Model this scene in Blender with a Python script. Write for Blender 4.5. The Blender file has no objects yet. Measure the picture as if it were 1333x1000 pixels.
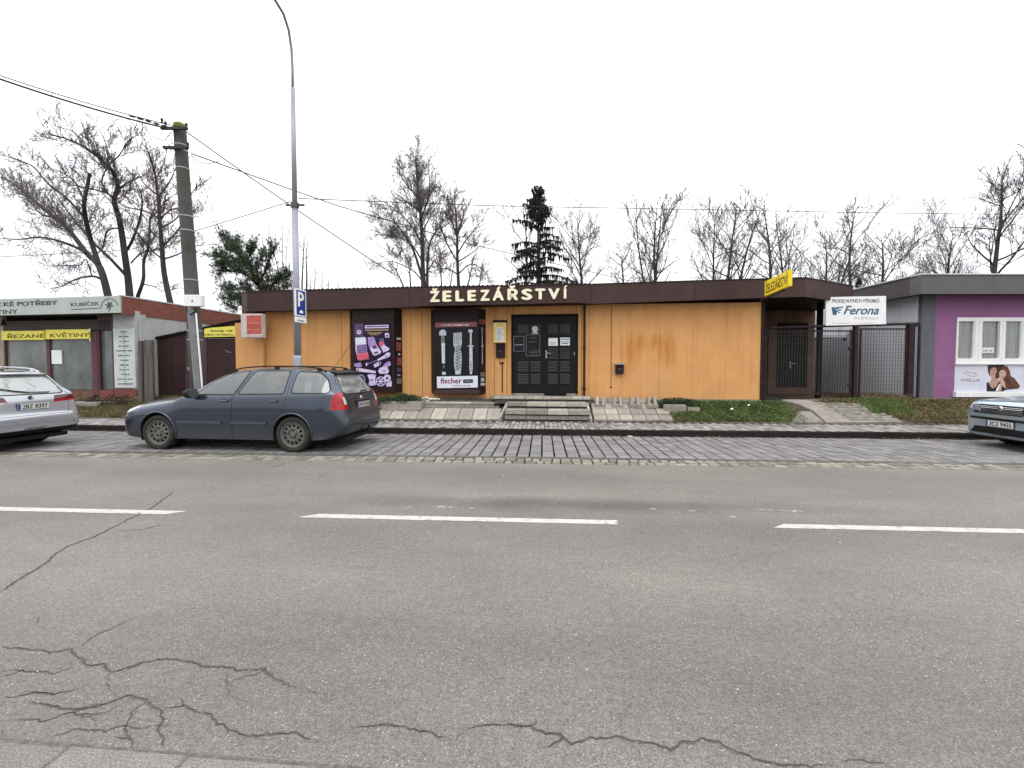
import bpy, bmesh, math, random
import numpy as np
from mathutils import Vector, Matrix
from mathutils.bvhtree import BVHTree

scene = bpy.context.scene
C = scene.collection
# ------------------------------------------------------------ camera, sky, sun, exposure
FPX, YH, CAMH = 600.0, 478.0, 1.5
PITCH = math.atan((500 - YH) / FPX)
cam_d = bpy.data.cameras.new('camera')
cam = bpy.data.objects.new('camera', cam_d)
C.objects.link(cam)
cam.location = (0, 0, CAMH)
cam.rotation_euler = (math.radians(90) - PITCH, 0, 0)
cam_d.sensor_fit = 'HORIZONTAL'
cam_d.sensor_width = 36
cam_d.lens = 36 * FPX / 1333
cam_d.clip_start = 0.05
cam_d.clip_end = 2000
scene.camera = cam

world = bpy.data.worlds.new('World')
scene.world = world
world.use_nodes = True
wn, wl = world.node_tree.nodes, world.node_tree.links
wn.clear()
SUN_EL, SUN_ROT = math.radians(62), math.radians(200)
sky = wn.new('ShaderNodeTexSky'); sky.sky_type = 'NISHITA'; sky.sun_disc = False
sky.sun_elevation = SUN_EL; sky.sun_rotation = SUN_ROT; sky.dust_density = 3
tc = wn.new('ShaderNodeTexCoord')
# overcast sky: three times as bright overhead as at the horizon, with faint cloud mottling
nz = wn.new('ShaderNodeTexNoise'); nz.inputs['Scale'].default_value = 2.2; nz.inputs['Detail'].default_value = 4
sep = wn.new('ShaderNodeSeparateXYZ')
grad = wn.new('ShaderNodeMapRange'); grad.inputs['From Min'].default_value = 0; grad.inputs['From Max'].default_value = 1
grad.inputs['To Min'].default_value = .70; grad.inputs['To Max'].default_value = 1.72
sca = wn.new('ShaderNodeVectorMath'); sca.operation = 'SCALE'
rp = wn.new('ShaderNodeValToRGB')
rp.color_ramp.elements[0].position = .25; rp.color_ramp.elements[0].color = (14.6, 14.9, 15.4, 1)
rp.color_ramp.elements[1].position = .8; rp.color_ramp.elements[1].color = (16.6, 16.8, 17.0, 1)
mx = wn.new('ShaderNodeMixRGB'); mx.inputs[0].default_value = .93
bg = wn.new('ShaderNodeBackground'); bg.inputs[1].default_value = .1
wo = wn.new('ShaderNodeOutputWorld')
wl.new(tc.outputs['Generated'], nz.inputs['Vector']); wl.new(nz.outputs[0], rp.inputs[0])
wl.new(sky.outputs[0], mx.inputs[1]); wl.new(tc.outputs['Generated'], sep.inputs[0]); wl.new(sep.outputs['Z'], grad.inputs['Value'])
wl.new(rp.outputs[0], sca.inputs[0]); wl.new(grad.outputs[0], sca.inputs['Scale']); wl.new(sca.outputs[0], mx.inputs[2])
wl.new(mx.outputs[0], bg.inputs[0]); wl.new(bg.outputs[0], wo.inputs[0])

sl = bpy.data.lights.new('sun', 'SUN'); sl.energy = 0.6; sl.angle = math.radians(30); sl.color = (1, .96, .9)
so = bpy.data.objects.new('sun', sl); C.objects.link(so)
# sun stands behind the camera, slightly to the left, high up
sd = Vector((math.sin(SUN_ROT) * math.cos(SUN_EL), math.cos(SUN_ROT) * math.cos(SUN_EL), math.sin(SUN_EL)))
so.rotation_euler = sd.to_track_quat('Z', 'Y').to_euler()
scene.view_settings.view_transform = 'Standard'
scene.view_settings.look = 'None'
scene.view_settings.exposure = 0.0
scene.view_settings.gamma = 1
scene.view_settings.use_curve_mapping = False
scene.render.engine = 'CYCLES'

rnd = random.Random(7)

# ------------------------------------------------------------ measuring helpers
def ray(px, py):
    a = (px - 666.5) / FPX; b = (500 - py) / FPX
    return Vector((a, math.cos(PITCH) + b * math.sin(PITCH), -math.sin(PITCH) + b * math.cos(PITCH)))

def at(px, py, Y):
    d = ray(px, py); t = Y / d.y
    return Vector((d.x * t, Y, CAMH + d.z * t))

RA = -math.atan(.066)                       # direction of the street
rc, rs = math.cos(RA), math.sin(RA)
def road(u, v, z=0.0):
    return Vector((u * rc - v * rs, u * rs + v * rc, z))
def road_v(x, y): return -x * rs + y * rc
def road_u(x, y): return x * rc + y * rs

V_ASPH, V_SETT, V_GUT, V_KERB, V_WALK, V_BORD, V_BANK, V_TOP = 7.11, 7.53, 7.70, 10.12, 10.25, 11.58, 11.70, 12.9
Z_WALK, Z_TOP = .13, .60
def z_ground(x, y):
    v = road_v(x, y)
    if v < V_KERB: return 0.0
    if v < V_BANK: return Z_WALK
    if v < V_TOP:
        t = (v - V_BANK) / (V_TOP - V_BANK)
        return Z_WALK + (Z_TOP - Z_WALK) * t
    return Z_TOP

def gp(px, py, up=0.0):
    """point of the ground seen at a pixel of the photograph"""
    d = ray(px, py); t = 1.0; last = t
    o = Vector((0, 0, CAMH))
    for i in range(4000):
        p = o + d * t
        if p.z <= z_ground(p.x, p.y) + up: break
        last = t; t += .01 + t * .0005
    for i in range(16):
        m = (last + t) / 2; p = o + d * m
        if p.z <= z_ground(p.x, p.y) + up: t = m
        else: last = m
    return o + d * t

class Frame:
    """a vertical reference plane: u runs right along it, d comes out of it towards the street"""
    def __init__(s, x, y, a):
        s.O = Vector((x, y, 0)); s.a = a
        s.ex = Vector((math.cos(a), math.sin(a), 0)); s.ey = Vector((-math.sin(a), math.cos(a), 0))
    def uz(s, px, py, d=0.0):
        r = ray(px, py); o = Vector((0, 0, CAMH))
        t = (-d - (o - s.O).dot(s.ey)) / r.dot(s.ey)
        p = o + r * t
        return (p - s.O).dot(s.ex), p.z
    def u(s, px, d=0.0, py=460): return s.uz(px, py, d)[0]
    def w(s, u, d, z): return s.O + s.ex * u - s.ey * d + Vector((0, 0, z))

# ------------------------------------------------------------ mesh helpers
class MB:
    def __init__(s): s.v = []; s.f = []; s.m = []
    def add(s, vs, fs, mi=0):
        n = len(s.v); s.v += [tuple(v) for v in vs]
        s.f += [tuple(n + i for i in f) for f in fs]; s.m += [mi] * len(fs)
    def box(s, x0, x1, y0, y1, z0, z1, mi=0):
        s.add([(x0,y0,z0),(x1,y0,z0),(x1,y1,z0),(x0,y1,z0),(x0,y0,z1),(x1,y0,z1),(x1,y1,z1),(x0,y1,z1)],
              [(0,3,2,1),(4,5,6,7),(0,1,5,4),(1,2,6,5),(2,3,7,6),(3,0,4,7)], mi); return s
    def cbox(s, x0, x1, y0, y1, z0, z1, c=.01, mi=0):
        """box with chamfered edges"""
        vs = []; 
        for (z, k) in ((z0, c), (z0 + c, 0), (z1 - c, 0), (z1, c)):
            vs += [(x0+k,y0+k,z),(x1-k,y0+k,z),(x1-k,y1-k,z),(x0+k,y1-k,z)]
        fs = [(0,3,2,1),(12,13,14,15)]
        for r in range(3):
            for i in range(4):
                j = (i + 1) % 4
                fs.append((r*4+i, r*4+j, r*4+4+j, r*4+4+i))
        s.add(vs, fs, mi); return s
    def prism(s, pts, z0, z1, mi=0):
        n = len(pts)
        s.add([(p[0], p[1], z0) for p in pts] + [(p[0], p[1], z1) for p in pts],
              [tuple(range(n))[::-1], tuple(range(n, 2*n))] + [(i, (i+1) % n, n + (i+1) % n, n + i) for i in range(n)], mi); return s
    def plate(s, pts, y0, y1, mi=0):
        """outline in (x,z) given thickness from y0 to y1"""
        n = len(pts)
        s.add([(p[0], y0, p[1]) for p in pts] + [(p[0], y1, p[1]) for p in pts],
              [tuple(range(n)), tuple(range(n, 2*n))[::-1]] + [(i, n + i, n + (i+1) % n, (i+1) % n) for i in range(n)], mi); return s
    def tube(s, path, rad, n=6, cap=True, mi=0):
        m = len(path)
        if not hasattr(rad, '__len__'): rad = [rad] * m
        base = len(s.v); ref = None
        for i, p in enumerate(path):
            p = Vector(p)
            a = Vector(path[max(i-1, 0)]); b = Vector(path[min(i+1, m-1)])
            t = (b - a)
            if t.length < 1e-9: t = Vector((0, 0, 1))
            t.normalize()
            if ref is None:
                ref = Vector((0, 0, 1)) if abs(t.z) < .9 else Vector((1, 0, 0))
            x = ref - t * ref.dot(t)
            if x.length < 1e-6: x = t.orthogonal()
            x.normalize(); y = t.cross(x); ref = x
            for k in range(n):
                an = 2 * math.pi * k / n
                q = p + (x * math.cos(an) + y * math.sin(an)) * rad[i]
                s.v.append((q.x, q.y, q.z))
        for i in range(m - 1):
            for k in range(n):
                k2 = (k + 1) % n
                s.f.append((base+i*n+k, base+i*n+k2, base+(i+1)*n+k2, base+(i+1)*n+k)); s.m.append(mi)
        if cap:
            s.f.append(tuple(base + k for k in range(n))[::-1]); s.m.append(mi)
            s.f.append(tuple(base + (m-1)*n + k for k in range(n))); s.m.append(mi)
        return s
    def lathe(s, prof, axis='z', org=(0,0,0), n=24, mi=0):
        """profile of (radius, height) turned about an axis"""
        base = len(s.v); m = len(prof)
        for (r, h) in prof:
            for k in range(n):
                a = 2 * math.pi * k / n; c, q = r * math.cos(a), r * math.sin(a)
                if axis == 'z': p = (c, q, h)
                elif axis == 'y': p = (c, h, q)
                else: p = (h, c, q)
                s.v.append((p[0] + org[0], p[1] + org[1], p[2] + org[2]))
        for i in range(m - 1):
            for k in range(n):
                k2 = (k + 1) % n
                s.f.append((base+i*n+k, base+i*n+k2, base+(i+1)*n+k2, base+(i+1)*n+k)); s.m.append(mi)
        return s
    def build(s, name, mat, parent=None, smooth=False):
        me = bpy.data.meshes.new(name)
        me.from_pydata(s.v, [], s.f); 
        mats = mat if isinstance(mat, (list, tuple)) else [mat]
        for m_ in mats: me.materials.append(m_)
        if len(mats) > 1: me.polygons.foreach_set('material_index', s.m)
        bm = bmesh.new(); bm.from_mesh(me); bmesh.ops.recalc_face_normals(bm, faces=bm.faces) if len(s.f) < 4000 else None
        bm.to_mesh(me); bm.free()
        if smooth: me.polygons.foreach_set('use_smooth', [True] * len(me.polygons))
        me.update()
        o = bpy.data.objects.new(name, me); C.objects.link(o)
        if parent: o.parent = parent
        return o

def empty(name, label, cat, loc=(0,0,0), rz=0.0, group=None):
    o = bpy.data.objects.new(name, None); C.objects.link(o)
    o.location = loc; o.rotation_euler = (0, 0, rz); o.empty_display_size = .2
    o['label'] = label; o['category'] = cat
    if group: o['group'] = group
    return o
def tag(o, label=None, cat=None, group=None, kind=None):
    if label: o['label'] = label
    if cat: o['category'] = cat
    if group: o['group'] = group
    if kind: o['kind'] = kind
    return o
def piece(o, parent, loc=None, rot=None, scale=None, mat=None):
    c = o.copy(); C.objects.link(c); c.parent = parent
    if loc is not None: c.location = loc
    if rot is not None: c.rotation_euler = rot
    if scale is not None: c.scale = scale
    return c

# ------------------------------------------------------------ materials
def S2(r, g, b):
    f = lambda c: (c/255/12.92) if c/255 <= .04045 else ((c/255 + .055)/1.055) ** 2.4
    return (f(r), f(g), f(b))

def M(name, col, rough=.8, var=.12, vs=3.0, fine=.10, fs=60.0, bump=.15, metal=0.0, spec=.4, col2=None,
      rand=0.0, coat=0.0, stretch=(1,1,1), patch=None, patch_lo=.55, patch_scale=1.2, bdist=.01):
    """procedural surface: broad tone change, fine grain with relief, optional stains and tone per piece"""
    m = bpy.data.materials.new(name); m.use_nodes = True
    n, l = m.node_tree.nodes, m.node_tree.links
    b = n['Principled BSDF']
    b.inputs['Roughness'].default_value = rough; b.inputs['Metallic'].default_value = metal
    b.inputs['Specular IOR Level'].default_value = spec
    b.inputs['Coat Weight'].default_value = coat; b.inputs['Coat Roughness'].default_value = .06
    tcn = n.new('ShaderNodeTexCoord'); mp = n.new('ShaderNodeMapping'); mp.inputs['Scale'].default_value = stretch
    l.new(tcn.outputs['Object'], mp.inputs['Vector'])
    n1 = n.new('ShaderNodeTexNoise'); n1.inputs['Scale'].default_value = vs; n1.inputs['Detail'].default_value = 5
    n1.inputs['Roughness'].default_value = .6
    l.new(mp.outputs[0], n1.inputs['Vector'])
    r1 = n.new('ShaderNodeValToRGB'); r1.color_ramp.elements[0].position = .3; r1.color_ramp.elements[1].position = .7
    c1 = [min(1, c * (1 - var)) for c in col]; c2 = col2 if col2 else [min(1, c * (1 + var)) for c in col]
    r1.color_ramp.elements[0].color = (*c1, 1); r1.color_ramp.elements[1].color = (*c2, 1)
    l.new(n1.outputs[0], r1.inputs[0]); out = r1.outputs[0]
    n2 = n.new('ShaderNodeTexNoise'); n2.inputs['Scale'].default_value = fs; n2.inputs['Detail'].default_value = 3
    l.new(tcn.outputs['Object'], n2.inputs['Vector'])
    mr = n.new('ShaderNodeMapRange'); mr.inputs['From Min'].default_value = .3; mr.inputs['From Max'].default_value = .7
    mr.inputs['To Min'].default_value = 1 - fine; mr.inputs['To Max'].default_value = 1 + fine
    l.new(n2.outputs[0], mr.inputs['Value'])
    mu = n.new('ShaderNodeVectorMath'); mu.operation = 'SCALE'
    l.new(out, mu.inputs[0]); l.new(mr.outputs[0], mu.inputs['Scale']); out = mu.outputs[0]
    if patch:
        n3 = n.new('ShaderNodeTexNoise'); n3.inputs['Scale'].default_value = patch_scale; n3.inputs['Detail'].default_value = 6
        n3.inputs['Roughness'].default_value = .65
        l.new(mp.outputs[0], n3.inputs['Vector'])
        r3 = n.new('ShaderNodeMapRange'); r3.inputs['From Min'].default_value = patch_lo; r3.inputs['From Max'].default_value = patch_lo + .14
        l.new(n3.outputs[0], r3.inputs['Value'])
        m3 = n.new('ShaderNodeMixRGB'); m3.inputs[2].default_value = (*patch, 1)
        l.new(r3.outputs[0], m3.inputs[0]); l.new(out, m3.inputs[1]); out = m3.outputs[0]
    if rand:
        oi = n.new('ShaderNodeObjectInfo'); ge = n.new('ShaderNodeNewGeometry')
        ad = n.new('ShaderNodeMath'); ad.operation = 'ADD'; l.new(oi.outputs['Random'], ad.inputs[0]); l.new(ge.outputs['Random Per Island'], ad.inputs[1])
        fr = n.new('ShaderNodeMath'); fr.operation = 'FRACT'; l.new(ad.outputs[0], fr.inputs[0])
        mr2 = n.new('ShaderNodeMapRange'); mr2.inputs['To Min'].default_value = 1 - rand; mr2.inputs['To Max'].default_value = 1 + rand
        l.new(fr.outputs[0], mr2.inputs['Value'])
        mu2 = n.new('ShaderNodeVectorMath'); mu2.operation = 'SCALE'
        l.new(out, mu2.inputs[0]); l.new(mr2.outputs[0], mu2.inputs['Scale']); out = mu2.outputs[0]
    l.new(out, b.inputs['Base Color'])
    if bump:
        bp = n.new('ShaderNodeBump'); bp.inputs['Strength'].default_value = bump; bp.inputs['Distance'].default_value = bdist
        l.new(n2.outputs[0], bp.inputs['Height']); l.new(bp.outputs[0], b.inputs['Normal'])
    return m

def glass(name, tint=(.55,.6,.6), refl=.12, dust_sheen=.0):
    m = bpy.data.materials.new(name); m.use_nodes = True
    n, l = m.node_tree.nodes, m.node_tree.links
    o = n['Material Output']; n.remove(n['Principled BSDF'])
    b = n.new('ShaderNodeBsdfGlossy'); b.inputs['Color'].default_value = (.92,.96,.97,1); b.inputs['Roughness'].default_value = .03
    t = n.new('ShaderNodeBsdfTransparent'); t.inputs[0].default_value = (*tint, 1)
    mixs = n.new('ShaderNodeMixShader')
    fr = n.new('ShaderNodeLayerWeight'); pw = n.new('ShaderNodeMath'); pw.operation = 'POWER'; pw.inputs[1].default_value = 4.0; l.new(fr.outputs['Facing'], pw.inputs[0])
    ma = n.new('ShaderNodeMath'); ma.operation = 'MULTIPLY_ADD'; ma.inputs[1].default_value = .8; ma.inputs[2].default_value = refl; ma.use_clamp = True
    l.new(pw.outputs[0], ma.inputs[0]); l.new(ma.outputs[0], mixs.inputs[0])
    l.new(t.outputs[0], mixs.inputs[1]); l.new(b.outputs[0], mixs.inputs[2]); l.new(mixs.outputs[0], o.inputs[0])
    if dust_sheen:  # grey film: rear window dirt plus a painted pale sky reflection
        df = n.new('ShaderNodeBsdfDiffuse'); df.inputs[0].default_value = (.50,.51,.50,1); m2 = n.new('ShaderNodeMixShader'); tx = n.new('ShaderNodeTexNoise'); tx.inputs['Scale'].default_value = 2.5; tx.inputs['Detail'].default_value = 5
        mr = n.new('ShaderNodeMapRange'); mr.inputs['From Min'].default_value = .35; mr.inputs['From Max'].default_value = .65; mr.inputs['To Min'].default_value = dust_sheen*.6; mr.inputs['To Max'].default_value = dust_sheen*1.3
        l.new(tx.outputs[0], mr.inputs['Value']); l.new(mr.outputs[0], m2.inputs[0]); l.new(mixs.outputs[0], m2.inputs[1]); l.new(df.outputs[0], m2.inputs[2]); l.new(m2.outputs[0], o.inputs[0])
    return m

def asphalt_mat():
    m = bpy.data.materials.new('asphalt'); m.use_nodes = True
    n, l = m.node_tree.nodes, m.node_tree.links; b = n['Principled BSDF']
    b.inputs['Roughness'].default_value = .75; b.inputs['Specular IOR Level'].default_value = .5
    tcn = n.new('ShaderNodeTexCoord')
    def noise(scale, det=4, ro=.6, st=None):
        t = n.new('ShaderNodeTexNoise'); t.inputs['Scale'].default_value = scale; t.inputs['Detail'].default_value = det; t.inputs['Roughness'].default_value = ro
        if st:
            mp = n.new('ShaderNodeMapping'); mp.inputs['Scale'].default_value = st; l.new(tcn.outputs['Object'], mp.inputs['Vector']); l.new(mp.outputs[0], t.inputs['Vector'])
        else: l.new(tcn.outputs['Object'], t.inputs['Vector'])
        return t
    def rng(src, a, c, lo, hi):
        r = n.new('ShaderNodeMapRange'); r.inputs['From Min'].default_value = a; r.inputs['From Max'].default_value = c
        r.inputs['To Min'].default_value = lo; r.inputs['To Max'].default_value = hi; l.new(src, r.inputs['Value']); return r.outputs[0]
    def mul(a, c):
        t = n.new('ShaderNodeMath'); t.operation = 'MULTIPLY'; l.new(a, t.inputs[0]); l.new(c, t.inputs[1]); return t.outputs[0]
    broad = noise(.8, 7, .68, (.5, 1.1, 1)); grain = noise(130, 3, .7); mid = noise(52, 4, .8); coarse = noise(17, 5, .8)
    val = mul(mul(rng(broad.outputs[0], .3, .7, .78, 1.20), rng(grain.outputs[0], .32, .68, .42, 1.58)), rng(mid.outputs[0], .32, .68, .62, 1.38))
    val = mul(val, rng(coarse.outputs[0], .35, .65, .84, 1.16))
    # worn wheel tracks along the street (v bands)
    sx = n.new('ShaderNodeSeparateXYZ'); l.new(tcn.outputs['Object'], sx.inputs[0])
    w = n.new('ShaderNodeMath'); w.operation = 'SINE'
    sc = n.new('ShaderNodeMath'); sc.operation = 'MULTIPLY_ADD'; sc.inputs[1].default_value = 3.1; sc.inputs[2].default_value = -2.2; l.new(sx.outputs['Y'], sc.inputs[0]); l.new(sc.outputs[0], w.inputs[0])
    val = mul(val, rng(w.outputs[0], -1, 1, .91, 1.07))
    # oil and damp darkening in a band just beyond the centre line
    vm = n.new('ShaderNodeVectorMath'); vm.operation = 'SUBTRACT'; vm.inputs[1].default_value = (.55, 5.02, 0); l.new(tcn.outputs['Object'], vm.inputs[0])
    vs_ = n.new('ShaderNodeVectorMath'); vs_.operation = 'MULTIPLY'; vs_.inputs[1].default_value = (.36, 3.9, 0); l.new(vm.outputs[0], vs_.inputs[0])
    ln = n.new('ShaderNodeVectorMath'); ln.operation = 'LENGTH'; l.new(vs_.outputs[0], ln.inputs[0])
    nd = noise(1.6, 4); ad = n.new('ShaderNodeMath'); ad.operation = 'MULTIPLY_ADD'; ad.inputs[1].default_value = 1.1; l.new(nd.outputs[0], ad.inputs[0]); l.new(ln.outputs['Value'], ad.inputs[2])
    val = mul(val, rng(ad.outputs[0], .80, 1.75, .60, 1.0))
    # pale chips of stone
    vo = n.new('ShaderNodeTexVoronoi'); vo.inputs['Scale'].default_value = 48; l.new(tcn.outputs['Object'], vo.inputs['Vector'])
    chip = rng(vo.outputs['Distance'], .10, .22, 1, 0)
    sep = n.new('ShaderNodeSeparateColor'); l.new(vo.outputs['Color'], sep.inputs[0])
    sel = rng(sep.outputs[0], .60, .63, 0, 1)
    chip = mul(chip, sel)
    cl = noise(1.7, 4, .7); chip = mul(chip, rng(cl.outputs[0], .38, .62, .15, 1.0))
    base = n.new('ShaderNodeCombineColor')
    for i, k in enumerate((.154, .139, .124)):
        q = n.new('ShaderNodeMath'); q.operation = 'MULTIPLY'; q.inputs[1].default_value = k; l.new(val, q.inputs[0]); l.new(q.outputs[0], base.inputs[i])
    mxr = n.new('ShaderNodeMixRGB'); mxr.inputs[2].default_value = (.50, .47, .42, 1); l.new(chip, mxr.inputs[0]); l.new(base.outputs[0], mxr.inputs[1])
    l.new(mxr.outputs[0], b.inputs['Base Color'])
    bp = n.new('ShaderNodeBump'); bp.inputs['Strength'].default_value = .55; bp.inputs['Distance'].default_value = .006
    l.new(grain.outputs[0], bp.inputs['Height']); l.new(bp.outputs[0], b.inputs['Normal'])
    return m

def paint_mat(name, col, dirt=(.09,.08,.07), flake=.35, z0=.15, z1=.62, amt=.9, rear=0.0):
    """metallic car paint with road dirt climbing up from the sills"""
    m = bpy.data.materials.new(name); m.use_nodes = True
    n, l = m.node_tree.nodes, m.node_tree.links; b = n['Principled BSDF']
    tcn = n.new('ShaderNodeTexCoord'); sx = n.new('ShaderNodeSeparateXYZ'); l.new(tcn.outputs['Object'], sx.inputs[0])
    nz_ = n.new('ShaderNodeTexNoise'); nz_.inputs['Scale'].default_value = 5; nz_.inputs['Detail'].default_value = 6; nz_.inputs['Roughness'].default_value = .7
    l.new(tcn.outputs['Object'], nz_.inputs['Vector'])
    r = n.new('ShaderNodeMapRange'); r.inputs['From Min'].default_value = z0; r.inputs['From Max'].default_value = z1; r.inputs['To Min'].default_value = 1; r.inputs['To Max'].default_value = 0
    l.new(sx.outputs['Z'], r.inputs['Value'])
    src = r.outputs[0]
    if rear:
        r2 = n.new('ShaderNodeMapRange'); r2.inputs['From Min'].default_value = rear - .15; r2.inputs['From Max'].default_value = rear + .12; r2.inputs['To Max'].default_value = .8
        l.new(sx.outputs['X'], r2.inputs['Value'])
        mxx = n.new('ShaderNodeMath'); mxx.operation = 'MAXIMUM'; l.new(src, mxx.inputs[0]); l.new(r2.outputs[0], mxx.inputs[1]); src = mxx.outputs[0]
    a = n.new('ShaderNodeMath'); a.operation = 'MULTIPLY'; l.new(src, a.inputs[0])
    rr = n.new('ShaderNodeMapRange'); rr.inputs['From Min'].default_value = .25; rr.inputs['From Max'].default_value = .7; rr.inputs['To Min'].default_value = .2; rr.inputs['To Max'].default_value = amt
    l.new(nz_.outputs[0], rr.inputs['Value']); l.new(rr.outputs[0], a.inputs[1])
    mc = n.new('ShaderNodeMixRGB'); mc.inputs[1].default_value = (*col, 1); mc.inputs[2].default_value = (*dirt, 1); l.new(a.outputs[0], mc.inputs[0]); l.new(mc.outputs[0], b.inputs['Base Color'])
    mr_ = n.new('ShaderNodeMapRange'); mr_.inputs['To Min'].default_value = .2; mr_.inputs['To Max'].default_value = .8; l.new(a.outputs[0], mr_.inputs['Value']); l.new(mr_.outputs[0], b.inputs['Roughness'])
    mm = n.new('ShaderNodeMapRange'); mm.inputs['To Min'].default_value = flake; mm.inputs['To Max'].default_value = 0; l.new(a.outputs[0], mm.inputs['Value']); l.new(mm.outputs[0], b.inputs['Metallic'])
    cw = n.new('ShaderNodeMapRange'); cw.inputs['To Min'].default_value = 1.0; cw.inputs['To Max'].default_value = 0; l.new(a.outputs[0], cw.inputs['Value']); l.new(cw.outputs[0], b.inputs['Coat Weight'])
    b.inputs['Coat Roughness'].default_value = .08
    return m

def facade_mat():
    """orange render with runs of damp and flaked spots"""
    m = bpy.data.materials.new('orange_render'); m.use_nodes = True
    n, l = m.node_tree.nodes, m.node_tree.links; b = n['Principled BSDF']
    b.inputs['Roughness'].default_value = .9; b.inputs['Specular IOR Level'].default_value = .2
    tcn = n.new('ShaderNodeTexCoord')
    def noise(scale, st, det=5, ro=.6):
        mp = n.new('ShaderNodeMapping'); mp.inputs['Scale'].default_value = st; l.new(tcn.outputs['Object'], mp.inputs['Vector'])
        t = n.new('ShaderNodeTexNoise'); t.inputs['Scale'].default_value = scale; t.inputs['Detail'].default_value = det; t.inputs['Roughness'].default_value = ro
        l.new(mp.outputs[0], t.inputs['Vector']); return t.outputs[0]
    def rng(src, a, c, lo, hi):
        r = n.new('ShaderNodeMapRange'); r.inputs['From Min'].default_value = a; r.inputs['From Max'].default_value = c
        r.inputs['To Min'].default_value = lo; r.inputs['To Max'].default_value = hi; l.new(src, r.inputs['Value']); return r.outputs[0]
    def op(o, a, c):
        t = n.new('ShaderNodeMath'); t.operation = o
        for i, q in enumerate((a, c)):
            if isinstance(q, (int, float)): t.inputs[i].default_value = q
            else: l.new(q, t.inputs[i])
        return t.outputs[0]
    def mix(f, a, c):
        t = n.new('ShaderNodeMixRGB')
        if isinstance(f, (int, float)): t.inputs[0].default_value = f
        else: l.new(f, t.inputs[0])
        for i, q in ((1, a), (2, c)):
            if isinstance(q, tuple): t.inputs[i].default_value = (*q, 1)
            else: l.new(q, t.inputs[i])
        return t.outputs[0]
    sx = n.new('ShaderNodeSeparateXYZ'); l.new(tcn.outputs['Object'], sx.inputs[0])
    streak = noise(2.6, (3.0, 1, .22), 6, .65); blot = noise(1.3, (1, 1, 1)); fine = noise(70, (1, 1, 1), 3)
    col = mix(rng(blot, .35, .65, 0, 1), (.67, .350, .138), (.60, .305, .120))
    col = mix(op('MULTIPLY', rng(streak, .50, .68, 0, 1), .38), col, (.43, .195, .075))
    # two curved damp runs on the blank wall
    for (cx, cz, w_, h_) in ((2.62, 1.95, .35, .62), (3.62, 1.95, .30, .60), (3.1, 2.2, .5, .3)):
        vm = n.new('ShaderNodeVectorMath'); vm.operation = 'SUBTRACT'; vm.inputs[1].default_value = (cx, 0, cz); l.new(tcn.outputs['Object'], vm.inputs[0])
        vq = n.new('ShaderNodeVectorMath'); vq.operation = 'MULTIPLY'; vq.inputs[1].default_value = (1/w_, 0, 1/h_); l.new(vm.outputs[0], vq.inputs[0])
        ln = n.new('ShaderNodeVectorMath'); ln.operation = 'LENGTH'; l.new(vq.outputs[0], ln.inputs[0])
        f = op('MULTIPLY', rng(ln.outputs['Value'], .3, 1.05, 1, 0), rng(streak, .38, .58, .1, .8))
        col = mix(f, col, (.46, .17, .035))
    # flaked paint low down
    vo = n.new('ShaderNodeTexVoronoi'); vo.inputs['Scale'].default_value = 30; l.new(tcn.outputs['Object'], vo.inputs['Vector'])
    vm = n.new('ShaderNodeVectorMath'); vm.operation = 'SUBTRACT'; vm.inputs[1].default_value = (3.32, 0, 1.0); l.new(tcn.outputs['Object'], vm.inputs[0])
    ln = n.new('ShaderNodeVectorMath'); ln.operation = 'LENGTH'; l.new(vm.outputs[0], ln.inputs[0])
    f = op('MULTIPLY', rng(vo.outputs['Distance'], .18, .3, 1, 0), rng(ln.outputs['Value'], .2, .65, .8, 0))
    col = mix(f, col, (.62, .50, .38))
    mu = n.new('ShaderNodeVectorMath'); mu.operation = 'SCALE'; l.new(col, mu.inputs[0]); l.new(rng(fine, .3, .7, .88, 1.12), mu.inputs['Scale'])
    l.new(mu.outputs[0], b.inputs['Base Color'])
    bp = n.new('ShaderNodeBump'); bp.inputs['Strength'].default_value = .35; bp.inputs['Distance'].default_value = .006
    l.new(fine, bp.inputs['Height']); l.new(bp.outputs[0], b.inputs['Normal'])
    return m

ASPH = asphalt_mat()
ORANGE = facade_mat()
BROWN = M('brown_sheet_metal', (.054, .031, .029), rough=.6, spec=.2, var=.22, vs=2.0, fine=.06, bump=.05, stretch=(1,1,.5), patch=(.075,.042,.037), patch_lo=.62)
BROWN_D = M('dark_brown_paint', (.024, .014, .014), rough=.6, spec=.15, var=.25, bump=.05)
BROWN_W = M('brown_render', (.16, .085, .058), rough=.9, var=.25, vs=2.5, patch=(.07,.045,.035), patch_lo=.58)
GATE_B = M('brown_gate_steel', (.042, .023, .022), rough=.7, spec=.15, var=.2, vs=1.5, bump=.05)
CREAM = M('cream_plastic_letter', (.88, .80, .60), rough=.5, var=.06, bump=0)
BLACK = M('black_paint', (.011, .010, .010), rough=.55, spec=.15, var=.2, bump=.03)
BLACKM = M('matt_black', (.010, .010, .010), rough=.8, spec=.1, var=.2, bump=.03)
WHITE = M('white_paint', (.80, .80, .79), rough=.5, var=.05, bump=.03)
PAPER = M('white_paper', (.72, .74, .76), rough=.8, var=.06, bump=0)
CONC = M('weathered_concrete', (.27, .25, .215), rough=.9, var=.25, vs=4, fine=.18, bump=.4, rand=.14, patch=(.11,.105,.075), patch_lo=.56, patch_scale=3)
CONC_L = M('pale_concrete', (.35, .315, .275), rough=.9, var=.2, vs=5, fine=.15, bump=.3, rand=.26, patch=(.22,.205,.17), patch_lo=.60, patch_scale=3)
STEP = M('step_block_concrete', (.32, .295, .25), rough=.9, var=.25, vs=5, fine=.18, bump=.5, rand=.42, patch=(.13,.125,.09), patch_lo=.54, patch_scale=4)
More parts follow.
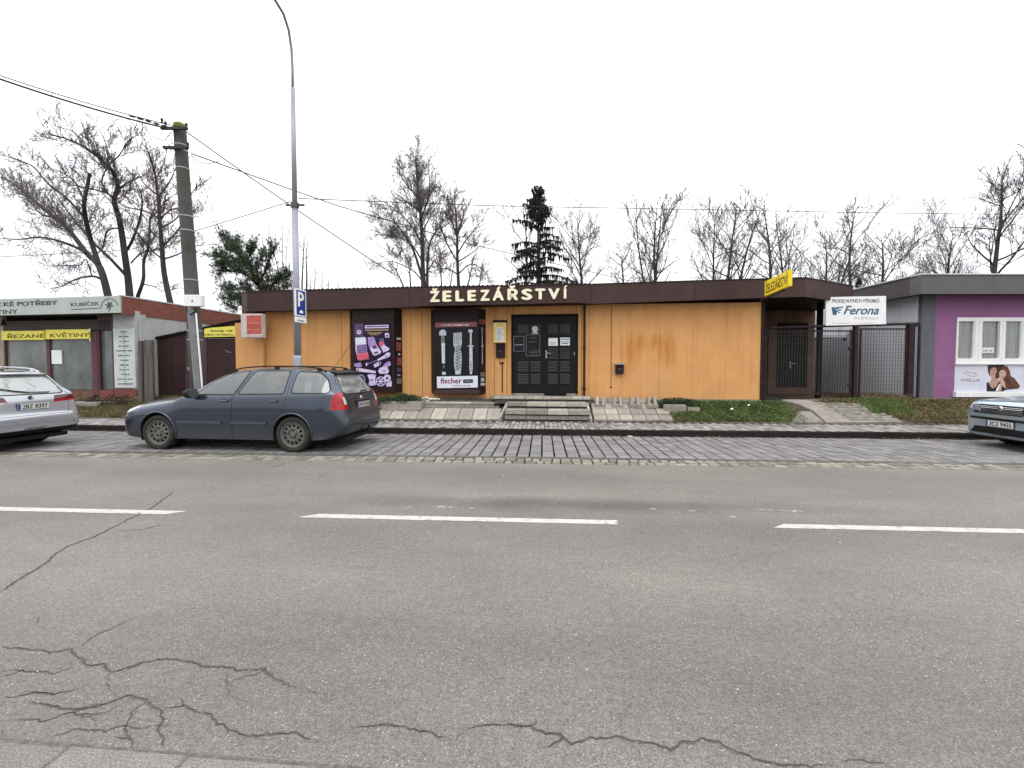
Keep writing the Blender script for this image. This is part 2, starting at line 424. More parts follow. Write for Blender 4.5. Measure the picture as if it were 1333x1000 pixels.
PAVER = M('grey_paver', (.190, .180, .178), rough=.85, var=.2, vs=3, fine=.2, fs=90, bump=.4, rand=.20, patch=(.11,.105,.095), patch_lo=.57, patch_scale=1.4)
WALKP = M('footway_paver', (.25, .232, .22), rough=.85, var=.2, vs=2, fine=.15, bump=.3, rand=.42, patch=(.14,.125,.11), patch_lo=.55, patch_scale=1.1)
SETT = M('stone_sett', (.225, .205, .17), rough=.8, var=.2, vs=6, fine=.15, bump=.4, rand=.35, patch=(.13,.12,.1), patch_lo=.52, patch_scale=3)
GUTTER = M('gutter_slab_concrete', (.185, .172, .155), rough=.9, var=.15, vs=5, fine=.45, fs=130, bump=.6, rand=.06, patch=(.26,.245,.22), patch_lo=.66, patch_scale=40)
CONC_D = M('dark_and_shade_concrete', (.105, .098, .088), rough=.95, var=.3, vs=4, fine=.18, bump=.4, rand=.18, patch=(.06,.056,.045), patch_lo=.55, patch_scale=3)  # dark edging concrete; also paints the shadow into recessed step risers
JOINT = M('joint_soil', (.020, .018, .015), rough=1, spec=.05, var=.3, vs=5, bump=.4, patch=(.05,.055,.02), patch_lo=.58)
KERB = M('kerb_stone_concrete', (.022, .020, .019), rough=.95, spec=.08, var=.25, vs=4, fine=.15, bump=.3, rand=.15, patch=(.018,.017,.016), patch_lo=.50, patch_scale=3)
SOIL = M('verge_soil', (.085, .068, .048), rough=1, var=.35, vs=5, fine=.3, bump=.8, bdist=.03, patch=(.045,.06,.02), patch_lo=.52, patch_scale=2)
LINE = M('road_marking_paint', (.46, .45, .41), rough=.75, var=.14, vs=6, fine=.22, fs=120, bump=.3, patch=(.24,.225,.20), patch_lo=.55, patch_scale=11)
CRACK_H = M('crack_dirt', (.118, .107, .096), rough=1, var=.35, vs=20, fine=.35, fs=130, bump=.3)
CRACK = M('crack_shadow', (.058, .052, .046), rough=1, var=.3, bump=0)
GREY_ST = M('galvanised_steel', (.33, .34, .38), rough=.5, var=.1, metal=.25, bump=.05, stretch=(1,1,.3), patch=(.26,.26,.27), patch_lo=.6)
WIRE = M('black_cable', (.03, .03, .032), rough=.7, var=.1, bump=0)
POLE_C = M('mossy_pole_concrete', (.088, .083, .077), rough=.95, var=.3, vs=4, fine=.2, bump=.5, stretch=(1,1,.4), patch=(.055,.054,.042), patch_lo=.5, patch_scale=2)
BARK = M('dark_bark', (.050, .040, .040), rough=.95, var=.25, vs=6, fine=.2, bump=.5)
TWIG = M('winter_twig', (.125, .106, .118), rough=.95, var=.2, bump=0)
TWIG_R = M('reddish_winter_twig', (.135, .090, .102), rough=.95, var=.2, bump=0)
NEEDLE = M('pine_needles', (.042, .058, .028), rough=.8, var=.3, vs=2, bump=0, rand=.35)
NEEDLE_D = M('spruce_needles', (.020, .027, .020), rough=.85, var=.3, vs=2, bump=0, rand=.3)
GRASS = M('grass_blades', (.125, .170, .052), rough=.8, var=.3, vs=3, bump=0, rand=.45)
GRASS_D = M('dry_grass', (.165, .125, .066), rough=.9, var=.3, vs=3, bump=0, rand=.45)
LEAFY = M('evergreen_leaves', (.030, .062, .018), rough=.7, var=.3, bump=0, rand=.4)
LITTER = M('fallen_leaves', (.20, .12, .065), rough=.9, var=.3, bump=0, rand=.5)
# ============================================================ THE SETTING
def road_obj(mb, name, mat, parent=None, kind='structure'):
    o = mb.build(name, mat, parent)
    if parent is None:
        o.rotation_euler = (0, 0, RA)
        if kind: o['kind'] = kind
    return o

# natural ground: one sheet to the horizon, rising behind the footway
mb = MB()
prof = [(-400, -.10), (V_KERB, -.10), (V_KERB + .01, .02), (V_BORD, .06), (V_BANK, Z_WALK - .01)]
prof += [(V_BANK + (V_TOP - V_BANK) * k / 6, Z_WALK - .01 + (Z_TOP - Z_WALK) * k / 6) for k in range(1, 7)] + [(30, Z_TOP - .01), (500, Z_TOP - .01)]
us = [-500, -60, -30] + [-20 + k for k in range(41)] + [30, 60, 500]
vs = [(u, v, z) for (v, z) in prof for u in us]
nu = len(us)
fs = [(j*nu+i, j*nu+i+1, (j+1)*nu+i+1, (j+1)*nu+i) for j in range(len(prof)-1) for i in range(nu-1)]
mb.add(vs, fs)
ground = road_obj(mb, 'ground', SOIL)

# carriageway with a slightly cambered asphalt surface
mb = MB(); nv = 14
us = list(range(-120, 121, 4))
vs = []
for j in range(nv + 1):
    v = 1.42 + (V_ASPH - 1.42) * j / nv
    for u in us: vs.append((u, v, 0.0))
mb.add(vs, [(j*len(us)+i, j*len(us)+i+1, (j+1)*len(us)+i+1, (j+1)*len(us)+i) for j in range(nv) for i in range(len(us)-1)])
asphalt = road_obj(mb, 'road', ASPH)
# centre line: skew-ended dashes
def dash(u0, u1, jag=False):
    mb = MB(); v0, v1 = 4.765 * rc - .06, 4.765 * rc + .055
    z = .004
    if jag:
        pts = [(u0 - .06, v0), (u1 - .03, v0), (u1 - .01, v0 + .03), (u1 - .05, v0 + .05), (u1 - .005, v0 + .08), (u1 - .02, v1), (u0 + .1, v1)]
    else: pts = [(u0 - .09, v0), (u1 - .10, v0), (u1 + .05, v1), (u0 + .06, v1)]
    pts = [(p[0], p[1] - (4.765 - 4.467) * rc) for p in pts]
    mb.prism(pts, .0015, z)
    return road_obj(mb, 'road_marking', LINE, asphalt, None)
u1 = road_u(*gp(237, 666).xy); u2 = road_u(*gp(400, 671).xy); u3 = road_u(*gp(806, 681).xy); u4 = road_u(*gp(1016, 685).xy)
ud = u3 - u2
dash(u1 - ud, u1); dash(u2, u3, True); dash(u4, u4 + ud)
for k in range(1, 6):
    per = u4 - u2
    dash(u1 - ud - per * k, u1 - per * k); dash(u4 + per * k, u4 + ud + per * k)
# worn scraps of old paint on the asphalt
mb = MB()
for (px, py, w) in [(1000,664,.13),(1015,664.5,.12),(1030,665,.10),(1037,666,.05),(575,660,.05),(590,661,.04),(530,661,.03),(612,662,.02),(850,663,.02),(900,665,.02),(955,673,.02)]:
    p = gp(px, py); u, v = road_u(p.x, p.y), road_v(p.x, p.y)
    for k in range(8):
        a = u + rnd.uniform(-w, w); b_ = v + rnd.uniform(-.022, .022); s_ = rnd.uniform(.005, .018)
        mb.prism([(a - s_*1.6, b_), (a, b_ - s_*.3), (a + s_*1.6, b_ + s_*.1), (a + s_*.3, b_ + s_*.35)], .001, .004)
o = road_obj(mb, 'worn_paint', LINE, asphalt, None); o['kind'] = 'stuff'

# cracks of the asphalt, traced on the road plane
def crack(pts_px, w, seed, name='asphalt_crack', sub=True):
    r = random.Random(seed); P = [gp(*p) for p in pts_px]; P = [(road_u(p.x, p.y), road_v(p.x, p.y)) for p in P]
    path = []; off = 0.0; off2 = 0.0
    for a, b_ in zip(P[:-1], P[1:]):
        L = math.hypot(b_[0]-a[0], b_[1]-a[1]); n = max(2, int(L / .016))
        for k in range(n):
            t = k / n; off = off*.72 + r.uniform(-1,1)*.009; off2 = off2*.72 + r.uniform(-1,1)*.009
            path.append((a[0] + (b_[0]-a[0])*t + off, a[1] + (b_[1]-a[1])*t + off2))
    path.append(P[-1]); n = len(path)
    def ribbon(scale, z, mat, nm, lo, hi):
        mb = MB(); vs = []; fs = []
        for i, p in enumerate(path):
            q0 = path[max(0, i-1)]; q1 = path[min(n-1, i+1)]; dx, dy = q1[0]-q0[0], q1[1]-q0[1]; L = math.hypot(dx, dy) or 1
            e = min(1, i / 6, (n-1-i) / 6); wa = w * scale * (.12 + .88 * e) * r.uniform(lo, hi) * .5; wb = w * scale * (.12 + .88 * e) * r.uniform(lo, hi) * .5
            vs += [(p[0] - dy/L*wa, p[1] + dx/L*wa, z), (p[0] + dy/L*wb, p[1] - dx/L*wb, z)]
            if i: fs.append((2*i-2, 2*i-1, 2*i+1, 2*i))
        mb.add(vs, fs); return road_obj(mb, nm, mat, asphalt, None)
    ribbon(1.0, .0034, CRACK, name, .25, 1.4)
    if w > .003: ribbon(min(2.8, .022/w), .0016, CRACK_H, 'crack_edge', .2, 1.5)
    if sub and w > .0028 and n > 12:
        for k in range(max(1, n // 38)):
            i = r.randrange(3, n - 3); p = path[i]; an = r.uniform(0, 6.28); q = p; pts = [p]
            for _ in range(r.randrange(5, 14)):
                an += r.uniform(-.6, .6); q = (q[0] + math.cos(an)*.018, q[1] + math.sin(an)*.012); pts.append(q)
            mb = MB(); vs = []
            for j, q in enumerate(pts): ww = .0028 * (1 - j/len(pts)) * r.uniform(.5, 1.4); vs += [(q[0]-ww, q[1]+ww, .0034), (q[0]+ww, q[1]-ww, .0034)]
            mb.add(vs, [(2*j, 2*j+1, 2*j+3, 2*j+2) for j in range(len(pts)-1)]); road_obj(mb, 'hairline_crack', CRACK, asphalt, None)
CR = [([(0,771),(45,742),(85,713),(120,700),(150,686),(165,678),(200,660),(226,640)], .020), ([(150,692),(185,690),(210,684)], .007),
      ([(345,612),(372,603)], .016), ([(412,622),(428,615)], .012),
      ([(0,843),(40,846),(75,849),(98,844),(101,858),(115,867),(138,866),(150,872),(172,868),(190,862),(235,857),(255,863),(272,868),(310,872),(322,869),(346,870),(352,882),(370,890),(385,895)], .013),
      ([(98,845),(130,825),(168,805)], .007), ([(0,910),(30,907),(45,902),(90,900),(112,893)], .010), ([(38,915),(80,921),(118,922),(140,916),(158,908),(182,910),(192,916),(204,936),(212,950),(213,970)], .014),
      ([(150,870),(140,892),(150,912)], .006), ([(245,858),(262,872),(250,885)], .006),
      ([(233,908),(248,922),(265,930),(284,942),(305,949),(322,956),(340,958),(365,957),(392,951),(404,955),(414,966)], .010),
      ([(455,947),(485,943),(505,942),(520,944),(545,950),(572,960),(588,965)], .009), ([(604,953),(620,946),(650,942),(680,945)], .009),
      ([(667,944),(690,946),(710,955),(728,958),(745,967),(762,962),(785,962),(806,961),(830,968),(872,976),(890,966),(915,963),(935,968),(955,980),(985,990),(1020,996),(1075,997)], .013),
      ([(806,961),(806,940),(815,922),(826,905)], .006), ([(1090,988),(1130,992),(1160,998)], .007), ([(45,812),(52,803)], .012), ([(0,880),(30,874),(70,878),(98,868)], .008), ([(20,935),(60,938),(95,930),(130,938)], .008), ([(60,960),(100,948),(140,952),(180,940)], .008), ([(190,912),(170,930),(165,955),(175,975)], .007), ([(300,868),(290,885),(300,905),(330,915)], .006), ([(385,895),(410,905),(440,903)], .005), ([(413,966),(440,960),(460,952)], .006), ([(590,965),(606,955)], .007), ([(1060,640),(1150,645)], .004),
      ([(0,590),(30,592)], .012), ([(190,615),(260,606)], .006), ([(300,640),(340,632),(390,640)], .006), ([(60,640),(120,650)], .006), ([(260,590),(320,596)], .006)]
for i, (pts, w) in enumerate(CR): crack(pts, w * .44, 100 + i)

# near side: strip of pale gutter slabs and a footway behind them
e0, e1 = gp(0, 963), gp(450, 999); GA = math.atan2(e1.y - e0.y, e1.x - e0.x)
mb = MB(); mb.box(-60, 60, -.52, .006, -.02, .0025); bed = mb.build('gutter_strip', CRACK_H); bed['kind'] = 'structure'; bed.location = (e0.x, e0.y, 0); bed.rotation_euler = (0, 0, GA)
mb = MB(); mb.cbox(-.243, .243, -.245, .245, -.05, .007, .006); sl_ = mb.build('gutter_slab', GUTTER, bed)
uj = (gp(247, 983) - e0).length
sl_.location = (uj + .25, -.255, 0)
for k in range(-18, 22):
    if k == 0: continue
    piece(sl_, bed, (uj + .25 + k*.497, -.255 + rnd.uniform(-.004, .004), rnd.uniform(-.003, .002)))
mb = MB(); mb.box(-120, 120, -4.5, 1.0, -.05, .004); road_obj(mb, 'near_footway', CONC)

# parking lane: grey pavers in straight columns, with wide dark joints, behind two rows of setts
mb = MB(); mb.box(-60, 60, V_ASPH, V_KERB + .02, -.05, -.026); lane = road_obj(mb, 'parking_lane', JOINT)
PW, nrow = .213, 10; PD = (V_KERB - V_GUT) / nrow
mb = MB(); mb.cbox(-PW/2+.0145, PW/2-.0145, -PD/2+.013, PD/2-.013, -.04, 0.0, .005); pav = mb.build('paver', PAVER, lane)
cells = [(i, j) for i in range(-64, 62) for j in range(nrow)]
def vis(i, j):
    u = i * PW; v = V_GUT + (j + .5) * PD; w = road(u, v); return (w.x ** 2 * .35 + w.y ** 2) + (40 if (w.x < -2.7) else 0)
cells.sort(key=lambda c: vis(*c))
first = True; rest = MB()
for n_, (i, j) in enumerate(cells):
    z = rnd.uniform(-.005, .002); x = i * PW + .10 + rnd.uniform(-.002, .002); y = V_GUT + (j + .5) * PD
    if n_ < 298:
        if first: pav.location = (x, y, z); first = False
        else: piece(pav, lane, (x, y, z), (rnd.uniform(-.008, .008), rnd.uniform(-.008, .008), rnd.uniform(-.006, .006)))
    else: rest.cbox(x-PW/2+.0145, x+PW/2-.0145, y-PD/2+.013, y+PD/2-.013, -.04+z, z, .005)
o = rest.build('pavers', PAVER, lane); o['kind'] = 'stuff'
mb = MB()
for k in range(-7, 8): mb.cbox(k * 2.0 - .995, k * 2.0 + .995, V_SETT + .012, V_GUT - .012, -.03, .001 + rnd.uniform(-.003, .001), .01)
mb.build('edging_strip', CONC_D, lane)
mb = MB(); mb.cbox(-.062, .062, -.09, .09, -.04, .004, .014); st = mb.build('sett', SETT, lane); firsts = True; rest = MB()
sc_ = []
for r in range(2):
    u = -15 + r * .05
    while u < 15:
        w = rnd.uniform(.105, .19); sc_.append((u + w / 2, V_ASPH + .105 + r * .208, w)); u += w + .012
sc_.sort(key=lambda c: abs(c[0]))
for n_, (u, v, w) in enumerate(sc_):
    z = rnd.uniform(-.008, .004)
    if n_ < 240:
        kw = dict(loc=(u, v + rnd.uniform(-.006, .006), z), rot=(rnd.uniform(-.03, .03), rnd.uniform(-.03, .03), rnd.uniform(-.07, .07)), scale=(w / .13, rnd.uniform(.92, 1.04), 1))
        if firsts: st.location = kw['loc']; st.scale = kw['scale']; firsts = False
        else: piece(st, lane, **kw)
    else: rest.cbox(u - w/2, u + w/2, v - .09, v + .09, -.04, z + .004, .014)
o = rest.build('setts', SETT, lane); o['kind'] = 'stuff'

# kerb stones
mb = MB(); mb.box(-60, 60, V_KERB + .02, V_WALK, -.05, .05); kerb = road_obj(mb, 'kerb', JOINT)
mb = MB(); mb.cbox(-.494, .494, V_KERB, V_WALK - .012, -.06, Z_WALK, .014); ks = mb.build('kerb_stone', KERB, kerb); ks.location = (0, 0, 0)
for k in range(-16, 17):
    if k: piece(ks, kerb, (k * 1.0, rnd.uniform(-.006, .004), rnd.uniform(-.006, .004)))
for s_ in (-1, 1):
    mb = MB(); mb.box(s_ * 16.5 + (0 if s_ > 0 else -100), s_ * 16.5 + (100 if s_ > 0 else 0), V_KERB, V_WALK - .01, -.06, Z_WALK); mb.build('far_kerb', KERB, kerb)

# footway of small pavers, with a flush concrete border at its back
mb = MB(); mb.box(-60, 60, V_WALK, V_BANK, 0, Z_WALK - .014); walk = road_obj(mb, 'footway', JOINT)
near = []; rest = MB(); cw = .102; rows = 6; cd = (V_BORD - V_WALK) / rows
for i in range(-130, 125):
    for j in range(rows):
        u = i * cw; v = V_WALK + (j + .5) * cd + (.0 if i % 2 else cd * .25)
        if v + cd/2 > V_BORD + .03: continue
        rest.cbox(u - cw/2 + .005, u + cw/2 - .005, v - cd/2 + .005, v + cd/2 - .005, .10, Z_WALK + rnd.uniform(-.005, .003), .006)
o = rest.build('footway_pavers', WALKP, walk); o['kind'] = 'stuff'
mb = MB(); mb.box(-.49, .49, V_BORD + .008, V_BANK - .005, .05, Z_WALK + .006); bs = mb.build('border_stone', CONC_D, walk)
for k in range(-13, 14):
    if k: piece(bs, walk, (k * .995, 0, rnd.uniform(-.005, .002)))
for s_ in (-1, 1):
    mb = MB(); mb.box(s_ * 13.2 + (0 if s_ > 0 else -40), s_ * 13.2 + (40 if s_ > 0 else 0), V_WALK, V_BANK, .02, Z_WALK - .002); mb.build('plain_footway', WALKP, walk)

# ---------------------------------------------------------------- paving on the bank in front of the shop
def ground_slab(parent, name, quad, th, mat, lift=.035):
    """four-cornered slab laid on the sloping ground; corners are world xy"""
    mb = MB(); c = .012
    cx = sum(q[0] for q in quad) / len(quad); cy = sum(q[1] for q in quad) / len(quad)
    n = len(quad); vs = []
    for (k, dz) in ((0, -th), (0, -c), (1, 0)):
        for q in quad:
            f = 1 - k * .03; x = cx + (q[0] - cx) * f; y = cy + (q[1] - cy) * f
            vs.append((x - cx, y - cy, z_ground(q[0], q[1]) + lift + dz))
    fs = [tuple(range(n))[::-1], tuple(range(2*n, 3*n))]
    for r in range(2): fs += [(r*n+i, r*n+(i+1) % n, (r+1)*n+(i+1) % n, (r+1)*n+i) for i in range(n)]
    mb.add(vs, fs); o = mb.build(name, mat, parent); o.location = (cx, cy, 0); return o

SF = Frame(.66, 13.03, -math.atan(.10))      # the front wall of the orange shop
LF = Frame(-11.08, 13.10, -math.atan(.12))   # the fascia of the flower shop
PF = Frame(11.58, 13.10, 0.0)                # the front wall of the purple building
GF = Frame(0, 12.55, 0.0)                    # the yard gate

paving = bpy.data.objects.new('forecourt_paving', None); C.objects.link(paving); paving['kind'] = 'structure'
def slab_grid(u0, u1, v0, v1, nu_, nv_, mat=CONC_L, skew=0.0, cut=None):
    du, dv = (u1 - u0) / nu_, (v1 - v0) / nv_
    for i in range(nu_):
        for j in range(nv_):
            if cut and cut(i, j): continue
            g = .007; gv = .024
            a = [(u0 + i*du + g + skew*j*dv, v0 + j*dv + gv), (u0 + (i+1)*du - g + skew*j*dv, v0 + j*dv + gv), (u0 + (i+1)*du - g + skew*(j+1)*dv, v0 + (j+1)*dv - gv), (u0 + i*du + g + skew*(j+1)*dv, v0 + (j+1)*dv - gv)]
            q = [road(*p).xy for p in a]
            ground_slab(paving, 'slab', [tuple(p) for p in q], .05, mat, .032 + rnd.uniform(-.006, .006))
ua = road_u(*gp(488, 545).xy); ub = road_u(*gp(652, 546).xy)
slab_grid(ua, ub - .02, V_BANK + .02, V_BANK + .60, 9, 1)
slab_grid(ua - .1, ub - .1, V_BANK + .61, V_BANK + .95, 8, 1, CONC)
uc = road_u(*gp(773, 546).xy); ud_ = road_u(*gp(876, 546).xy)
slab_grid(uc, ud_, V_BANK + .02, V_BANK + .96, 6, 3, CONC_L, 0, lambda i, j: (i == 5 and j == 2))
slab_grid(uc + .1, ud_ - .35, V_BANK + .97, V_BANK + 1.22, 4, 1, CONC)
# ============================================================ LETTERING
_fontcache = {}
def glyph_mesh(text, bold=0.0, extr=0.0, shear=0.0):
    key = (text, bold, extr, shear)
    if key in _fontcache: return _fontcache[key]
    cu = bpy.data.curves.new('lettering', 'FONT'); cu.body = text; cu.size = 1; cu.offset = bold; cu.extrude = extr; cu.shear = shear
    cu.resolution_u = 3
    ob = bpy.data.objects.new('lettering', cu); C.objects.link(ob)
    dg = bpy.context.evaluated_depsgraph_get(); dg.update()
    me = bpy.data.meshes.new_from_object(ob.evaluated_get(dg))
    bpy.data.objects.remove(ob); bpy.data.curves.remove(cu)
    co = np.zeros(len(me.vertices) * 3); me.vertices.foreach_get('co', co); co = co.reshape(-1, 3)
    fs = [tuple(p.vertices) for p in me.polygons]; bpy.data.meshes.remove(me)
    _fontcache[key] = (co, fs); return co, fs
CAP = None
def lettering(name, text, x0, x1, z0, z1, y, mat, parent, bold=.0, th=.002, shear=0.0, fit='box', slope=0.0, rec=.004):
    """text standing on a vertical face: local x along the face, y the face's depth (towards the street is negative)"""
    global CAP
    co, fs = glyph_mesh(text, 0, .5, shear)
    if CAP is None:
        e, _ = glyph_mesh('E', 0, .5); CAP = (e[:, 1].min(), e[:, 1].max())
    lo, hi = (co[:, 1].min(), co[:, 1].max()) if fit == 'box' else CAP
    sx = (x1 - x0) / (co[:, 0].max() - co[:, 0].min()); sz = (z1 - z0) / (hi - lo)
    mb = MB()
    X = x0 + (co[:, 0] - co[:, 0].min()) * sx; Z = z0 + (co[:, 1] - lo) * sz + (X - x0) * slope
    Y = np.where(co[:, 2] > 0, y - th, y + rec)
    bx, bz = bold * sx * .8, bold * sz * .6
    for k, (ox, oz) in enumerate(((0, 0), (-bx, 0), (bx, 0), (0, -bz), (0, bz)) if bold else ((0, 0),)):
        mb.add(list(zip(X + ox, Y - .0004 * k, Z + oz)), fs)
    return mb.build(name, mat, parent)
def scribble(name, x0, x1, z0, z1, y, mat, parent, seed=0, rows=1):
    """a line of print too small to read"""
    r = random.Random(seed); mb = MB(); h = (z1 - z0) / rows
    for k in range(rows):
        x = x0 + r.uniform(0, .06) * (x1 - x0); zb = z0 + k * h; zt = zb + h * .62
        xe = x1 - r.uniform(0, .12) * (x1 - x0)
        while x < xe:
            w = h * r.uniform(.16, .42); x_ = min(x + w, xe)
            mb.box(x, x_, y - .0015, y, zb + h * r.uniform(0, .12), zt - h * r.uniform(0, .1))
            x = x_ + h * (r.uniform(.10, .2) if r.random() < .85 else .45)
    return mb.build(name, mat, parent)

# ============================================================ THE ORANGE SHOP
shop = empty('hardware_shop', 'long flat-roofed orange shop with brown fascia, cream ŽELEZÁŘSTVÍ letters and black double door', 'shop', SF.O, SF.a)
def U(px, d=0.0, py=460): return SF.u(px, d, py)
def ZS(px, py, d=0.0): return SF.uz(px, py, d)[1]
OV = .42                               # eave overhang of the side runs
OVC = .75                              # of the projecting middle run
EAVE = ZS(660, 403)                    # underside of the boxed eave at the wall
BASE = ZS(880, 519.5)
# core behind the front wall
uL, uR = U(309), U(990)
mb = MB(); mb.box(uL + .12, uR - .02, .07, 9.0, .2, 3.25); mb.build('building_core', BROWN_W, shop)
# front wall in separate slabs
def wall_piece(a, b_, z0=None, z1=None, y0=0.0, mat=ORANGE, g=.006, name='wall_panel'):
    u0, u1 = U(a), U(b_)
    mb = MB(); mb.cbox(u0 + g, u1 - g, y0, .12, BASE if z0 is None else z0, 3.24 if z1 is None else z1, .004)
    return mb.build(name, mat, shop)
edges = [346, 392, 445, 456]
for a, b_ in zip(edges[:-1], edges[1:]): wall_piece(a, b_)
for a, b_, y in [(523,535,0),(535,549.6,-.012),(549.6,561.5,0),(632,644,0),(644,660,-.02),(660,668,0),(750,757,0),(757,767,-.012)]: wall_piece(a, b_, y0=y)
for a, b_ in [(767,795.6),(795.6,857.5),(857.5,901.5),(901.5,945),(945,990)]: wall_piece(a, b_, g=.0022)
zd1 = ZS(708, 411.5); zd0 = ZS(708, 512.5)
wall_piece(668, 750, z0=zd1 + .02)
wall_piece(456, 523, z0=ZS(490, 404)); wall_piece(561.5, 632, z0=ZS(600, 404))
wall_piece(456, 523, z1=ZS(490, 509)); wall_piece(561.5, 632, z1=ZS(600, 512))
# lower pier at the left end, stands proud of the wall
p = wall_piece(309.5, 346, z0=.45, z1=ZS(320, 421), y0=-.10); p.name = 'end_pier'
# concrete plinth
mb = MB(); mb.cbox(U(767) , uR + .02, -.035, .1, .35, BASE - .004, .01); mb.build('plinth', CONC, shop)
mb = MB(); mb.cbox(U(346), U(668), -.02, .1, .35, BASE - .004, .01); mb.build('plinth', CONC, shop)
# boxed eave: fascia sheets follow a plan that steps forward over the entrance
def fp(px, d, ptop, pbot):
    u, zt = SF.uz(px, ptop, d); _, zb = SF.uz(px, pbot, d); return (u, -d, zt, zb)
FA = [fp(314.5, OV - .35, 382, 405), fp(321.5, OV, 380.2, 405.6), fp(532, OV, 374.6, 400.4), fp(549.5, OVC, 374.2, 398.4), fp(660, OVC, 372.4, 396.2), fp(752, OVC, 370.6, 393.9), fp(770, OV, 370.4, 395.6), fp(905, OV, 366.0, 390.8), fp(1048, OV, 361.8, 386.2)]
endx, endy = SF.uz(1094, 387, 0)
w1 = Vector((9.64 * .9375 * 1.06, 13.5 * .9375 * 1.03, 0)); l1 = Vector(((w1 - SF.O).dot(SF.ex), (w1 - SF.O).dot(SF.ey), 0))
FA.append((l1.x, l1.y, FA[-1][2] - .02, FA[-1][3] - .02))
FA.append((l1.x - .5, 9.2, FA[-1][2] - .02, FA[-1][3] - .02))
for i, (a, b_) in enumerate(zip(FA[:-1], FA[1:])):
    dx, dy = b_[0] - a[0], b_[1] - a[1]; L = math.hypot(dx, dy); nx, ny = -dy / L, dx / L
    n_ = max(1, int(L / 1.9)) if 0 < i < 8 else 1
    for k in range(n_):
        t0, t1 = k / n_, (k + 1) / n_; e = .003 / L
        q0 = (a[0] + dx*(t0+e), a[1] + dy*(t0+e)); q1 = (a[0] + dx*(t1-e), a[1] + dy*(t1-e))
        za, zb = a[2] + (b_[2]-a[2])*t0, a[2] + (b_[2]-a[2])*t1; ba, bb = a[3] + (b_[3]-a[3])*t0, a[3] + (b_[3]-a[3])*t1
        th = .03
        vs = [(q0[0], q0[1], ba), (q1[0], q1[1], bb), (q1[0], q1[1], zb), (q0[0], q0[1], za)]
        vs += [(x + nx*th, y + ny*th, z) for (x, y, z) in vs]
        mb = MB(); mb.add(vs, [(0,1,2,3),(7,6,5,4),(0,4,5,1),(1,5,6,2),(2,6,7,3),(3,7,4,0)]); mb.build('fascia_sheet', BROWN, shop)
        # top trim
        if k == n_ - 1 or True:
            vs = [(q0[0]-nx*.012, q0[1]-ny*.012, za-.004), (q1[0]-nx*.012, q1[1]-ny*.012, zb-.004), (q1[0]-nx*.012, q1[1]-ny*.012, zb+.022), (q0[0]-nx*.012, q0[1]-ny*.012, za+.022)]
            vs += [(x + nx*.05, y + ny*.05, z) for (x, y, z) in vs]
            mb = MB(); mb.add(vs, [(0,1,2,3),(7,6,5,4),(0,4,5,1),(1,5,6,2),(2,6,7,3),(3,7,4,0)]); mb.build('fascia_trim', BROWN_D, shop)
# soffit and roof deck
inner = [(p_[0], p_[1] + (.05 if i < 9 else .0), p_[2], p_[3]) for i, p_ in enumerate(FA)]
n = len(inner) + 1
sof = [(x, y, zb + .025) for (x, y, zt, zb) in inner] + [(inner[0][0], 9.2, inner[0][3])]
top = [(x, y, zt - .03) for (x, y, zt, zb) in inner] + [(inner[0][0], 9.2, inner[0][2] - .05)]
def strip(pts_z, name, mat, back_y, dz):
    mb = MB()
    for a, b_ in zip(pts_z[:-2], pts_z[1:-1]):
        if abs(b_[0] - a[0]) < .02 or a[1] > back_y - .01: continue
        vs = [a, b_, (b_[0], back_y, b_[2] + dz), (a[0], back_y, a[2] + dz)]
        vs += [(x, y, z + .02) for (x, y, z) in vs]
        mb.add(vs, [(0,1,2,3),(7,6,5,4),(0,4,5,1),(1,5,6,2),(2,6,7,3),(3,7,4,0)])
    return mb.build(name, mat, shop)
strip(sof, 'soffit', BROWN_D, 9.1, 0); strip(top, 'roof_deck', BROWN_D, 9.1, 0)
# corrugated roof sheet whose wavy edge shows above the fascia
mb = MB()
def zt_at(u, inner=inner):
    for a, b_ in zip(inner[:8], inner[1:9]):
        if a[0] <= u <= b_[0]: t = (u - a[0]) / (b_[0] - a[0]); return a[1] + (b_[1]-a[1])*t, a[2] + (b_[2]-a[2])*t
    return None
u = inner[1][0] + .02; ws = []
while u < inner[6][0] - .01:
    r_ = zt_at(u)
    if r_: ws.append((u, r_[0], r_[1]))
    u += .0325
vs = []; 
for k, (u, y, zt) in enumerate(ws):
    h = (.012, .050, .050, .012)[k % 4]
    vs += [(u, y - .01, zt + h), (u, 6.0, zt + h + .02), (u, y - .01, zt - .01)]
fs = []
for k in range(len(ws) - 1):
    a, b_ = 3*k, 3*k+3
    fs += [(a, b_, b_+1, a+1), (a, a+2, b_+2, b_)]
mb.add(vs, fs); mb.build('corrugated_roof_sheet', BROWN, shop)

# cream fascia letters, each a piece of its own
LET = [('Ž',98,150),('E',178,222),('L',258,300),('E',333,375),('Z',410,460),('Á',487,548),('Ř',580,635),('S',668,722),('T',750,805),('V',832,893),('Í',924,946)]
for (ch, x0, x1) in LET:
    p0, p1 = 540 + x0/4.762, 540 + x1/4.762
    yb = 350 + (203 - (x0 - 98) * .0225) / 4.762; yt = yb - 62 / 4.762
    u0, zb = SF.uz(p0, yb, OVC + .02); u1, zt = SF.uz(p1, yt, OVC + .02)
    lettering('letter', ch, u0, u1, zb, zt, -OVC - .004, CREAM, shop, bold=.065 if ch != 'Í' else .012, th=.035, fit='cap')

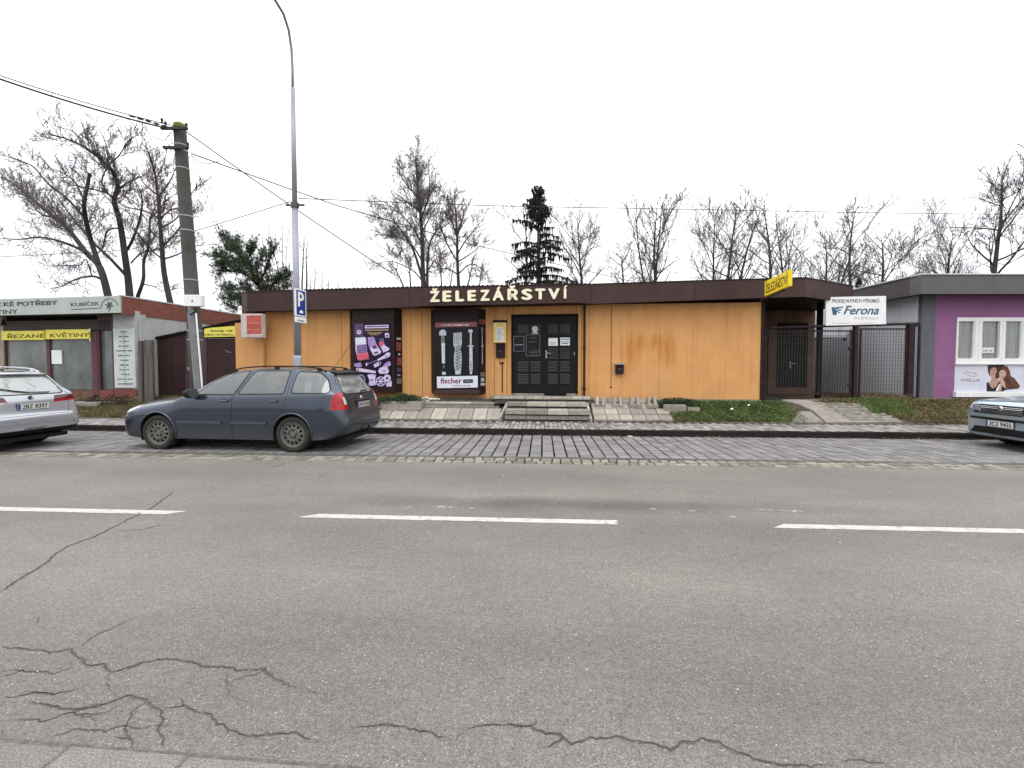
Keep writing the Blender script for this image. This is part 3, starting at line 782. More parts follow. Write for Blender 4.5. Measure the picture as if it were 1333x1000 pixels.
# showcase bays
def bay(pxl, pxf0, pxf1, pxr, ytop, ybot, yft, yfb, depth, name_label):
    ul, ur = U(pxl), U(pxr); f0, f1 = U(pxf0, depth), U(pxf1, depth)
    z0, z1 = ZS((pxl+pxr)/2, ybot, depth), ZS((pxl+pxr)/2, ytop, 0)
    mb = MB(); mb.prism([(ul, .05), (f0, -depth), (f1, -depth), (ur, .05)], z0, z1)
    o = mb.build('showcase_bay', BROWN_D, shop); tag(o, name_label)
    return o, f0, f1, ul, ur, z0, z1
def facing(parent, a, b_, z0, z1, mat, name, off=.004, th=.006):
    """thin sheet on a vertical face running from plan point a to b"""
    dx, dy = b_[0]-a[0], b_[1]-a[1]; L = math.hypot(dx, dy); nx, ny = dy/L, -dx/L
    mb = MB(); mb.prism([(a[0]+nx*off, a[1]+ny*off), (b_[0]+nx*off, b_[1]+ny*off), (b_[0]+nx*(off+th), b_[1]+ny*(off+th)), (a[0]+nx*(off+th), a[1]+ny*(off+th))], z0, z1)
    return mb.build(name, mat, parent)
POST_BK = M('poster_black', (.009, .008, .011), rough=.3, spec=.2, var=.3, bump=0)
POST_V = M('poster_violet_print', (.010, .006, .016), rough=.25, var=.3, vs=1.6, bump=0, spec=.2, col2=(.022, .009, .038))
INK_W = M('poster_pale_lilac', (.60, .52, .74), rough=.3, var=.18, vs=9, bump=0)
INK_L = M('poster_lilac', (.34, .24, .55), rough=.3, var=.3, vs=9, bump=0)
INK_D = M('poster_dark_violet', (.07, .04, .12), rough=.3, var=.3, vs=9, bump=0)
INK_R = M('poster_red', (.60, .10, .14), rough=.3, var=.2, bump=0)
INK_S = M('poster_silver', (.42, .47, .50), rough=.3, var=.35, vs=18, bump=0)
INK_SD = M('poster_grey', (.13, .15, .16), rough=.3, var=.3, vs=12, bump=0)
INK_M = M('poster_maroon', (.22, .055, .07), rough=.3, var=.15, bump=0)
INK_P = M('poster_purple_lettering', (.20, .02, .10), rough=.3, var=.1, bump=0)
INK_G = M('poster_white_blue', (.66, .68, .76), rough=.3, var=.06, bump=0)
INK_O = M('poster_ochre', (.34, .22, .10), rough=.3, var=.1, bump=0)
depth = .30
def poster_shape(parent, frame, d, pts, mat, layer, name='printed_motif', conv=None):
    P = []
    for q in pts:
        px, py = conv(*q); u, z = frame.uz(px, py, d); P.append((u, z))
    y = -d - .0025 * layer
    mb = MB(); mb.plate(P, y - .002, y + .001); return mb.build(name, mat, parent)
# --- bay with the power-tool poster
B1, f0, f1, ul, ur, z0, z1 = bay(456.5, 459.5, 513, 524.5, 404, 511, 0, 0, depth, 'dark brown showcase bay with a violet poster of power tool parts')
cv1 = lambda x, y: (450 + x / 8.333, 400 + y / 8.333)
def s1(pts, mat, layer=3, name='printed_motif'): return poster_shape(B1, SF, depth, pts, mat, layer, name, cv1)
s1([(88,175),(505,175),(505,865),(88,865)], POST_V, 1, 'poster')
s1([(95,180),(190,180),(190,318),(95,318)], INK_D, 2)
def ell(cx, cy, rx, ry, n=16, a0=0): return [(cx + rx*math.cos(a0 + 2*math.pi*k/n), cy + ry*math.sin(a0 + 2*math.pi*k/n)) for k in range(n)]
s1(ell(146,270,24,24), INK_W, 3); s1([(136,280),(158,255),(150,262),(158,278),(140,262)], INK_D, 4)
s1([(210,198),(465,190),(465,226),(210,230)], INK_W, 2); 
s1([(222,207),(448,200),(448,212),(222,218)], INK_D, 3)
s1([(210,244),(465,240),(465,254),(210,258)], INK_O, 2); s1([(235,275),(392,272),(392,284),(235,287)], INK_O, 2); s1([(265,293),(360,291),(360,300),(265,302)], INK_O, 2)
s1([(426,285),(450,278),(470,285),(474,328),(430,332)], INK_W, 2); s1(ell(450,310,12,12), INK_D, 3)
s1([(102,330),(205,322),(222,335),(226,400),(240,500),(256,562),(150,580),(130,565),(108,460)], INK_W, 2)
s1([(112,345),(212,338),(216,395),(114,400)], INK_G, 3)
s1([(120,418),(228,402),(240,490),(126,502)], INK_D, 4)
for k in range(6):
    for j in range(4): s1([(126+k*18+j*2,425+j*19-k*2),(138+k*18+j*2,423+j*19-k*2),(139+k*18+j*2,434+j*19-k*2),(127+k*18+j*2,436+j*19-k*2)], INK_L, 5)
s1([(122,506),(243,494),(256,562),(150,580),(132,566)], INK_R, 4)
s1([(240,328),(305,320),(318,350),(335,405),(280,430),(262,450),(245,400)], INK_L, 2)
s1([(262,448),(280,428),(335,405),(386,482),(380,500),(320,528),(300,520)], INK_W, 2); s1([(285,425),(325,408),(345,440),(300,456)], INK_D, 4); s1([(305,490),(350,478),(358,495),(318,508)], INK_D, 4)
s1([(362,400),(412,385),(430,420),(475,445),(470,468),(410,492),(400,470)], INK_W, 2); s1([(360,380),(410,372),(415,400),(385,432),(365,410)], INK_R, 3)
for k in range(4): s1([(370+k*12,340),(374+k*12,340),(378+k*12,378),(374+k*12,378)], INK_L, 2)
s1([(340,570),(420,520),(448,494),(478,492),(486,510),(478,535),(450,548),(350,582)], INK_W, 2); s1([(425,530),(455,515),(462,530),(435,542)], INK_L, 3)
for k in range(6): s1(ell(245+k*17,612-k*6,5,8,8), INK_L, 2)
s1([(215,615),(232,600),(238,625),(225,642)], INK_W, 2)
s1([(300,625),(352,594),(380,592),(384,615),(372,630),(318,655)], INK_W, 2); s1(ell(368,612,10,16,10,.3), INK_D, 3)
s1([(92,612),(165,600),(172,618),(178,640),(150,655),(92,640)], INK_L, 2)
s1([(112,660),(160,662),(328,692),(324,718),(160,700),(118,690)], INK_W, 2); s1([(120,665),(142,668),(146,688),(124,686)], INK_R, 3)
s1([(352,690),(370,660),(420,640),(440,600),(480,588),(490,625),(455,650),(470,700),(450,722),(370,722)], INK_W, 2); s1([(400,640),(440,600),(484,594),(470,640)], INK_L, 3); s1(ell(420,690,22,14), INK_L, 3)
s1(ell(165,790,48,60), INK_L, 2); s1(ell(165,790,38,48), POST_BK, 3)
s1([(235,735),(280,725),(330,735),(318,790),(330,842),(285,852),(250,845),(258,790)], INK_W, 2); s1(ell(284,790,16,16), INK_L, 3)
s1(ell(382,805,56,54,20), INK_W, 3); s1(ell(382,805,46,44,20), INK_D, 4); s1(ell(382,805,16,16), INK_W, 6)
for k in range(6):
    a = k * math.pi / 3; s1([(382+8*math.cos(a-.6), 805+8*math.sin(a-.6)), (382+48*math.cos(a-.13), 805+46*math.sin(a-.13)), (382+48*math.cos(a+.13), 805+46*math.sin(a+.13)), (382+8*math.cos(a+.6), 805+8*math.sin(a+.6))], INK_W, 5)
s1(ell(452,770,40,40,18), INK_W, 5); s1(ell(452,770,15,15,10), INK_D, 6)
s1([(440,825),(500,795),(500,860),(440,860)], INK_W, 2)
fa, fb = (f1, -depth), (ur, .05)
def side_pts(fa, fb, t0, t1): return ((fa[0]+(fb[0]-fa[0])*t0, fa[1]+(fb[1]-fa[1])*t0), (fa[0]+(fb[0]-fa[0])*t1, fa[1]+(fb[1]-fa[1])*t1))
a, b_ = side_pts(fa, fb, .1, .82); facing(B1, a, b_, z0 + .20, z1 - .22, POST_BK, 'side_poster')
zz = z0 + .24
for (h, mt, t0, t1) in [(.16, INK_SD, .2, .7), (.05, INK_L, .3, .6), (.12, INK_D, .25, .7), (.22, INK_M, .25, .75), (.05, INK_W, .4, .6), (.25, INK_M, .2, .7), (.06, INK_S, .25, .7)]:
    a, b_ = side_pts(fa, fb, t0, t1); facing(B1, a, b_, zz, zz + h, mt, 'printed_motif', .0115, .002); zz += h + .07
# --- bay with the wall-plug poster
B2, f0, f1, ul, ur, z0, z1 = bay(561.5, 564.5, 622.5, 632.5, 404, 513.5, 0, 0, depth, 'dark brown showcase bay with a black poster of large wall fixings')
cv2 = lambda x, y: (450 + x / 7.016, 400 + y / 7.016)
def s2(pts, mat, layer=3, name='printed_motif'): return poster_shape(B2, SF, depth, pts, mat, layer, name, cv2)
s2([(808,132),(1215,132),(1215,745),(808,745)], POST_BK, 1, 'poster')
s2([(820,143),(1195,135),(1195,176),(820,186)], INK_M, 2)
u0, zz0 = SF.uz(*cv2(870,172), depth); u1, zz1 = SF.uz(*cv2(1145,152), depth)
scribble('small_print', u0, u1, zz0, zz1 + .02, -depth - .0095, INK_G, B2, 5)
s2([(855,222),(876,205),(900,205),(918,222),(918,258),(855,258)], INK_S, 2); s2([(872,258),(903,258),(903,330),(872,330)], INK_SD, 3)
s2([(875,325),(908,325),(908,515),(880,515)], INK_S, 4); s2([(884,330),(892,330),(892,510),(886,510)], INK_G, 5); s2([(880,590),(914,590),(914,618),(882,618)], INK_S, 2); s2([(888,530),(904,530),(902,560),(890,560)], INK_SD, 2)
s2([(984,235),(1060,230),(1060,345),(1048,380),(1060,440),(1058,520),(1050,612),(1004,615),(990,520),(990,440),(1000,380),(984,345)], INK_S, 2)
for k in range(8): s2([(1002,372+k*28),(1046,345+k*28),(1050,358+k*28),(1006,388+k*28)], INK_SD, 4)
for k in range(4): s2([(994+k*16,238),(999+k*16,238),(999+k*16,340),(994+k*16,340)], INK_SD, 3)
s2([(1118,215),(1128,203),(1152,203),(1162,215),(1160,228),(1150,232),(1130,232),(1120,226)], INK_S, 2); s2([(1136,230),(1150,230),(1152,350),(1134,350)], INK_S, 2)
s2([(1117,350),(1168,350),(1168,360),(1117,360)], INK_S, 3); s2([(1130,360),(1158,360),(1160,560),(1154,612),(1136,612),(1130,560)], INK_S, 3)
for k in range(4): s2([(1138,500+k*26),(1151,492+k*26),(1151,504+k*26),(1138,512+k*26)], INK_SD, 5)
s2([(833,634),(1206,626),(1206,733),(835,740)], INK_G, 2)
u0, zz0 = SF.uz(*cv2(868,696), depth); u1, zz1 = SF.uz(*cv2(1060,650), depth)
lettering('poster_wordmark', 'fischer', u0, u1, zz0, zz1 + .01, -depth - .0075, INK_P, B2, bold=.03, th=.002)
s2([(1074,660),(1162,657),(1162,690),(1074,694)], POST_BK, 4); s2([(1086,669),(1150,667),(1150,682),(1086,684)], INK_SD, 5)
u0, zz0 = SF.uz(*cv2(975,722), depth); u1, zz1 = SF.uz(*cv2(1160,708), depth)
scribble('small_print', u0, u1, zz0, zz1, -depth - .0095, INK_SD, B2, 6)
s2([(808,755),(1222,752),(1222,788),(808,792)], BROWN, 2, 'sill_board')
fa, fb = (f1, -depth), (ur, .05)
a, b_ = side_pts(fa, fb, .08, .85); facing(B2, a, b_, z0 + .18, z1 - .24, POST_BK, 'side_poster')
a, b_ = side_pts(fa, fb, .08, .85); facing(B2, a, b_, z1 - .42, z1 - .28, INK_M, 'printed_motif', .0115, .002)
for (zA, zB, t0, t1, mt) in [(z1-.62,z1-.50,.3,.6,INK_SD),(z1-1.55,z1-.62,.42,.5,INK_S),(z1-1.05,z1-1.0,.35,.6,INK_S),(z0+.50,z0+.62,.25,.75,INK_SD),(z0+.36,z0+.46,.3,.7,INK_S),(z0+.24,z0+.32,.25,.8,INK_S)]:
    a, b_ = side_pts(fa, fb, t0, t1); facing(B2, a, b_, zA, zB, mt, 'printed_motif', .0115, .002)
for B, yb in ((B1, 0), (B2, 0)): pass

# black double door with louvred panels
def door_leaf(pa, pb, lab):
    u0, u1 = U(pa), U(pb)
    mb = MB(); mb.cbox(u0 + .006, u1 - .006, -.02, .05, zd0 + .01, zd1 - .01, .006)
    o = mb.build('door_leaf', BLACK, shop); tag(o, lab); return o
D1 = door_leaf(668.2, 708, 'left door leaf with two framed black notices and a round emblem'); D2 = door_leaf(708, 749.6, 'right door leaf with lever handle and two pale notices')
fr = MB(); u0, u1 = U(668), U(750)
fr.box(u0 - .05, u0, -.03, .1, zd0, zd1 + .05).box(u1, u1 + .05, -.03, .1, zd0, zd1 + .05).box(u0, u1, -.03, .1, zd1, zd1 + .05); fr.build('door_frame', BLACKM, shop)
cv3 = lambda x, y: (630 + x / 6.665, 400 + y / 6.665)
def rect3(leaf, x0, y0, x1, y1, mat, layer, name): return poster_shape(leaf, SF, .02, [(x0,y0),(x1,y0),(x1,y1),(x0,y1)], mat, layer, name, cv3)
LOUV = M('louvre_slat_paint', (.020, .019, .020), rough=.4, spec=.3, var=.2, bump=.03)
slat0 = None
for leaf, cols in ((D1, ((292,386),(406,490))), (D2, ((557,640),(662,746)))):
    for (xa, xb) in cols:
        for (ya, yb) in ((352,450),(472,560),(580,665)):
            if leaf is D1 and ya == 352: continue
            n_ = 6
            for k in range(n_):
                y0_, y1_ = ya + (yb-ya)*k/n_, ya + (yb-ya)*(k+.8)/n_
                ua_, za_ = SF.uz(*cv3(xa, y0_), .02); ub_, zb_ = SF.uz(*cv3(xb, y1_), .02)
                if slat0 is None:
                    mb = MB(); w, h = 1, 1
                    mb.add([(-.5,-.030,-.5),(.5,-.030,-.5),(.5,-.006,.5),(-.5,-.006,.5),(-.5,.0,-.5),(.5,.0,-.5),(.5,.0,.5),(-.5,.0,.5)], [(0,1,2,3),(4,7,6,5),(0,4,5,1),(1,5,6,2),(2,6,7,3),(3,7,4,0)])
                    slat0 = mb.build('louvre_slat', LOUV, leaf); q = slat0
                else: q = piece(slat0, leaf)
                q.location = ((ua_+ub_)/2, -.02, (za_+zb_)/2); q.scale = (ub_-ua_, 1, za_-zb_)
        rect3(leaf, xa, 150, xb, 228, LOUV, 2, 'top_panel')
rect3(D2, 560, 268, 640, 335, PAPER, 8, 'paper_notice'); rect3(D2, 662, 265, 745, 332, PAPER, 8, 'paper_notice')
rect3(D2, 668, 295, 740, 306, M('notice_blue', (.28,.38,.48), bump=0), 10, 'notice_band'); rect3(D2, 668, 275, 740, 282, M('notice_dark', (.08,.12,.14), bump=0), 10, 'notice_band'); rect3(D2, 675, 312, 730, 320, M('notice_dark', (.08,.12,.14), bump=0), 10, 'notice_band')
u0, zz0 = SF.uz(*cv3(570, 326), 0); u1, zz1 = SF.uz(*cv3(632, 300), 0)
scribble('small_print', u0, u1, zz0, zz1, -.043, INK_SD, D2, 8, 2)
for (x0, y0, x1, y1) in ((256,250,350,385),(364,236,487,425)):
    rect3(D1, x0, y0, x1, y1, INK_SD, 5, 'notice_border'); rect3(D1, x0+5, y0+5, x1-5, y1-5, POST_BK, 7, 'black_notice')
u0, zz0 = SF.uz(*cv3(262, 332), 0); u1, zz1 = SF.uz(*cv3(345, 318), 0); scribble('small_print', u0, u1, zz0, zz1, -.039, INK_S, D1, 9)
for i, (xa, xb, y) in enumerate(((395,455,265),(385,470,300),(390,480,378),(385,482,392),(400,475,414))):
    u0, zz0 = SF.uz(*cv3(xa, y+5), 0); u1, zz1 = SF.uz(*cv3(xb, y-5), 0); scribble('small_print', u0, u1, zz0, zz1, -.039, INK_SD, D1, 20+i)
poster_shape(D1, SF, .02, ell(443,190,24,24,20), PAPER, 5, 'round_emblem', cv3); poster_shape(D1, SF, .02, ell(443,188,14,14,14), INK_SD, 7, 'emblem_ring', cv3); poster_shape(D1, SF, .02, ell(443,188,7,8,10), PAPER, 9, 'emblem_centre', cv3)
rect3(D1, 420, 219, 468, 228, PAPER, 5, 'emblem_bar')
# lever handle
hu, hz = SF.uz(*cv3(541, 410), .02); mb = MB(); mb.cbox(hu - .02, hu + .02, -.035, -.018, hz - .11, hz + .11, .004); mb.tube([(hu, -.03, hz + .03), (hu, -.085, hz + .03), (hu + .05, -.09, hz + .032), (hu + .13, -.085, hz + .03)], .011, 8)
mb.build('lever_handle', GREY_ST, D2)
mb = MB(); a_, b2 = SF.uz(*cv3(783, 402), .02); mb.cbox(a_ - .006, a_ + .01, -.04, -.018, b2 - .05, b2 + .05, .003); mb.build('lock_plate', GREY_ST, D2)
mb = MB(); mb.cbox(U(709), U(737), -.30, -.12, zd0 - .02, zd0 + .035, .01); o = mb.build('door_mat', BLACKM); o.location = SF.O; o.rotation_euler = (0, 0, SF.a); tag(o, 'black rubber mat rolled at the foot of the shop door', 'door mat')
# downpipe right of the door and small conduit below the letterbox
mb = MB(); x = U(760.6, .06); mb.tube([(x, -.06, EAVE + .15), (x, -.06, ZS(760, 519))], .030, 8); mb.cbox(x-.045, x+.045, -.10, 0, ZS(760, 508), ZS(760, 504), .004)
mb.cbox(x-.04, x+.04, -.09, 0, 2.0, 2.04, .004); mb.build('downpipe', BROWN_D, shop)
mb = MB(); x = U(654); mb.box(x-.012, x+.012, -.045, -.02, ZS(654, 511), ZS(654, 472)).box(x-.075, x+.05, -.047, -.018, ZS(654, 473.5), ZS(654, 471.5)); mb.build('conduit', BROWN_D, shop)
mb = MB(); x = U(795.6); mb.lathe([(0, -.012), (.025, -.010), (.03, 0)], 'y', (x, 0, ZS(795, 504.5)), 8); mb.build('wall_bolt', BROWN_D, shop)
mb = MB(); x = U(795.6); mb.tube([(x, -.008, ZS(795, 400)), (x, -.008, ZS(795, 460)), (x, -.004, ZS(795, 504))], .006, 6); mb.build('joint_cable', BROWN_D, shop)

# things hung on the wall
def wall_thing(name, label, cat, px, py, d=0.0, frame=SF):
    u, z = frame.uz(px, py, d); e = empty(name, label, cat, frame.w(u, d, z), frame.a); return e
YEL = M('yellow_enamel', (.72, .50, .07), rough=.5, var=.08, bump=.02); YEL_S = M('yellow_sign_face', (.82, .62, .015), rough=.45, var=.05, bump=0)
YEL_P = M('pale_yellow_sign_face', (.74, .66, .10), rough=.5, var=.08, bump=0)
tb = wall_thing('notice_case', 'pale yellow notice case with opening hours, above the brown letterbox', 'notice case', 651, 446.5, .02)
w = .172; h = (ZS(651,420) - ZS(651,446.5))
mb = MB(); mb.cbox(-w, w, -.09, 0, 0, h, .012); mb.build('case_body', M('ivory_enamel', (.70,.62,.36), rough=.5, bump=.02), tb)
mb = MB(); mb.add([(-w-.02,-.13,h),(w+.02,-.13,h),(w+.02,0,h),(-w-.02,0,h),(-w-.02,0,h+.07),(w+.02,0,h+.07)], [(0,1,2,3),(0,4,5,1),(0,3,4),(1,5,2),(3,2,5,4)]); mb.build('case_roof', BROWN_D, tb)
mb = MB(); mb.plate([(-w*.5,.06),(w*.55,.06),(w*.55,h*.74),(-w*.5,h*.74)], -.096, -.088); o = mb.build('timetable_sheet', PAPER, tb)
scribble('small_print', -w*.45, w*.5, .07, h*.72, -.098, INK_SD, tb, 3, 7)
mb = MB(); mb.plate([(-w*.8,h*.80),(w*.8,h*.80),(w*.5,h*.93),(-w*.5,h*.93)], -.095, -.088); mb.build('header_strip', YEL, tb)
for (sx_, nm) in ((-1,'a'),(1,'b')):
    mb = MB(); mb.plate([(sx_*w*.78-.02,.05),(sx_*w*.78+.02,.05),(sx_*w*.78+.02,h*.76),(sx_*w*.78-.02,h*.76)], -.094, -.088); mb.build('side_strip', YEL, tb)
def letterbox(px, py0, py1, lab, wpx, mat, top=None):
    e = wall_thing('letterbox', lab, 'letterbox', px, py1, .0); hh = ZS(px, py0) - ZS(px, py1); ww = wpx / 45.0 / 2
    mb = MB(); mb.cbox(-ww, ww, -.11, 0, 0, hh, .012); mb.build('box_body', mat, e)
    mb = MB(); mb.add([(-ww-.012,-.13,hh-.015),(ww+.012,-.13,hh-.015),(ww+.012,0,hh+.03),(-ww-.012,0,hh+.03),(-ww-.012,-.13,hh-.005),(ww+.012,-.13,hh-.005),(ww+.012,0,hh+.045),(-ww-.012,0,hh+.045)], [(0,3,2,1),(4,5,6,7),(0,1,5,4),(1,2,6,5),(2,3,7,6),(3,0,4,7)]); mb.build('lid', top or mat, e)
    mb = MB(); mb.box(-ww*.7, ww*.7, -.113, -.108, hh*.74, hh*.80); mb.build('slot', BLACKM, e)
    mb = MB(); mb.lathe([(0,-.117),(.012,-.116),(.013,-.108)], 'y', (0,0,hh*.5), 8); mb.build('lock', GREY_ST, e)
    return e
letterbox(652, 449, 466, 'dark brown letterbox directly under the yellow notice case', 11.5, BROWN_D)
letterbox(806, 474, 487, 'small brown letterbox with pale lid on the blank orange wall', 10, BROWN_D, CONC_L)

# the rusty-red light box at the left end
lb = wall_thing('light_box_sign', 'old light box sign with faded red face on the left end of the orange shop', 'sign', 314, 440, .55)
z0_ = SF.uz(314, 440.3, .55)[1]; z1_ = SF.uz(314, 409, .55)[1]; H = z1_ - z0_; W = U(341.5, .55) - U(314, .55)
mb = MB(); mb.cbox(0, W, 0, .16, 0, H, .012); mb.build('box_frame', M('aged_white_frame', (.55,.52,.50), rough=.6, var=.15), lb)
FR = M('faded_red_face', (.46,.085,.065), rough=.5, var=.22, vs=5, patch=(.52,.22,.18), patch_lo=.6)
mb = MB(); mb.plate([(W*.28,H*.16),(W*.97,H*.16),(W*.97,H*.93),(W*.28,H*.93)], -.006, .002); mb.build('red_face', FR, lb)
mb = MB(); mb.plate([(W*.28,H*.03),(W*.97,H*.03),(W*.97,H*.13),(W*.28,H*.13)], -.006, .002); mb.build('white_strip', M('faded_pink_face', (.55,.40,.38), bump=0), lb)
for k, (a, b_) in enumerate(((.30,.95),(.34,.9))): scribble('faded_print', W*a, W*b_, H*(.30+.28*k), H*(.42+.28*k), -.006, M('faded_lettering', (.55,.25,.20), bump=0), lb, 40+k)
mb = MB(); mb.tube([(W*.4,.1,H*.95),(W*.4,.2,H+.22)], .02, 6); mb.tube([(W*.4,.08,H*.3),(W*.4,.56,H*.3)], .02, 6); mb.build('bracket', BROWN_D, lb)

# yellow projecting sign above the right end
A, Bp = Vector((6.843 * .9375 * 1.0, 12.4 * .9375, 0)), Vector((6.62 * .9375, 10.9 * .9375, 0))
A = at(997.6, 364.4, 11.72); B_ = at(1029.4, 353.6, 10.25)
ang = math.atan2(B_.y - A.y, B_.x - A.x); Ls = math.hypot(B_.x - A.x, B_.y - A.y)
za1, za0 = at(997.6,364.4,11.72).z, at(997.6,383.4,11.72).z; zb1, zb0 = at(1029.4,353.6,10.25).z, at(1029.4,375.6,10.25).z
ys = empty('projecting_sign', 'yellow double-sided sign reading ŽELEZÁŘSTVÍ projecting above the right end of the fascia', 'sign', (A.x, A.y, 0), ang)
zt, zb_ = (za1+zb1)/2, (za0+zb0)/2
mb = MB(); mb.cbox(0, Ls, -.035, .035, zb_, zt, .008); mb.build('sign_board', YEL_S, ys)
for s_ in (-1, 1):
    if s_ == -1:
        lettering('sign_lettering', 'ŽELEZÁŘSTVÍ', Ls*.05, Ls*.95, zb_ + (zt-zb_)*.18, zb_ + (zt-zb_)*.72, -.0355, M('sign_brown_letter', (.10,.04,.01), bump=0), ys, bold=.006, th=.002, fit='cap')
mb = MB()
mb.tube([(-.28,0,zb_-.06),(Ls*.8,0,zb_-.03)], .018, 6); mb.tube([(.05,0,zb_-.05),(.05,0,zb_+.04)], .014, 6); mb.tube([(Ls*.7,0,zb_-.03),(Ls*.7,0,zb_+.04)], .014, 6); mb.build('bracket', BROWN_D, ys)
# conduit and bracket at the right corner of the shop
mb = MB(); mb.cbox(U(990)+.0, U(994), -.03, .06, BASE-.1, EAVE+.1, .004); mb.build('corner_trim', BROWN_D, shop)

# recessed side entrance at the right end
yr = 2.75
RW_ = lambda px, py=460: SF.uz(px, py, -yr)
mb = MB(); u0, _ = RW_(985); u1, _ = RW_(1060); ud0, zdd0 = RW_(1010.5, 504.5); ud1, zdd1 = RW_(1052, 420)
mb.box(u0, ud0, yr, yr+.2, .4, 3.4).box(ud1, u1, yr, yr+.2, .4, 3.4).box(ud0, ud1, yr, yr+.2, zdd1, 3.4).box(ud0, ud1, yr, yr+.2, .4, zdd0).box(u1-.12, u1, yr+.2, 9.0, .4, 3.4); mb.build('recess_wall', BROWN_W, shop)
mb = MB(); mb.box(uR-.03, uR+.02, .05, yr, .4, 3.4); mb.build('return_wall', BROWN_W, shop)
mb = MB(); mb.cbox(ud0+.02, ud1-.02, yr+.03, yr+.08, zdd0+.02, zdd1-.02, .01); sd_ = mb.build('side_door', BLACK, shop)
mb = MB()
for (a, b_, c_, d_) in ((ud0, ud0+.05, zdd0, zdd1), (ud1-.05, ud1, zdd0, zdd1), (ud0+.05, ud1-.05, zdd1-.05, zdd1)): mb.box(a, b_, yr-.02, yr+.04, c_, d_)
mb.build('side_door_frame', BROWN_D, shop)
dw = ud1 - ud0 - .12
for k in range(9):
    zz = zdd0 + .12 + k * (zdd1 - zdd0 - .3) / 9
    mb = MB(); mb.cbox(ud0+.06, ud0+.06+dw*.48, yr+.02, yr+.03, zz, zz+.17, .004); mb.cbox(ud0+.06+dw*.52, ud1-.06, yr+.02, yr+.03, zz, zz+.17, .004); mb.build('door_panel', BLACK, sd_)
hu = ud0 + (ud1-ud0)*.45; mb = MB(); mb.cbox(hu-.02, hu+.02, yr-.0, yr+.02, 1.45, 1.68, .004); mb.tube([(hu, yr, 1.62), (hu, yr-.06, 1.62), (hu+.12, yr-.06, 1.615)], .012, 6); mb.build('side_door_handle', GREY_ST, sd_)
cu, cz = SF.uz(1065, 511, -1.1); mb = MB(); mb.cbox(cu-.06, cu+.06, 1.04, 1.16, .5, 3.42, .01); mb.build('eave_post', BLACKM, shop)

# steps and ledge in front of the shop
def blk(name, u0, u1, d0, d1, z0, z1, mat=STEP, parent=None, c=.012):
    mb = MB(); mb.cbox(-(u1-u0)/2 + .004, (u1-u0)/2 - .004, -(d1-d0)/2, (d1-d0)/2, 0, z1 - z0, c)
    o = mb.build(name, mat, parent); o.location = ((u0+u1)/2, -(d0+d1)/2, z0); o.rotation_euler = (0, 0, rnd.uniform(-.008, .008)); return o
steps = empty('entrance_steps', 'weathered block steps with raised platform leading to the black shop door', 'steps', SF.O, SF.a)
D0 = 1.42; 
def sp(px, py, d): return SF.uz(px, py, d)
def course(pxa, pxb, joints, d_front, d_back, ya, yb, mat=STEP):
    xs = [pxa] + joints + [pxb]
    z0 = sp((pxa+pxb)/2, yb, d_front)[1]; z1 = sp((pxa+pxb)/2, ya, d_front)[1]
    for a, b_ in zip(xs[:-1], xs[1:]): blk('step_block', U(a, d_front, 530), U(b_, d_front, 530), d_back, d_front + rnd.uniform(-.01, .01), z0 + .004, z1, mat, steps)
course(657, 769.5, [684.5, 712.5, 739.5], D0 - .035, .9, 541.3, 547, CONC)
course(657.5, 768.5, [685, 713, 740], D0 + .01, .9, 533.6, 540.4)
course(660, 764.5, [685, 712, 738], D0 - .39, .6, 530.2, 534.2, CONC_D)  # darker riser: shadow under the tread above is put into the colour
course(660, 763.5, [685.5, 711.5, 737.5], D0 - .32, .6, 524.2, 529.7)
course(644, 769, [665, 700, 745], D0 - .72, .10, 520.8, 526.5, CONC_D)  # darker riser: shadow below the platform edge is painted in
course(642, 768.5, [692.5, 717, 744], D0 - .66, .40, 516.8, 520.4)
zp = sp(700, 516.8, D0 - .66)[1]
for k in range(4):
    u0 = U(642) + (U(768.5) - U(642)) * k / 4; blk('platform_slab', u0 + .003, u0 + (U(768.5) - U(642)) / 4, .03, .40, zp - .1, zp - .004, CONC, steps)
blk('door_sill', U(667), U(750), -.02, .10, zp - .05, zd0 + .006, CONC, steps)
for s_, (pa, pb) in ((0, (649, 658.5)), (1, (766, 772))):       # raked side kerbs
    mb = MB(); d1, d2 = (D0 + .02, D0 - .40)
    ua_, ub_ = (U(650.5, D0, 540), U(660, D0-.35, 525)) if s_ == 0 else (U(769.5, D0, 540), U(764.5, D0-.35, 525))
    zA, zB = z_ground(0, 11.75) + .06, sp(660, 524, D0-.35)[1]
    w_ = .05
    vs = [(ua_-w_/2,-d1,zA-.1),(ua_+w_/2,-d1,zA-.1),(ub_+w_/2,-d2,zA-.1),(ub_-w_/2,-d2,zA-.1),(ua_-w_/2,-d1,zA+.02),(ua_+w_/2,-d1,zA+.02),(ub_+w_/2,-d2,zB),(ub_-w_/2,-d2,zB)]
    mb.add(vs, [(0,3,2,1),(4,5,6,7),(0,1,5,4),(1,2,6,5),(2,3,7,6),(3,0,4,7)]); mb.build('side_kerb', CONC_L, steps)
ledge = empty('block_ledge', 'low concrete block ledge under the fixings showcase, left of the steps', 'ledge', SF.O, SF.a)
dl = .78
zl0, zl1 = sp(600, 537, dl)[1], sp(600, 524.3, dl)[1]
for a, b_ in ((548, 568.5), (568.5, 604.5), (604.5, 643)): blk('ledge_block', U(a, dl, 530), U(b_, dl, 530), dl - .18, dl, zl0 - .05, zl1 - .045, CONC, ledge)
for a, b_ in ((548, 580), (580, 612), (612, 643.5)): blk('ledge_coping', U(a, dl, 530), U(b_, dl, 530), dl - .40, dl + .012, zl1 - .041, zl1, CONC_L, ledge)
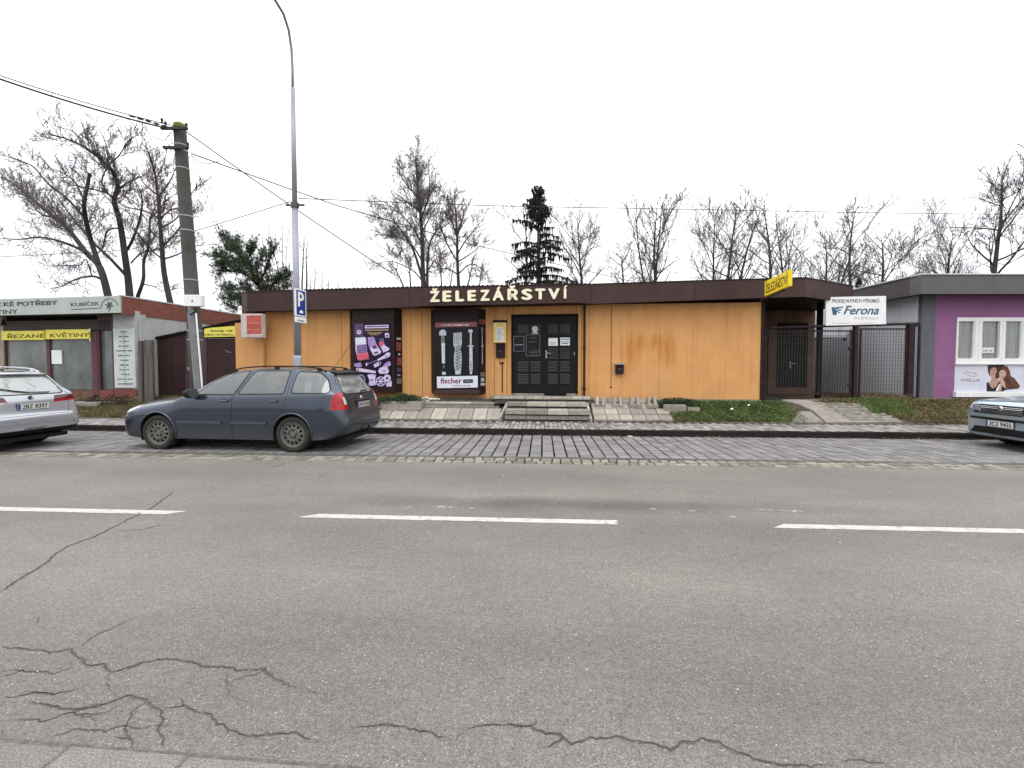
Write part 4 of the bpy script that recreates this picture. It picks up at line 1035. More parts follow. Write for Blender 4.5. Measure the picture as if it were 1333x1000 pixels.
for k in range(6):
    u0 = U(549); u1 = U(643); blk('ledge_slab', u0 + (u1-u0)*k/6, u0 + (u1-u0)*(k+1)/6, .04, dl - .41, zl1 - .06, zl1 - .01, CONC, ledge)
# ============================================================ SMALL THINGS BEFORE THE SHOP
def leaves(mb, n, centre, rad, size, r, up=.3, lo=0.0):
    """small two-sided leaf faces spread through a lumpy volume"""
    for _ in range(n):
        while True:
            p = Vector((r.uniform(-1,1), r.uniform(-1,1), r.uniform(-1,1)))
            if lo < p.length <= 1: break
        c = Vector(centre) + Vector((p.x*rad[0], p.y*rad[1], p.z*rad[2]))
        a = Vector((r.gauss(0,1), r.gauss(0,1), r.gauss(0,1)+up)).normalized(); b_ = a.orthogonal().normalized()
        if r.random() < .5: b_ = a.cross(b_)
        s_ = size * r.uniform(.6, 1.3); t = a.cross(b_)
        mb.add([c - a*s_, c + b_*s_*.4, c + a*s_, c - b_*s_*.4], [(0,1,2,3)])
r5 = random.Random(5)
# planter trough
d_ = 1.05
plu = U(522, d_, 530); pe = empty('planter_trough', 'concrete planter trough with spreading green shrub between the two showcases', 'planter', SF.w(plu, d_ - .22, sp(522, 540, d_)[1]), SF.a)
zb_ = sp(522, 540, d_)[1]; H = sp(522, 522.5, d_)[1] - zb_; Wd = (U(549, d_, 530) - U(495, d_, 530)) / 2
mb = MB(); mb.cbox(-Wd*.84, Wd*.78, -.19, .2, 0, H*.34, .01); mb.build('planter_foot', CONC, pe)
for sgn, (a, b_) in ((0, (-Wd, Wd)),):
    t = .05
    def wedge(x0, x1, y0, y1, k=.04):
        mb = MB(); mb.add([(x0+k,y0+k,H*.34),(x1-k,y0+k,H*.34),(x1-k,y1-k,H*.34),(x0+k,y1-k,H*.34),(x0,y0,H),(x1,y0,H),(x1,y1,H),(x0,y1,H)], [(0,3,2,1),(0,1,5,4),(1,2,6,5),(2,3,7,6),(3,0,4,7)])
        ti = .05; mb.add([(x0,y0,H),(x1,y0,H),(x1,y1,H),(x0,y1,H),(x0+ti,y0+ti,H),(x1-ti,y0+ti,H),(x1-ti,y1-ti,H),(x0+ti,y1-ti,H),(x0+ti,y0+ti,H-.06),(x1-ti,y0+ti,H-.06),(x1-ti,y1-ti,H-.06),(x0+ti,y1-ti,H-.06)], [(0,1,5,4),(1,2,6,5),(2,3,7,6),(3,0,4,7),(4,5,9,8),(5,6,10,9),(6,7,11,10),(7,4,8,11),(8,9,10,11)])
        return mb.build('planter_body', CONC_L, pe)
    wedge(-Wd, Wd, -.24, .24)
mb = MB()
for (x, y, z, rx, ry, rz, n_) in [(-.42,-.16,.03,.26,.20,.10,900),(-.1,-.1,.06,.36,.16,.10,1100),(.22,-.02,.08,.30,.14,.09,800),(-.62,-.12,-.02,.16,.18,.10,400),(.02,-.22,.0,.2,.08,.07,260),(-.05,.03,.14,.18,.1,.08,300)]:
    leaves(mb, n_, (x, y, H + z), (rx, ry, rz), .022, r5, .5)
o = mb.build('shrub', LEAFY, pe)
WST = M('white_stones', (.62,.58,.48), rough=.8, var=.2, rand=.3)
mb = MB()
for k in range(46):
    x = r5.uniform(-.1, .95); y = r5.uniform(.05, .22) ; s_ = r5.uniform(.018, .045); z = H + .03 + r5.uniform(0, .06)
    if x > Wd: z -= r5.uniform(.0, .04)
    mb.cbox(x - s_, x + s_, y - s_*.7, y + s_*.7, z - s_*.6, z + s_*.6, s_*.35)
o = mb.build('white_stones', WST, pe); o['kind'] = 'stuff'

# broken low planter with dark evergreen
p = gp(888, 537); lp = empty('low_block_planter', 'broken low concrete block overgrown with dark ivy in the grass below the orange wall', 'planter', p, SF.a)
mb = MB(); mb.cbox(-.45, .10, -.02, .16, -.05, .20, .02); mb.cbox(.14, .44, .0, .18, -.05, .14, .02); mb.build('block', CONC, lp)
mb = MB()
for (x, y, z, rx, ry, rz, n_) in [(-.1,.2,.28,.42,.16,.10,1100),(.28,.12,.20,.22,.16,.14,600),(-.4,.22,.24,.16,.12,.10,260)]: leaves(mb, n_, (x, y, z), (rx, ry, rz), .024, r5, .4)
mb.build('ivy', LEAFY, lp)

# concrete bicycle stands: a foot with two upright wedges
labs = ['concrete bicycle stand nearest the entrance steps', 'second concrete bicycle stand counted from the entrance steps', 'third concrete bicycle stand, on the paving below the small letterbox', 'rightmost concrete bicycle stand, at the edge of the grass']
for px, lb_ in zip((781, 803.5, 826, 848), labs):
    d = .45; u, z = sp(px, 528.5, d); e = empty('bicycle_stand', lb_, 'bicycle stand', SF.w(u, d, z), SF.a + rnd.uniform(-.05, .05), 'concrete bicycle stands along the wall')
    mb = MB(); mb.cbox(-.145, .145, -.14, .16, -.06, .06, .02); mb.build('foot', CONC, e)
    for s_ in (-1, 1):
        mb = MB(); x0, x1 = (s_*.085 - .038, s_*.085 + .038)
        mb.add([(x0,-.13,.055),(x1,-.13,.055),(x1,.15,.055),(x0,.15,.055),(x0+.008-s_*.012,.0,.235),(x1-.008-s_*.012,.0,.235),(x1-.008-s_*.012,.10,.255),(x0+.008-s_*.012,.10,.255)], [(0,3,2,1),(4,5,6,7),(0,1,5,4),(1,2,6,5),(2,3,7,6),(3,0,4,7)]); mb.build('wedge', CONC_L, e)

# litter in the grass
for (px, py, lab, s_) in [(953, 533.5, 'scrap of white paper lying left in the green grass', .07), (975, 528.5, 'crumpled white litter near the orange wall in the grass', .055)]:
    p = gp(px, py, .07); mb = MB(); mb.add([(-s_,-s_*.5,0),(s_*.2,-s_*.7,.02),(s_,s_*.3,.0),(-s_*.1,s_*.6,.035),(0,0,.05)], [(0,1,4),(1,2,4),(2,3,4),(3,0,4)])
    o = mb.build('litter', WHITE); o.location = (p.x, p.y, p.z); tag(o, lab, 'litter')
p = gp(820, 569, .02); mb = MB(); mb.lathe([(0,.0),(.05,.0),(.062,.02),(.05,.045),(0,.05)], 'z', (0,0,0), 9); o = mb.build('stone', CONC_L); o.location = (p.x, p.y, 0); tag(o, 'pale round stone lying against the kerb before the shop', 'stone')

# ============================================================ YARD GATE ON THE RIGHT
gate = empty('yard_gate', 'rusty brown steel yard gate with wire mesh leaves beside the purple building', 'gate', GF.O, 0)
G_ = lambda px, py: GF.uz(px, py)
RUST = M('rusty_gate_paint', (.034, .022, .023), rough=.85, spec=.15, var=.4, vs=8, patch=(.075,.038,.022), patch_lo=.62, patch_scale=5)
gz = lambda py: GF.uz(1150, py)[1]
def gbox(pa, pb, ya, yb, y0, y1, name, mat=RUST, parent=gate):
    mb = MB(); mb.cbox(G_(pa, 470)[0], G_(pb, 470)[0], y0, y1, gz(yb), gz(ya), .006); return mb.build(name, mat, parent)
gbox(1111, 1115.5, 424, 522, -.04, .06, 'gate_post'); gbox(1180.5, 1187.5, 422, 524, -.06, .08, 'gate_post')
mb = MB(); a = G_(1003, 427); b_ = G_(1196.5, 421.5); mb.tube([(a[0], 0, a[1]), ((a[0]+b_[0])/2, 0, (a[1]+b_[1])/2 + .01), (b_[0], 0, b_[1])], .035, 8); mb.build('gate_beam', RUST, gate)
gbox(994.5, 998, 430, 522, -.02, .05, 'gate_post')
MESH = M('gate_wire', (.075, .065, .065), rough=.6, metal=.3, bump=0)
def mesh_leaf(pa, pb, ya, yb, name, lab):
    u0, u1 = G_(pa, 470)[0], G_(pb, 470)[0]; z1, z0 = gz(ya), gz(yb)
    mb = MB(); f = .03
    mb.cbox(u0, u1, -.02, .02, z1 - f*1.3, z1, .004).cbox(u0, u1, -.02, .02, z0, z0 + f*1.3, .004).cbox(u0, u0 + f*1.2, -.019, .019, z0+.04, z1-.04, .004).cbox(u1 - f*1.2, u1, -.019, .019, z0+.04, z1-.04, .004)
    o = mb.build(name, RUST, gate); tag(o, lab)
    mb = MB(); s_ = .072; n1 = int((u1-u0)/s_); n2 = int((z1-z0)/s_); w = .0036
    for k in range(1, n1): x = u0 + (u1-u0)*k/n1 + rnd.uniform(-.004,.004); mb.box(x-w, x+w, -.006, .0, z0+.03, z1-.03)
    for k in range(1, n2): z = z0 + (z1-z0)*k/n2; mb.box(u0+.03, u1-.03, .0005, .006, z-w, z+w)
    o2 = mb.build('wire_mesh', MESH, o)
    return o
mesh_leaf(999, 1108.5, 430, 514, 'gate_leaf', 'wide left gate leaf'); mesh_leaf(1118.5, 1180, 427.5, 521, 'gate_leaf', 'narrow right gate leaf'); mesh_leaf(1188, 1196.5, 423.5, 519, 'side_panel', 'narrow fixed mesh panel')
mb = MB()
for k in range(16): x = G_(1150 + k*2.9, 420)[0]; mb.tube([(x, 0, gz(423)), (x + rnd.uniform(-.01,.01), 0, gz(418.8))], .006, 4)
mb.build('barb_row', RUST, gate)
mb = MB(); mb.cbox(G_(1109,0)[0]-.0, G_(1111.5,0)[0], -.05, .0, gz(444), gz(440), .004).cbox(G_(1116,0)[0], G_(1119,0)[0], -.05, .0, gz(456), gz(452), .004).cbox(G_(1116,0)[0], G_(1119,0)[0], -.05, .0, gz(503), gz(499), .004); mb.build('hinge', RUST, gate)

# white sign over the gate
fs_ = empty('metal_trade_sign', 'white Ferona sign with blue script standing on the yard gate beam', 'sign', GF.O, 0)
dF = .05; Fz = lambda px, py: GF.uz(px, py, dF)
c0, c1, c2, c3 = Fz(1075, 424), Fz(1153.5, 422), Fz(1153.5, 385.3), Fz(1075, 387)
mb = MB(); mb.plate([c0, c1, c2, c3], -dF, -dF + .035); mb.build('sign_board', WHITE, fs_)
INKB = M('sign_black_print', (.04,.045,.05), bump=0); INKT = M('sign_teal_print', (.04,.11,.19), bump=0); INKGR = M('sign_grey_print', (.24,.25,.27), bump=0); INKRD = M('sign_pink_print', (.62,.42,.42), bump=0)
def ftext(s_, x0, y0, x1, y1, mat, bold=.0, shear=0.0, fit='box', name='sign_lettering'):
    a = Fz(1060 + x0/6.25, 370 + y1/6.25); b_ = Fz(1060 + x1/6.25, 370 + y0/6.25)
    return lettering(name, s_, a[0], b_[0], a[1], b_[1], -dF, mat, fs_, bold=bold, th=.003, shear=shear, fit=fit)
ftext('PRODEJ HUTNÍCH VÝROBKŮ', 146, 123, 528, 149, INKB, .012, fit='cap'); ftext('Ferona', 240, 178, 524, 246, INKT, .028, .35)
ftext('O L O M O U C', 325, 268, 524, 286, INKGR, 0, fit='cap')
a = Fz(1060+132/6.25, 370+322/6.25); b_ = Fz(1060+525/6.25, 370+308/6.25); scribble('small_print', a[0], b_[0], a[1], b_[1], -dF, INKRD, fs_, 12)
def fpoly(pts, mat, layer): 
    P = [Fz(1060 + x/6.25, 370 + y/6.25) for x, y in pts]; mb = MB(); mb.plate(P, -dF - .002*layer - .001, -dF + .001); return mb.build('emblem', mat, fs_)
fpoly([(140,188),(168,188),(172,215),(184,228),(180,252),(150,250)], INKT, 1); fpoly([(168,188),(236,182),(234,192),(176,198)], INKT, 1); fpoly(ell(186,210,15,17,14), INKT, 2); fpoly(ell(186,210,6,7,10), WHITE, 3); fpoly([(205,206),(222,204),(214,216),(202,218)], INKT, 1); fpoly([(196,228),(212,226),(206,236),(192,238)], INKT, 1)
mb = MB(); z_ = gz(424)
for px in (1085, 1143): u = G_(px, 420)[0]; mb.cbox(u-.02, u+.02, -.012, .03, z_-.02, Fz(px,392)[1], .003)
mb.build('sign_strut', RUST, fs_)

# ============================================================ PURPLE BUILDING
pb = empty('purple_building', 'flat-roofed salon with purple front, grey fascia and white-framed windows', 'building', PF.O, 0)
PURP = M('purple_render', (.27, .115, .245), rough=.9, var=.10, vs=2, fine=.08, bump=.3); GREYR = M('grey_render', (.125, .125, .145), rough=.9, var=.1, bump=.3)
LGREY = M('pale_grey_side_wall', (.66, .67, .72), rough=.8, var=.12, vs=1.5, bump=.15, stretch=(1,1,.4)); FASG = M('grey_sheet_fascia', (.098, .094, .095), rough=.5, var=.08, bump=.03); EDGE_W = M('pale_roof_edge', (.50,.52,.54), rough=.5, bump=.02)
P_ = lambda px, py, d=0.0: PF.uz(px, py, d)
zb0 = .45; zeave = P_(1260, 383)[1]; ztop = P_(1240, 358, .5)[1]; zfb = P_(1240, 382.8, .5)[1]
u1216 = P_(1215.5, 460)[0]; uw0 = P_(1243.5, 460)[0]; XR = 11.0
zw1, zw0 = P_(1260, 413.5)[1], P_(1260, 473.2)[1]; zp1, zp0 = zw0 - .01, P_(1260, 510)[1]; zs0 = P_(1260, 517)[1]
mb = MB(); mb.box(.05, XR, .15, 9, 0.2, zfb + .1); mb.build('building_core', LGREY, pb)
mb = MB(); mb.cbox(0, u1216, -.02, .2, P_(1210, 519.5)[1], zeave+.05, .01); mb.build('corner_pilaster', GREYR, pb)
mb = MB(); zz = P_(1230, 518.5)[1]
mb.box(u1216, uw0, 0, .2, zz, zeave+.05); mb.box(uw0, XR, 0, .2, zw1, zeave+.05); mb.box(uw0, XR, 0.03, .2, zz, zp0-.02); mb.build('front_wall', PURP, pb)
mb = MB(); mb.cbox(-.02, XR, -.03, .2, .3, zz - .003, .01); mb.build('plinth', CONC, pb)
# side wall of tall sheet-like panels
npan = 7; ylen = 4.3
for k in range(npan):
    mb = MB(); mb.cbox(-.03, .05, .10 + ylen*k/npan + .006, .10 + ylen*(k+1)/npan - .006, .35, zeave+.05, .006); mb.build('side_panel', LGREY, pb)
# windows
nwin = 4; pitch = P_(1277.4, 440)[0] - P_(1245.5, 440)[0]
wx = uw0
GL = glass('window_glass', (.88,.9,.9), .05); CURT = M('net_curtain', (.40,.38,.34), rough=.9, var=.3, vs=3, bump=.1, stretch=(9,1,.3)); CURT_D = M('dark_room', (.05,.05,.045), rough=.9)
panes = [(1245.8,1268.2),(1277.4,1300.2),(1307.2,1329.8)]
pu = [(P_(a,440)[0], P_(b_,440)[0]) for a, b_ in panes]
for k in range(6): pu.append((pu[-1][0] + pitch, pu[-1][1] + pitch))
zpt, zpb = P_(1258,418.5)[1], P_(1258,466.8)[1]
for i, (a, b_) in enumerate(pu):
    mb = MB(); l_ = (uw0 if i == 0 else (pu[i-1][1] + a) / 2 + .004); r_ = (b_ + pu[i+1][0]) / 2 - .004 if i < len(pu) - 1 else b_ + .06
    mb.cbox(l_, a, -.03, .06, zw0, zw1, .006); mb.cbox(b_, r_, -.03, .06, zw0, zw1, .006); mb.cbox(a, b_, -.03, .06, zpt, zw1, .006); mb.cbox(a, b_, -.03, .06, zw0, zpb, .006)
    if i % 2 == 0: mb.cbox(a, a+.03, -.012, .05, zpb, zpt, .004).cbox(b_-.03, b_, -.012, .05, zpb, zpt, .004)
    w_ = mb.build('window', WHITE, pb)
    mb = MB(); mb.box(a, b_, .03, .036, zpb, zpt); mb.build('pane', GL, w_)
    mb = MB()
    nn = 24; vs = [(a - .02 + (b_-a+.04)*k/nn, .062 + .012*math.sin(k*1.9 + i), z) for k in range(nn+1) for z in (zpb - .02, zpt + .02)]
    mb.add(vs, [(2*k, 2*k+2, 2*k+3, 2*k+1) for k in range(nn)]); mb.build('curtain', CURT, w_, True)
    if i == 1:
        s_, t_ = P_(1279.5, 459.5); s2_, t2_ = P_(1295, 452.5); mb = MB(); mb.box(s_, s2_, .022, .027, t_, t2_); tp = mb.build('paper_strip', PAPER, w_); scribble('small_print', s_+.03, s2_-.03, t_+.03, t2_-.02, .021, INKGR, w_, 4)
mb = MB(); mb.box(uw0, XR, .14, .149, zw0, zw1); mb.build('room_backing', CURT_D, pb)
mb = MB(); mb.cbox(uw0 - .03, XR, -.07, .0, zw0 - .035, zw0 - .002, .006); mb.build('window_ledge', WHITE, pb)
adv = tag(MB().box(uw0 - .005, XR, -.012, .02, zp0, zp1 - .03).build('advert_panel', M('advert_white', (.62,.62,.72), rough=.4, var=.05, bump=0), pb), 'white printed panel below the windows')
mb = MB(); mb.cbox(uw0 - .03, XR, -.09, .02, zs0, zp0 - .003, .01); mb.build('white_sill', WHITE, pb)
cv4 = lambda x, y: (1220 + x/6.665, 450 + y/6.665)
def s4(pts, mat, layer, name='printed_motif'):
    P = [P_(*cv4(x, y)) for x, y in pts]; mb = MB(); mb.plate(P, -.012 - .0015*layer, -.011); return mb.build(name, mat, adv)
SK = M('print_skin', (.46,.27,.20), bump=0, var=.15, vs=14); SK2 = M('print_skin_pale', (.58,.36,.28), bump=0, var=.12, vs=14); HR1 = M('print_dark_hair', (.05,.025,.025), bump=0, var=.3, vs=12); HR2 = M('print_brown_hair', (.11,.04,.025), bump=0, var=.4, vs=12); DRS = M('print_black_dress', (.012,.010,.012), bump=0); LIPS = M('print_lips', (.35,.06,.06), bump=0)
a = P_(*cv4(200, 311)); b_ = P_(*cv4(368, 286)); lettering('panel_wordmark', 'WELLA', a[0], b_[0], a[1], b_[1], -.012, INKGR, adv, bold=.01, th=.002, fit='cap')
wave = [(218,268),(224,245),(240,230),(262,228),(285,238),(310,240),(335,240)]
for (A1, B1_) in zip(wave[:-1], wave[1:]): s4([(A1[0],A1[1]-3),(B1_[0],B1_[1]-3),(B1_[0],B1_[1]+3),(A1[0],A1[1]+3)], INKGR, 1)
wave = [(245,250),(270,256),(290,266),(318,266),(345,255)]
for (A1, B1_) in zip(wave[:-1], wave[1:]): s4([(A1[0],A1[1]-3),(B1_[0],B1_[1]-3),(B1_[0],B1_[1]+3),(A1[0],A1[1]+3)], SK, 1)
s4([(434,175),(445,164),(575,164),(580,190),(560,235),(545,260),(520,290),(500,285),(470,250),(448,262),(436,225)], HR1, 1)
s4([(455,215),(468,196),(492,186),(510,200),(512,225),(500,250),(498,285),(535,300),(555,330),(548,368),(500,396),(440,396),(425,330),(452,318),(468,292),(466,268),(452,248)], SK, 2)
s4([(424,324),(440,318),(452,345),(470,372),(505,360),(530,318),(550,312),(570,380),(575,396),(426,398)], DRS, 4)
s4([(556,190),(575,176),(600,180),(622,215),(632,265),(665,285),(690,318),(712,352),(700,372),(585,384),(575,340),(560,300),(548,260)], HR2, 5)
s4([(530,235),(545,215),(568,210),(588,225),(592,250),(580,272),(562,285),(570,300),(582,330),(588,370),(585,384),(530,392),(512,392),(530,350),(545,318),(538,285)], SK2, 6)
s4([(500,392),(528,340),(540,330),(530,360),(516,394)], WHITE, 8); s4([(548,392),(556,345),(585,372),(590,385)], DRS, 8)
s4([(472,240),(486,238),(484,246),(474,247)], LIPS, 4); s4([(552,262),(572,260),(568,270),(556,270)], LIPS, 8)
for (x, y) in ((470,215),(494,212)): s4([(x-6,y-2),(x+6,y-3),(x+5,y+3),(x-5,y+3)], HR1, 4)
for (x, y) in ((545,236),(573,234)): s4([(x-6,y-2),(x+6,y-3),(x+5,y+3),(x-5,y+3)], HR1, 8)
s4([(462,262),(498,262),(492,284),(470,284)], SK, 3); s4([(590,260),(600,330),(640,360),(620,300)], HR1, 6)
# fascia of the purple building
fl = P_(1187, 380, .35)[0]
for k in range(6):
    a, b_ = P_(1199, 370, .5)[0] + k*2.0 + .003, P_(1199, 370, .5)[0] + (k+1)*2.0 - .003
    mb = MB(); mb.cbox(a, b_, -.5, -.47, zfb, ztop, .004); mb.build('fascia_sheet', FASG, pb)
    mb = MB(); mb.cbox(a-.003, b_+.003, -.53, -.42, ztop+.002, ztop+.035, .004); mb.build('roof_edge', EDGE_W, pb)
A0 = (P_(1199, 370, .5)[0], -.5)
c_px = P_(1184.5, 373, .20); C0 = (c_px[0] , -.20)
def vert_sheet(a, b_, z0a, z1a, z0b, z1b, mat, name, parent, th=.03):
    dx, dy = b_[0]-a[0], b_[1]-a[1]; L = math.hypot(dx, dy); nx, ny = -dy/L*th, dx/L*th
    vs = [(a[0],a[1],z0a),(b_[0],b_[1],z0b),(b_[0],b_[1],z1b),(a[0],a[1],z1a)]; vs += [(x+nx,y+ny,z) for x,y,z in vs]
    mb = MB(); mb.add(vs, [(0,1,2,3),(7,6,5,4),(0,4,5,1),(1,5,6,2),(2,6,7,3),(3,7,4,0)]); return mb.build(name, mat, parent)
vert_sheet(C0, A0, zfb, ztop, zfb, ztop, FASG, 'fascia_sheet', pb)
vert_sheet((C0[0]-.10, 4.6), C0, zfb-.02, ztop-.04, zfb, ztop, M('brown_grey_side_fascia', (.062,.050,.055), rough=.6, var=.15, bump=.04), 'side_fascia', pb)
vert_sheet((C0[0]-.14, 4.6), (C0[0]-.04, C0[1]), ztop-.04, ztop-.01, ztop, ztop+.035, EDGE_W, 'roof_edge', pb, .08)
vert_sheet((C0[0]-.04, C0[1]-.01), (A0[0], A0[1]-.02), ztop+.001, ztop+.035, ztop+.001, ztop+.035, EDGE_W, 'roof_edge', pb, .08)
mb = MB(); mb.prism([(C0[0]+.02, 9), (C0[0]+.02, C0[1]+.02), (A0[0]+.02, -.46), (XR, -.46), (XR, 9)], zfb+.04, zfb+.06); mb.build('soffit', M('brown_soffit', (.07,.05,.05)), pb)
mb = MB(); mb.prism([(C0[0]+.02, 9), (C0[0]+.02, C0[1]+.02), (A0[0]+.02, -.46), (XR, -.46), (XR, 9)], ztop-.06, ztop-.02); mb.build('roof', M('roof_felt', (.12,.12,.12)), pb)

# yard behind the gate: pale rear wall with a lean-to shed roof
rw = empty('yard_wall', 'pale grey panel wall closing the yard behind the gate', 'wall', (0,0,0), 0)
YB = 17.6
for k in range(8):
    mb = MB(); x0 = 10.2 + k*.42; mb.cbox(x0, x0 + .413, YB, YB+.12, .4, 2.75, .006); mb.build('wall_panel', LGREY, rw)
sh = empty('lean_to_shed', 'small pale lean-to shed with overhanging sheet roof behind the gate', 'shed', (0,0,0), 0)
q0, q1 = at(1069, 412, 15.2), at(1103, 440, 15.2)
mb = MB(); mb.cbox(q0.x-.3, q0.x+.55, 15.2, 17.2, q1.z+.08, q0.z+.35, .01); mb.build('shed_body', LGREY, sh)
mb = MB(); mb.add([(q0.x-.4,15.0,q1.z),(q0.x+.65,15.0,q1.z),(q0.x+.95,15.0,q1.z+.35),(q0.x+.95,17.3,q1.z+.35),(q0.x+.65,17.3,q1.z),(q0.x-.4,17.3,q1.z),(q0.x-.4,15.0,q1.z+.06),(q0.x+.62,15.0,q1.z+.06),(q0.x+.92,15.0,q1.z+.41),(q0.x+.92,17.3,q1.z+.41),(q0.x+.62,17.3,q1.z+.06),(q0.x-.4,17.3,q1.z+.06)],
    [(0,1,2,8,7,6),(0,5,4,1),(1,4,3,2),(6,7,10,11),(7,8,9,10),(5,11,10,9,3,4)]); mb.build('shed_roof', EDGE_W, sh)

# ============================================================ FLOWER SHOP ON THE LEFT
fsx = empty('flower_shop', 'low flower shop with pale green sign fascia and yellow ŘEZANÉ KVĚTINY window strips', 'shop', LF.O, LF.a)
L_ = lambda px, py, d=0.0: LF.uz(px, py, d)
PGREEN = M('pale_green_sign', (.40,.44,.41), rough=.6, var=.08, vs=2, bump=.02, patch=(.33,.36,.33), patch_lo=.6); BRICKR = M('red_brown_fascia', (.20,.068,.048), rough=.85, var=.2, vs=3, bump=.3, stretch=(1,1,3), patch=(.13,.055,.045), patch_lo=.6); OLDW = M('old_white_render', (.42,.42,.42), rough=.9, var=.15, vs=2, bump=.3, patch=(.28,.28,.28), patch_lo=.6); REDP = M('red_oxide_plinth', (.17,.055,.042), rough=.85, var=.25); MAR = M('maroon_frame', (.085,.032,.035), rough=.6, var=.2)
XL = -8.0; zt0 = L_(159, 385)[1]; zb_f = L_(159, 407)[1]; zt_l = L_(0, 389.5)[1]; ul0 = L_(0, 400)[0]
sl_t = (zt0 - zt_l) / (0 - ul0)
mb = MB(); th = .05
vs = [(XL,0,zb_f + XL*sl_t*.9),(0,0,zb_f),(0,0,zt0),(XL,0,zt0 + XL*sl_t)]; vs += [(x, .05, z) for x,_,z in vs]
mb.add(vs, [(0,1,2,3),(7,6,5,4),(0,4,5,1),(1,5,6,2),(2,6,7,3),(3,7,4,0)]); sgn = mb.build('sign_fascia', PGREEN, fsx)
INKF = M('dark_sign_paint', (.06,.075,.085), bump=0)
def ltext(s_, x0, y0, x1, y1, mat=INKF, bold=.02, parent=sgn, conv=lambda x, y: (x/10, 380 + y/10), d=0.0, fit='cap', slope=None):
    a = L_(*conv(x0, y1), d); b_ = L_(*conv(x1, y0), d); b2_ = L_(*conv(x1, y1 - (x1-x0)*.033 if slope is None else y1 - (x1-x0)*slope), d)
    return lettering('sign_lettering', s_, a[0], b_[0], a[1], a[1] + (L_(*conv(x0, y0), d)[1] - a[1]), -d - .0, mat, parent, bold=bold, th=.004, fit=fit, slope=(b2_[1]-a[1])/(b2_[0]-a[0]))
ltext('KÉ POTŘEBY', 52, 138, 745, 188, bold=.045); ltext('TINY', -38, 238, 228, 292, bold=.03); ltext('C', -32, 145, 22, 190, bold=.03)
ltext('KUBÍČEK', 925, 145, 1294, 187, bold=.02)
cv5 = lambda x, y: (120 + x/6.25, 370 + y/6.25)
def s5(pts, mat, layer, conv=cv5, name='sign_emblem'):
    P = [L_(*conv(x, y)) for x, y in pts]; mb = MB(); mb.plate(P, -.004*layer, .001); return mb.build(name, mat, sgn)
s5([(-170,204),(70,192),(70,198),(-170,210)], INKF, 1)
arc = [(70 + 0, 192)] + [(142 - 70*math.cos(t), 192 - 74*math.sin(t)) for t in [math.pi*k/12 for k in range(0, 12)]]
for a_, b_ in zip(arc[1:-1], arc[2:]):
    dx, dy = b_[0]-a_[0], b_[1]-a_[1]; L = math.hypot(dx, dy); nx, ny = -dy/L*3.2, dx/L*3.2
    s5([(a_[0]-nx,a_[1]-ny),(b_[0]-nx,b_[1]-ny),(b_[0]+nx,b_[1]+ny),(a_[0]+nx,a_[1]+ny)], INKF, 1)
for k in range(6):
    t = k*math.pi/3 + .2; c_, s_ = math.cos(t), math.sin(t)
    s5([(140, 172), (140+18*math.cos(t-.45), 172+18*math.sin(t-.45)), (140+40*c_, 172+40*s_), (140+18*math.cos(t+.45), 172+18*math.sin(t+.45))], INKF, 1)
s5([(134,200),(144,200),(142,222),(136,222)], INKF, 2)
# side fascia and side wall run away from the street
SD = 5.0
for k in range(3):
    vert_sheet((0, .052 + SD*k/3 + .003), (0, SD*(k+1)/3 + .05 - .003), zb_f-.03, zt0-.01, zb_f-.03, zt0-.01, BRICKR, 'side_fascia', fsx, .05)
vert_sheet((.015, .0), (.015, SD + .05), zt0-.005, zt0+.03, zt0-.005, zt0+.03, EDGE_W, 'roof_edge', fsx, .07)
dW = -.45                                 # wall plane behind the fascia
Lw = lambda px, py: L_(px, py, dW)
zs_ = zb_f + .02
uA = -.02
mb = MB(); mb.box(uA - .10, uA, .80, SD, .3, zs_); mb.build('side_wall', OLDW, fsx)
mb = MB(); mb.box(XL, uA - .12, 1.6, SD + 3, .3, zs_ + .3); mb.build('building_core', OLDW, fsx)
mb = MB(); mb.box(XL, -.06, .06, SD + 3, zs_ , zs_ + .03); mb.build('soffit', M('grey_soffit', (.16,.15,.14)), fsx)
mb = MB(); mb.box(XL, -.02, .06, SD + 3, zt0 - .25, zt0 - .2); mb.build('roof', M('roof_felt_old', (.12,.12,.12)), fsx)
def lbox(pa, pb, ya, yb, y0, y1, name, mat, parent=fsx, d=dW):
    u0, u1 = L_(pa, 460, d)[0], L_(pb, 460, d)[0]; z0, z1 = L_((pa+pb)/2, yb, d)[1], L_((pa+pb)/2, ya, d)[1]
    mb = MB(); mb.cbox(u0, u1, y0, y1, z0, z1, .005); return mb.build(name, mat, parent)
wy = .45
lbox(149, 178, 405, 506, wy - .01, wy + .15, 'front_pillar', OLDW); MB().cbox(-.14, .004, wy - .004, wy + .345, .3, zs_, .005).build('corner_pillar', OLDW, fsx); lbox(149, 178, 506.5, 517, wy - .02, wy + .1, 'red_plinth', REDP)
lbox(-200, 5, 405, 520, wy, wy + .1, 'front_wall', M('beige_render', (.30,.26,.20), var=.2))
bd = lbox(149.8, 177.3, 428, 505, wy - .04, wy - .012, 'list_board', M('list_board_white', (.50,.54,.52), rough=.5, bump=0)); tag(bd, 'tall white board with a long list of goods in small print')
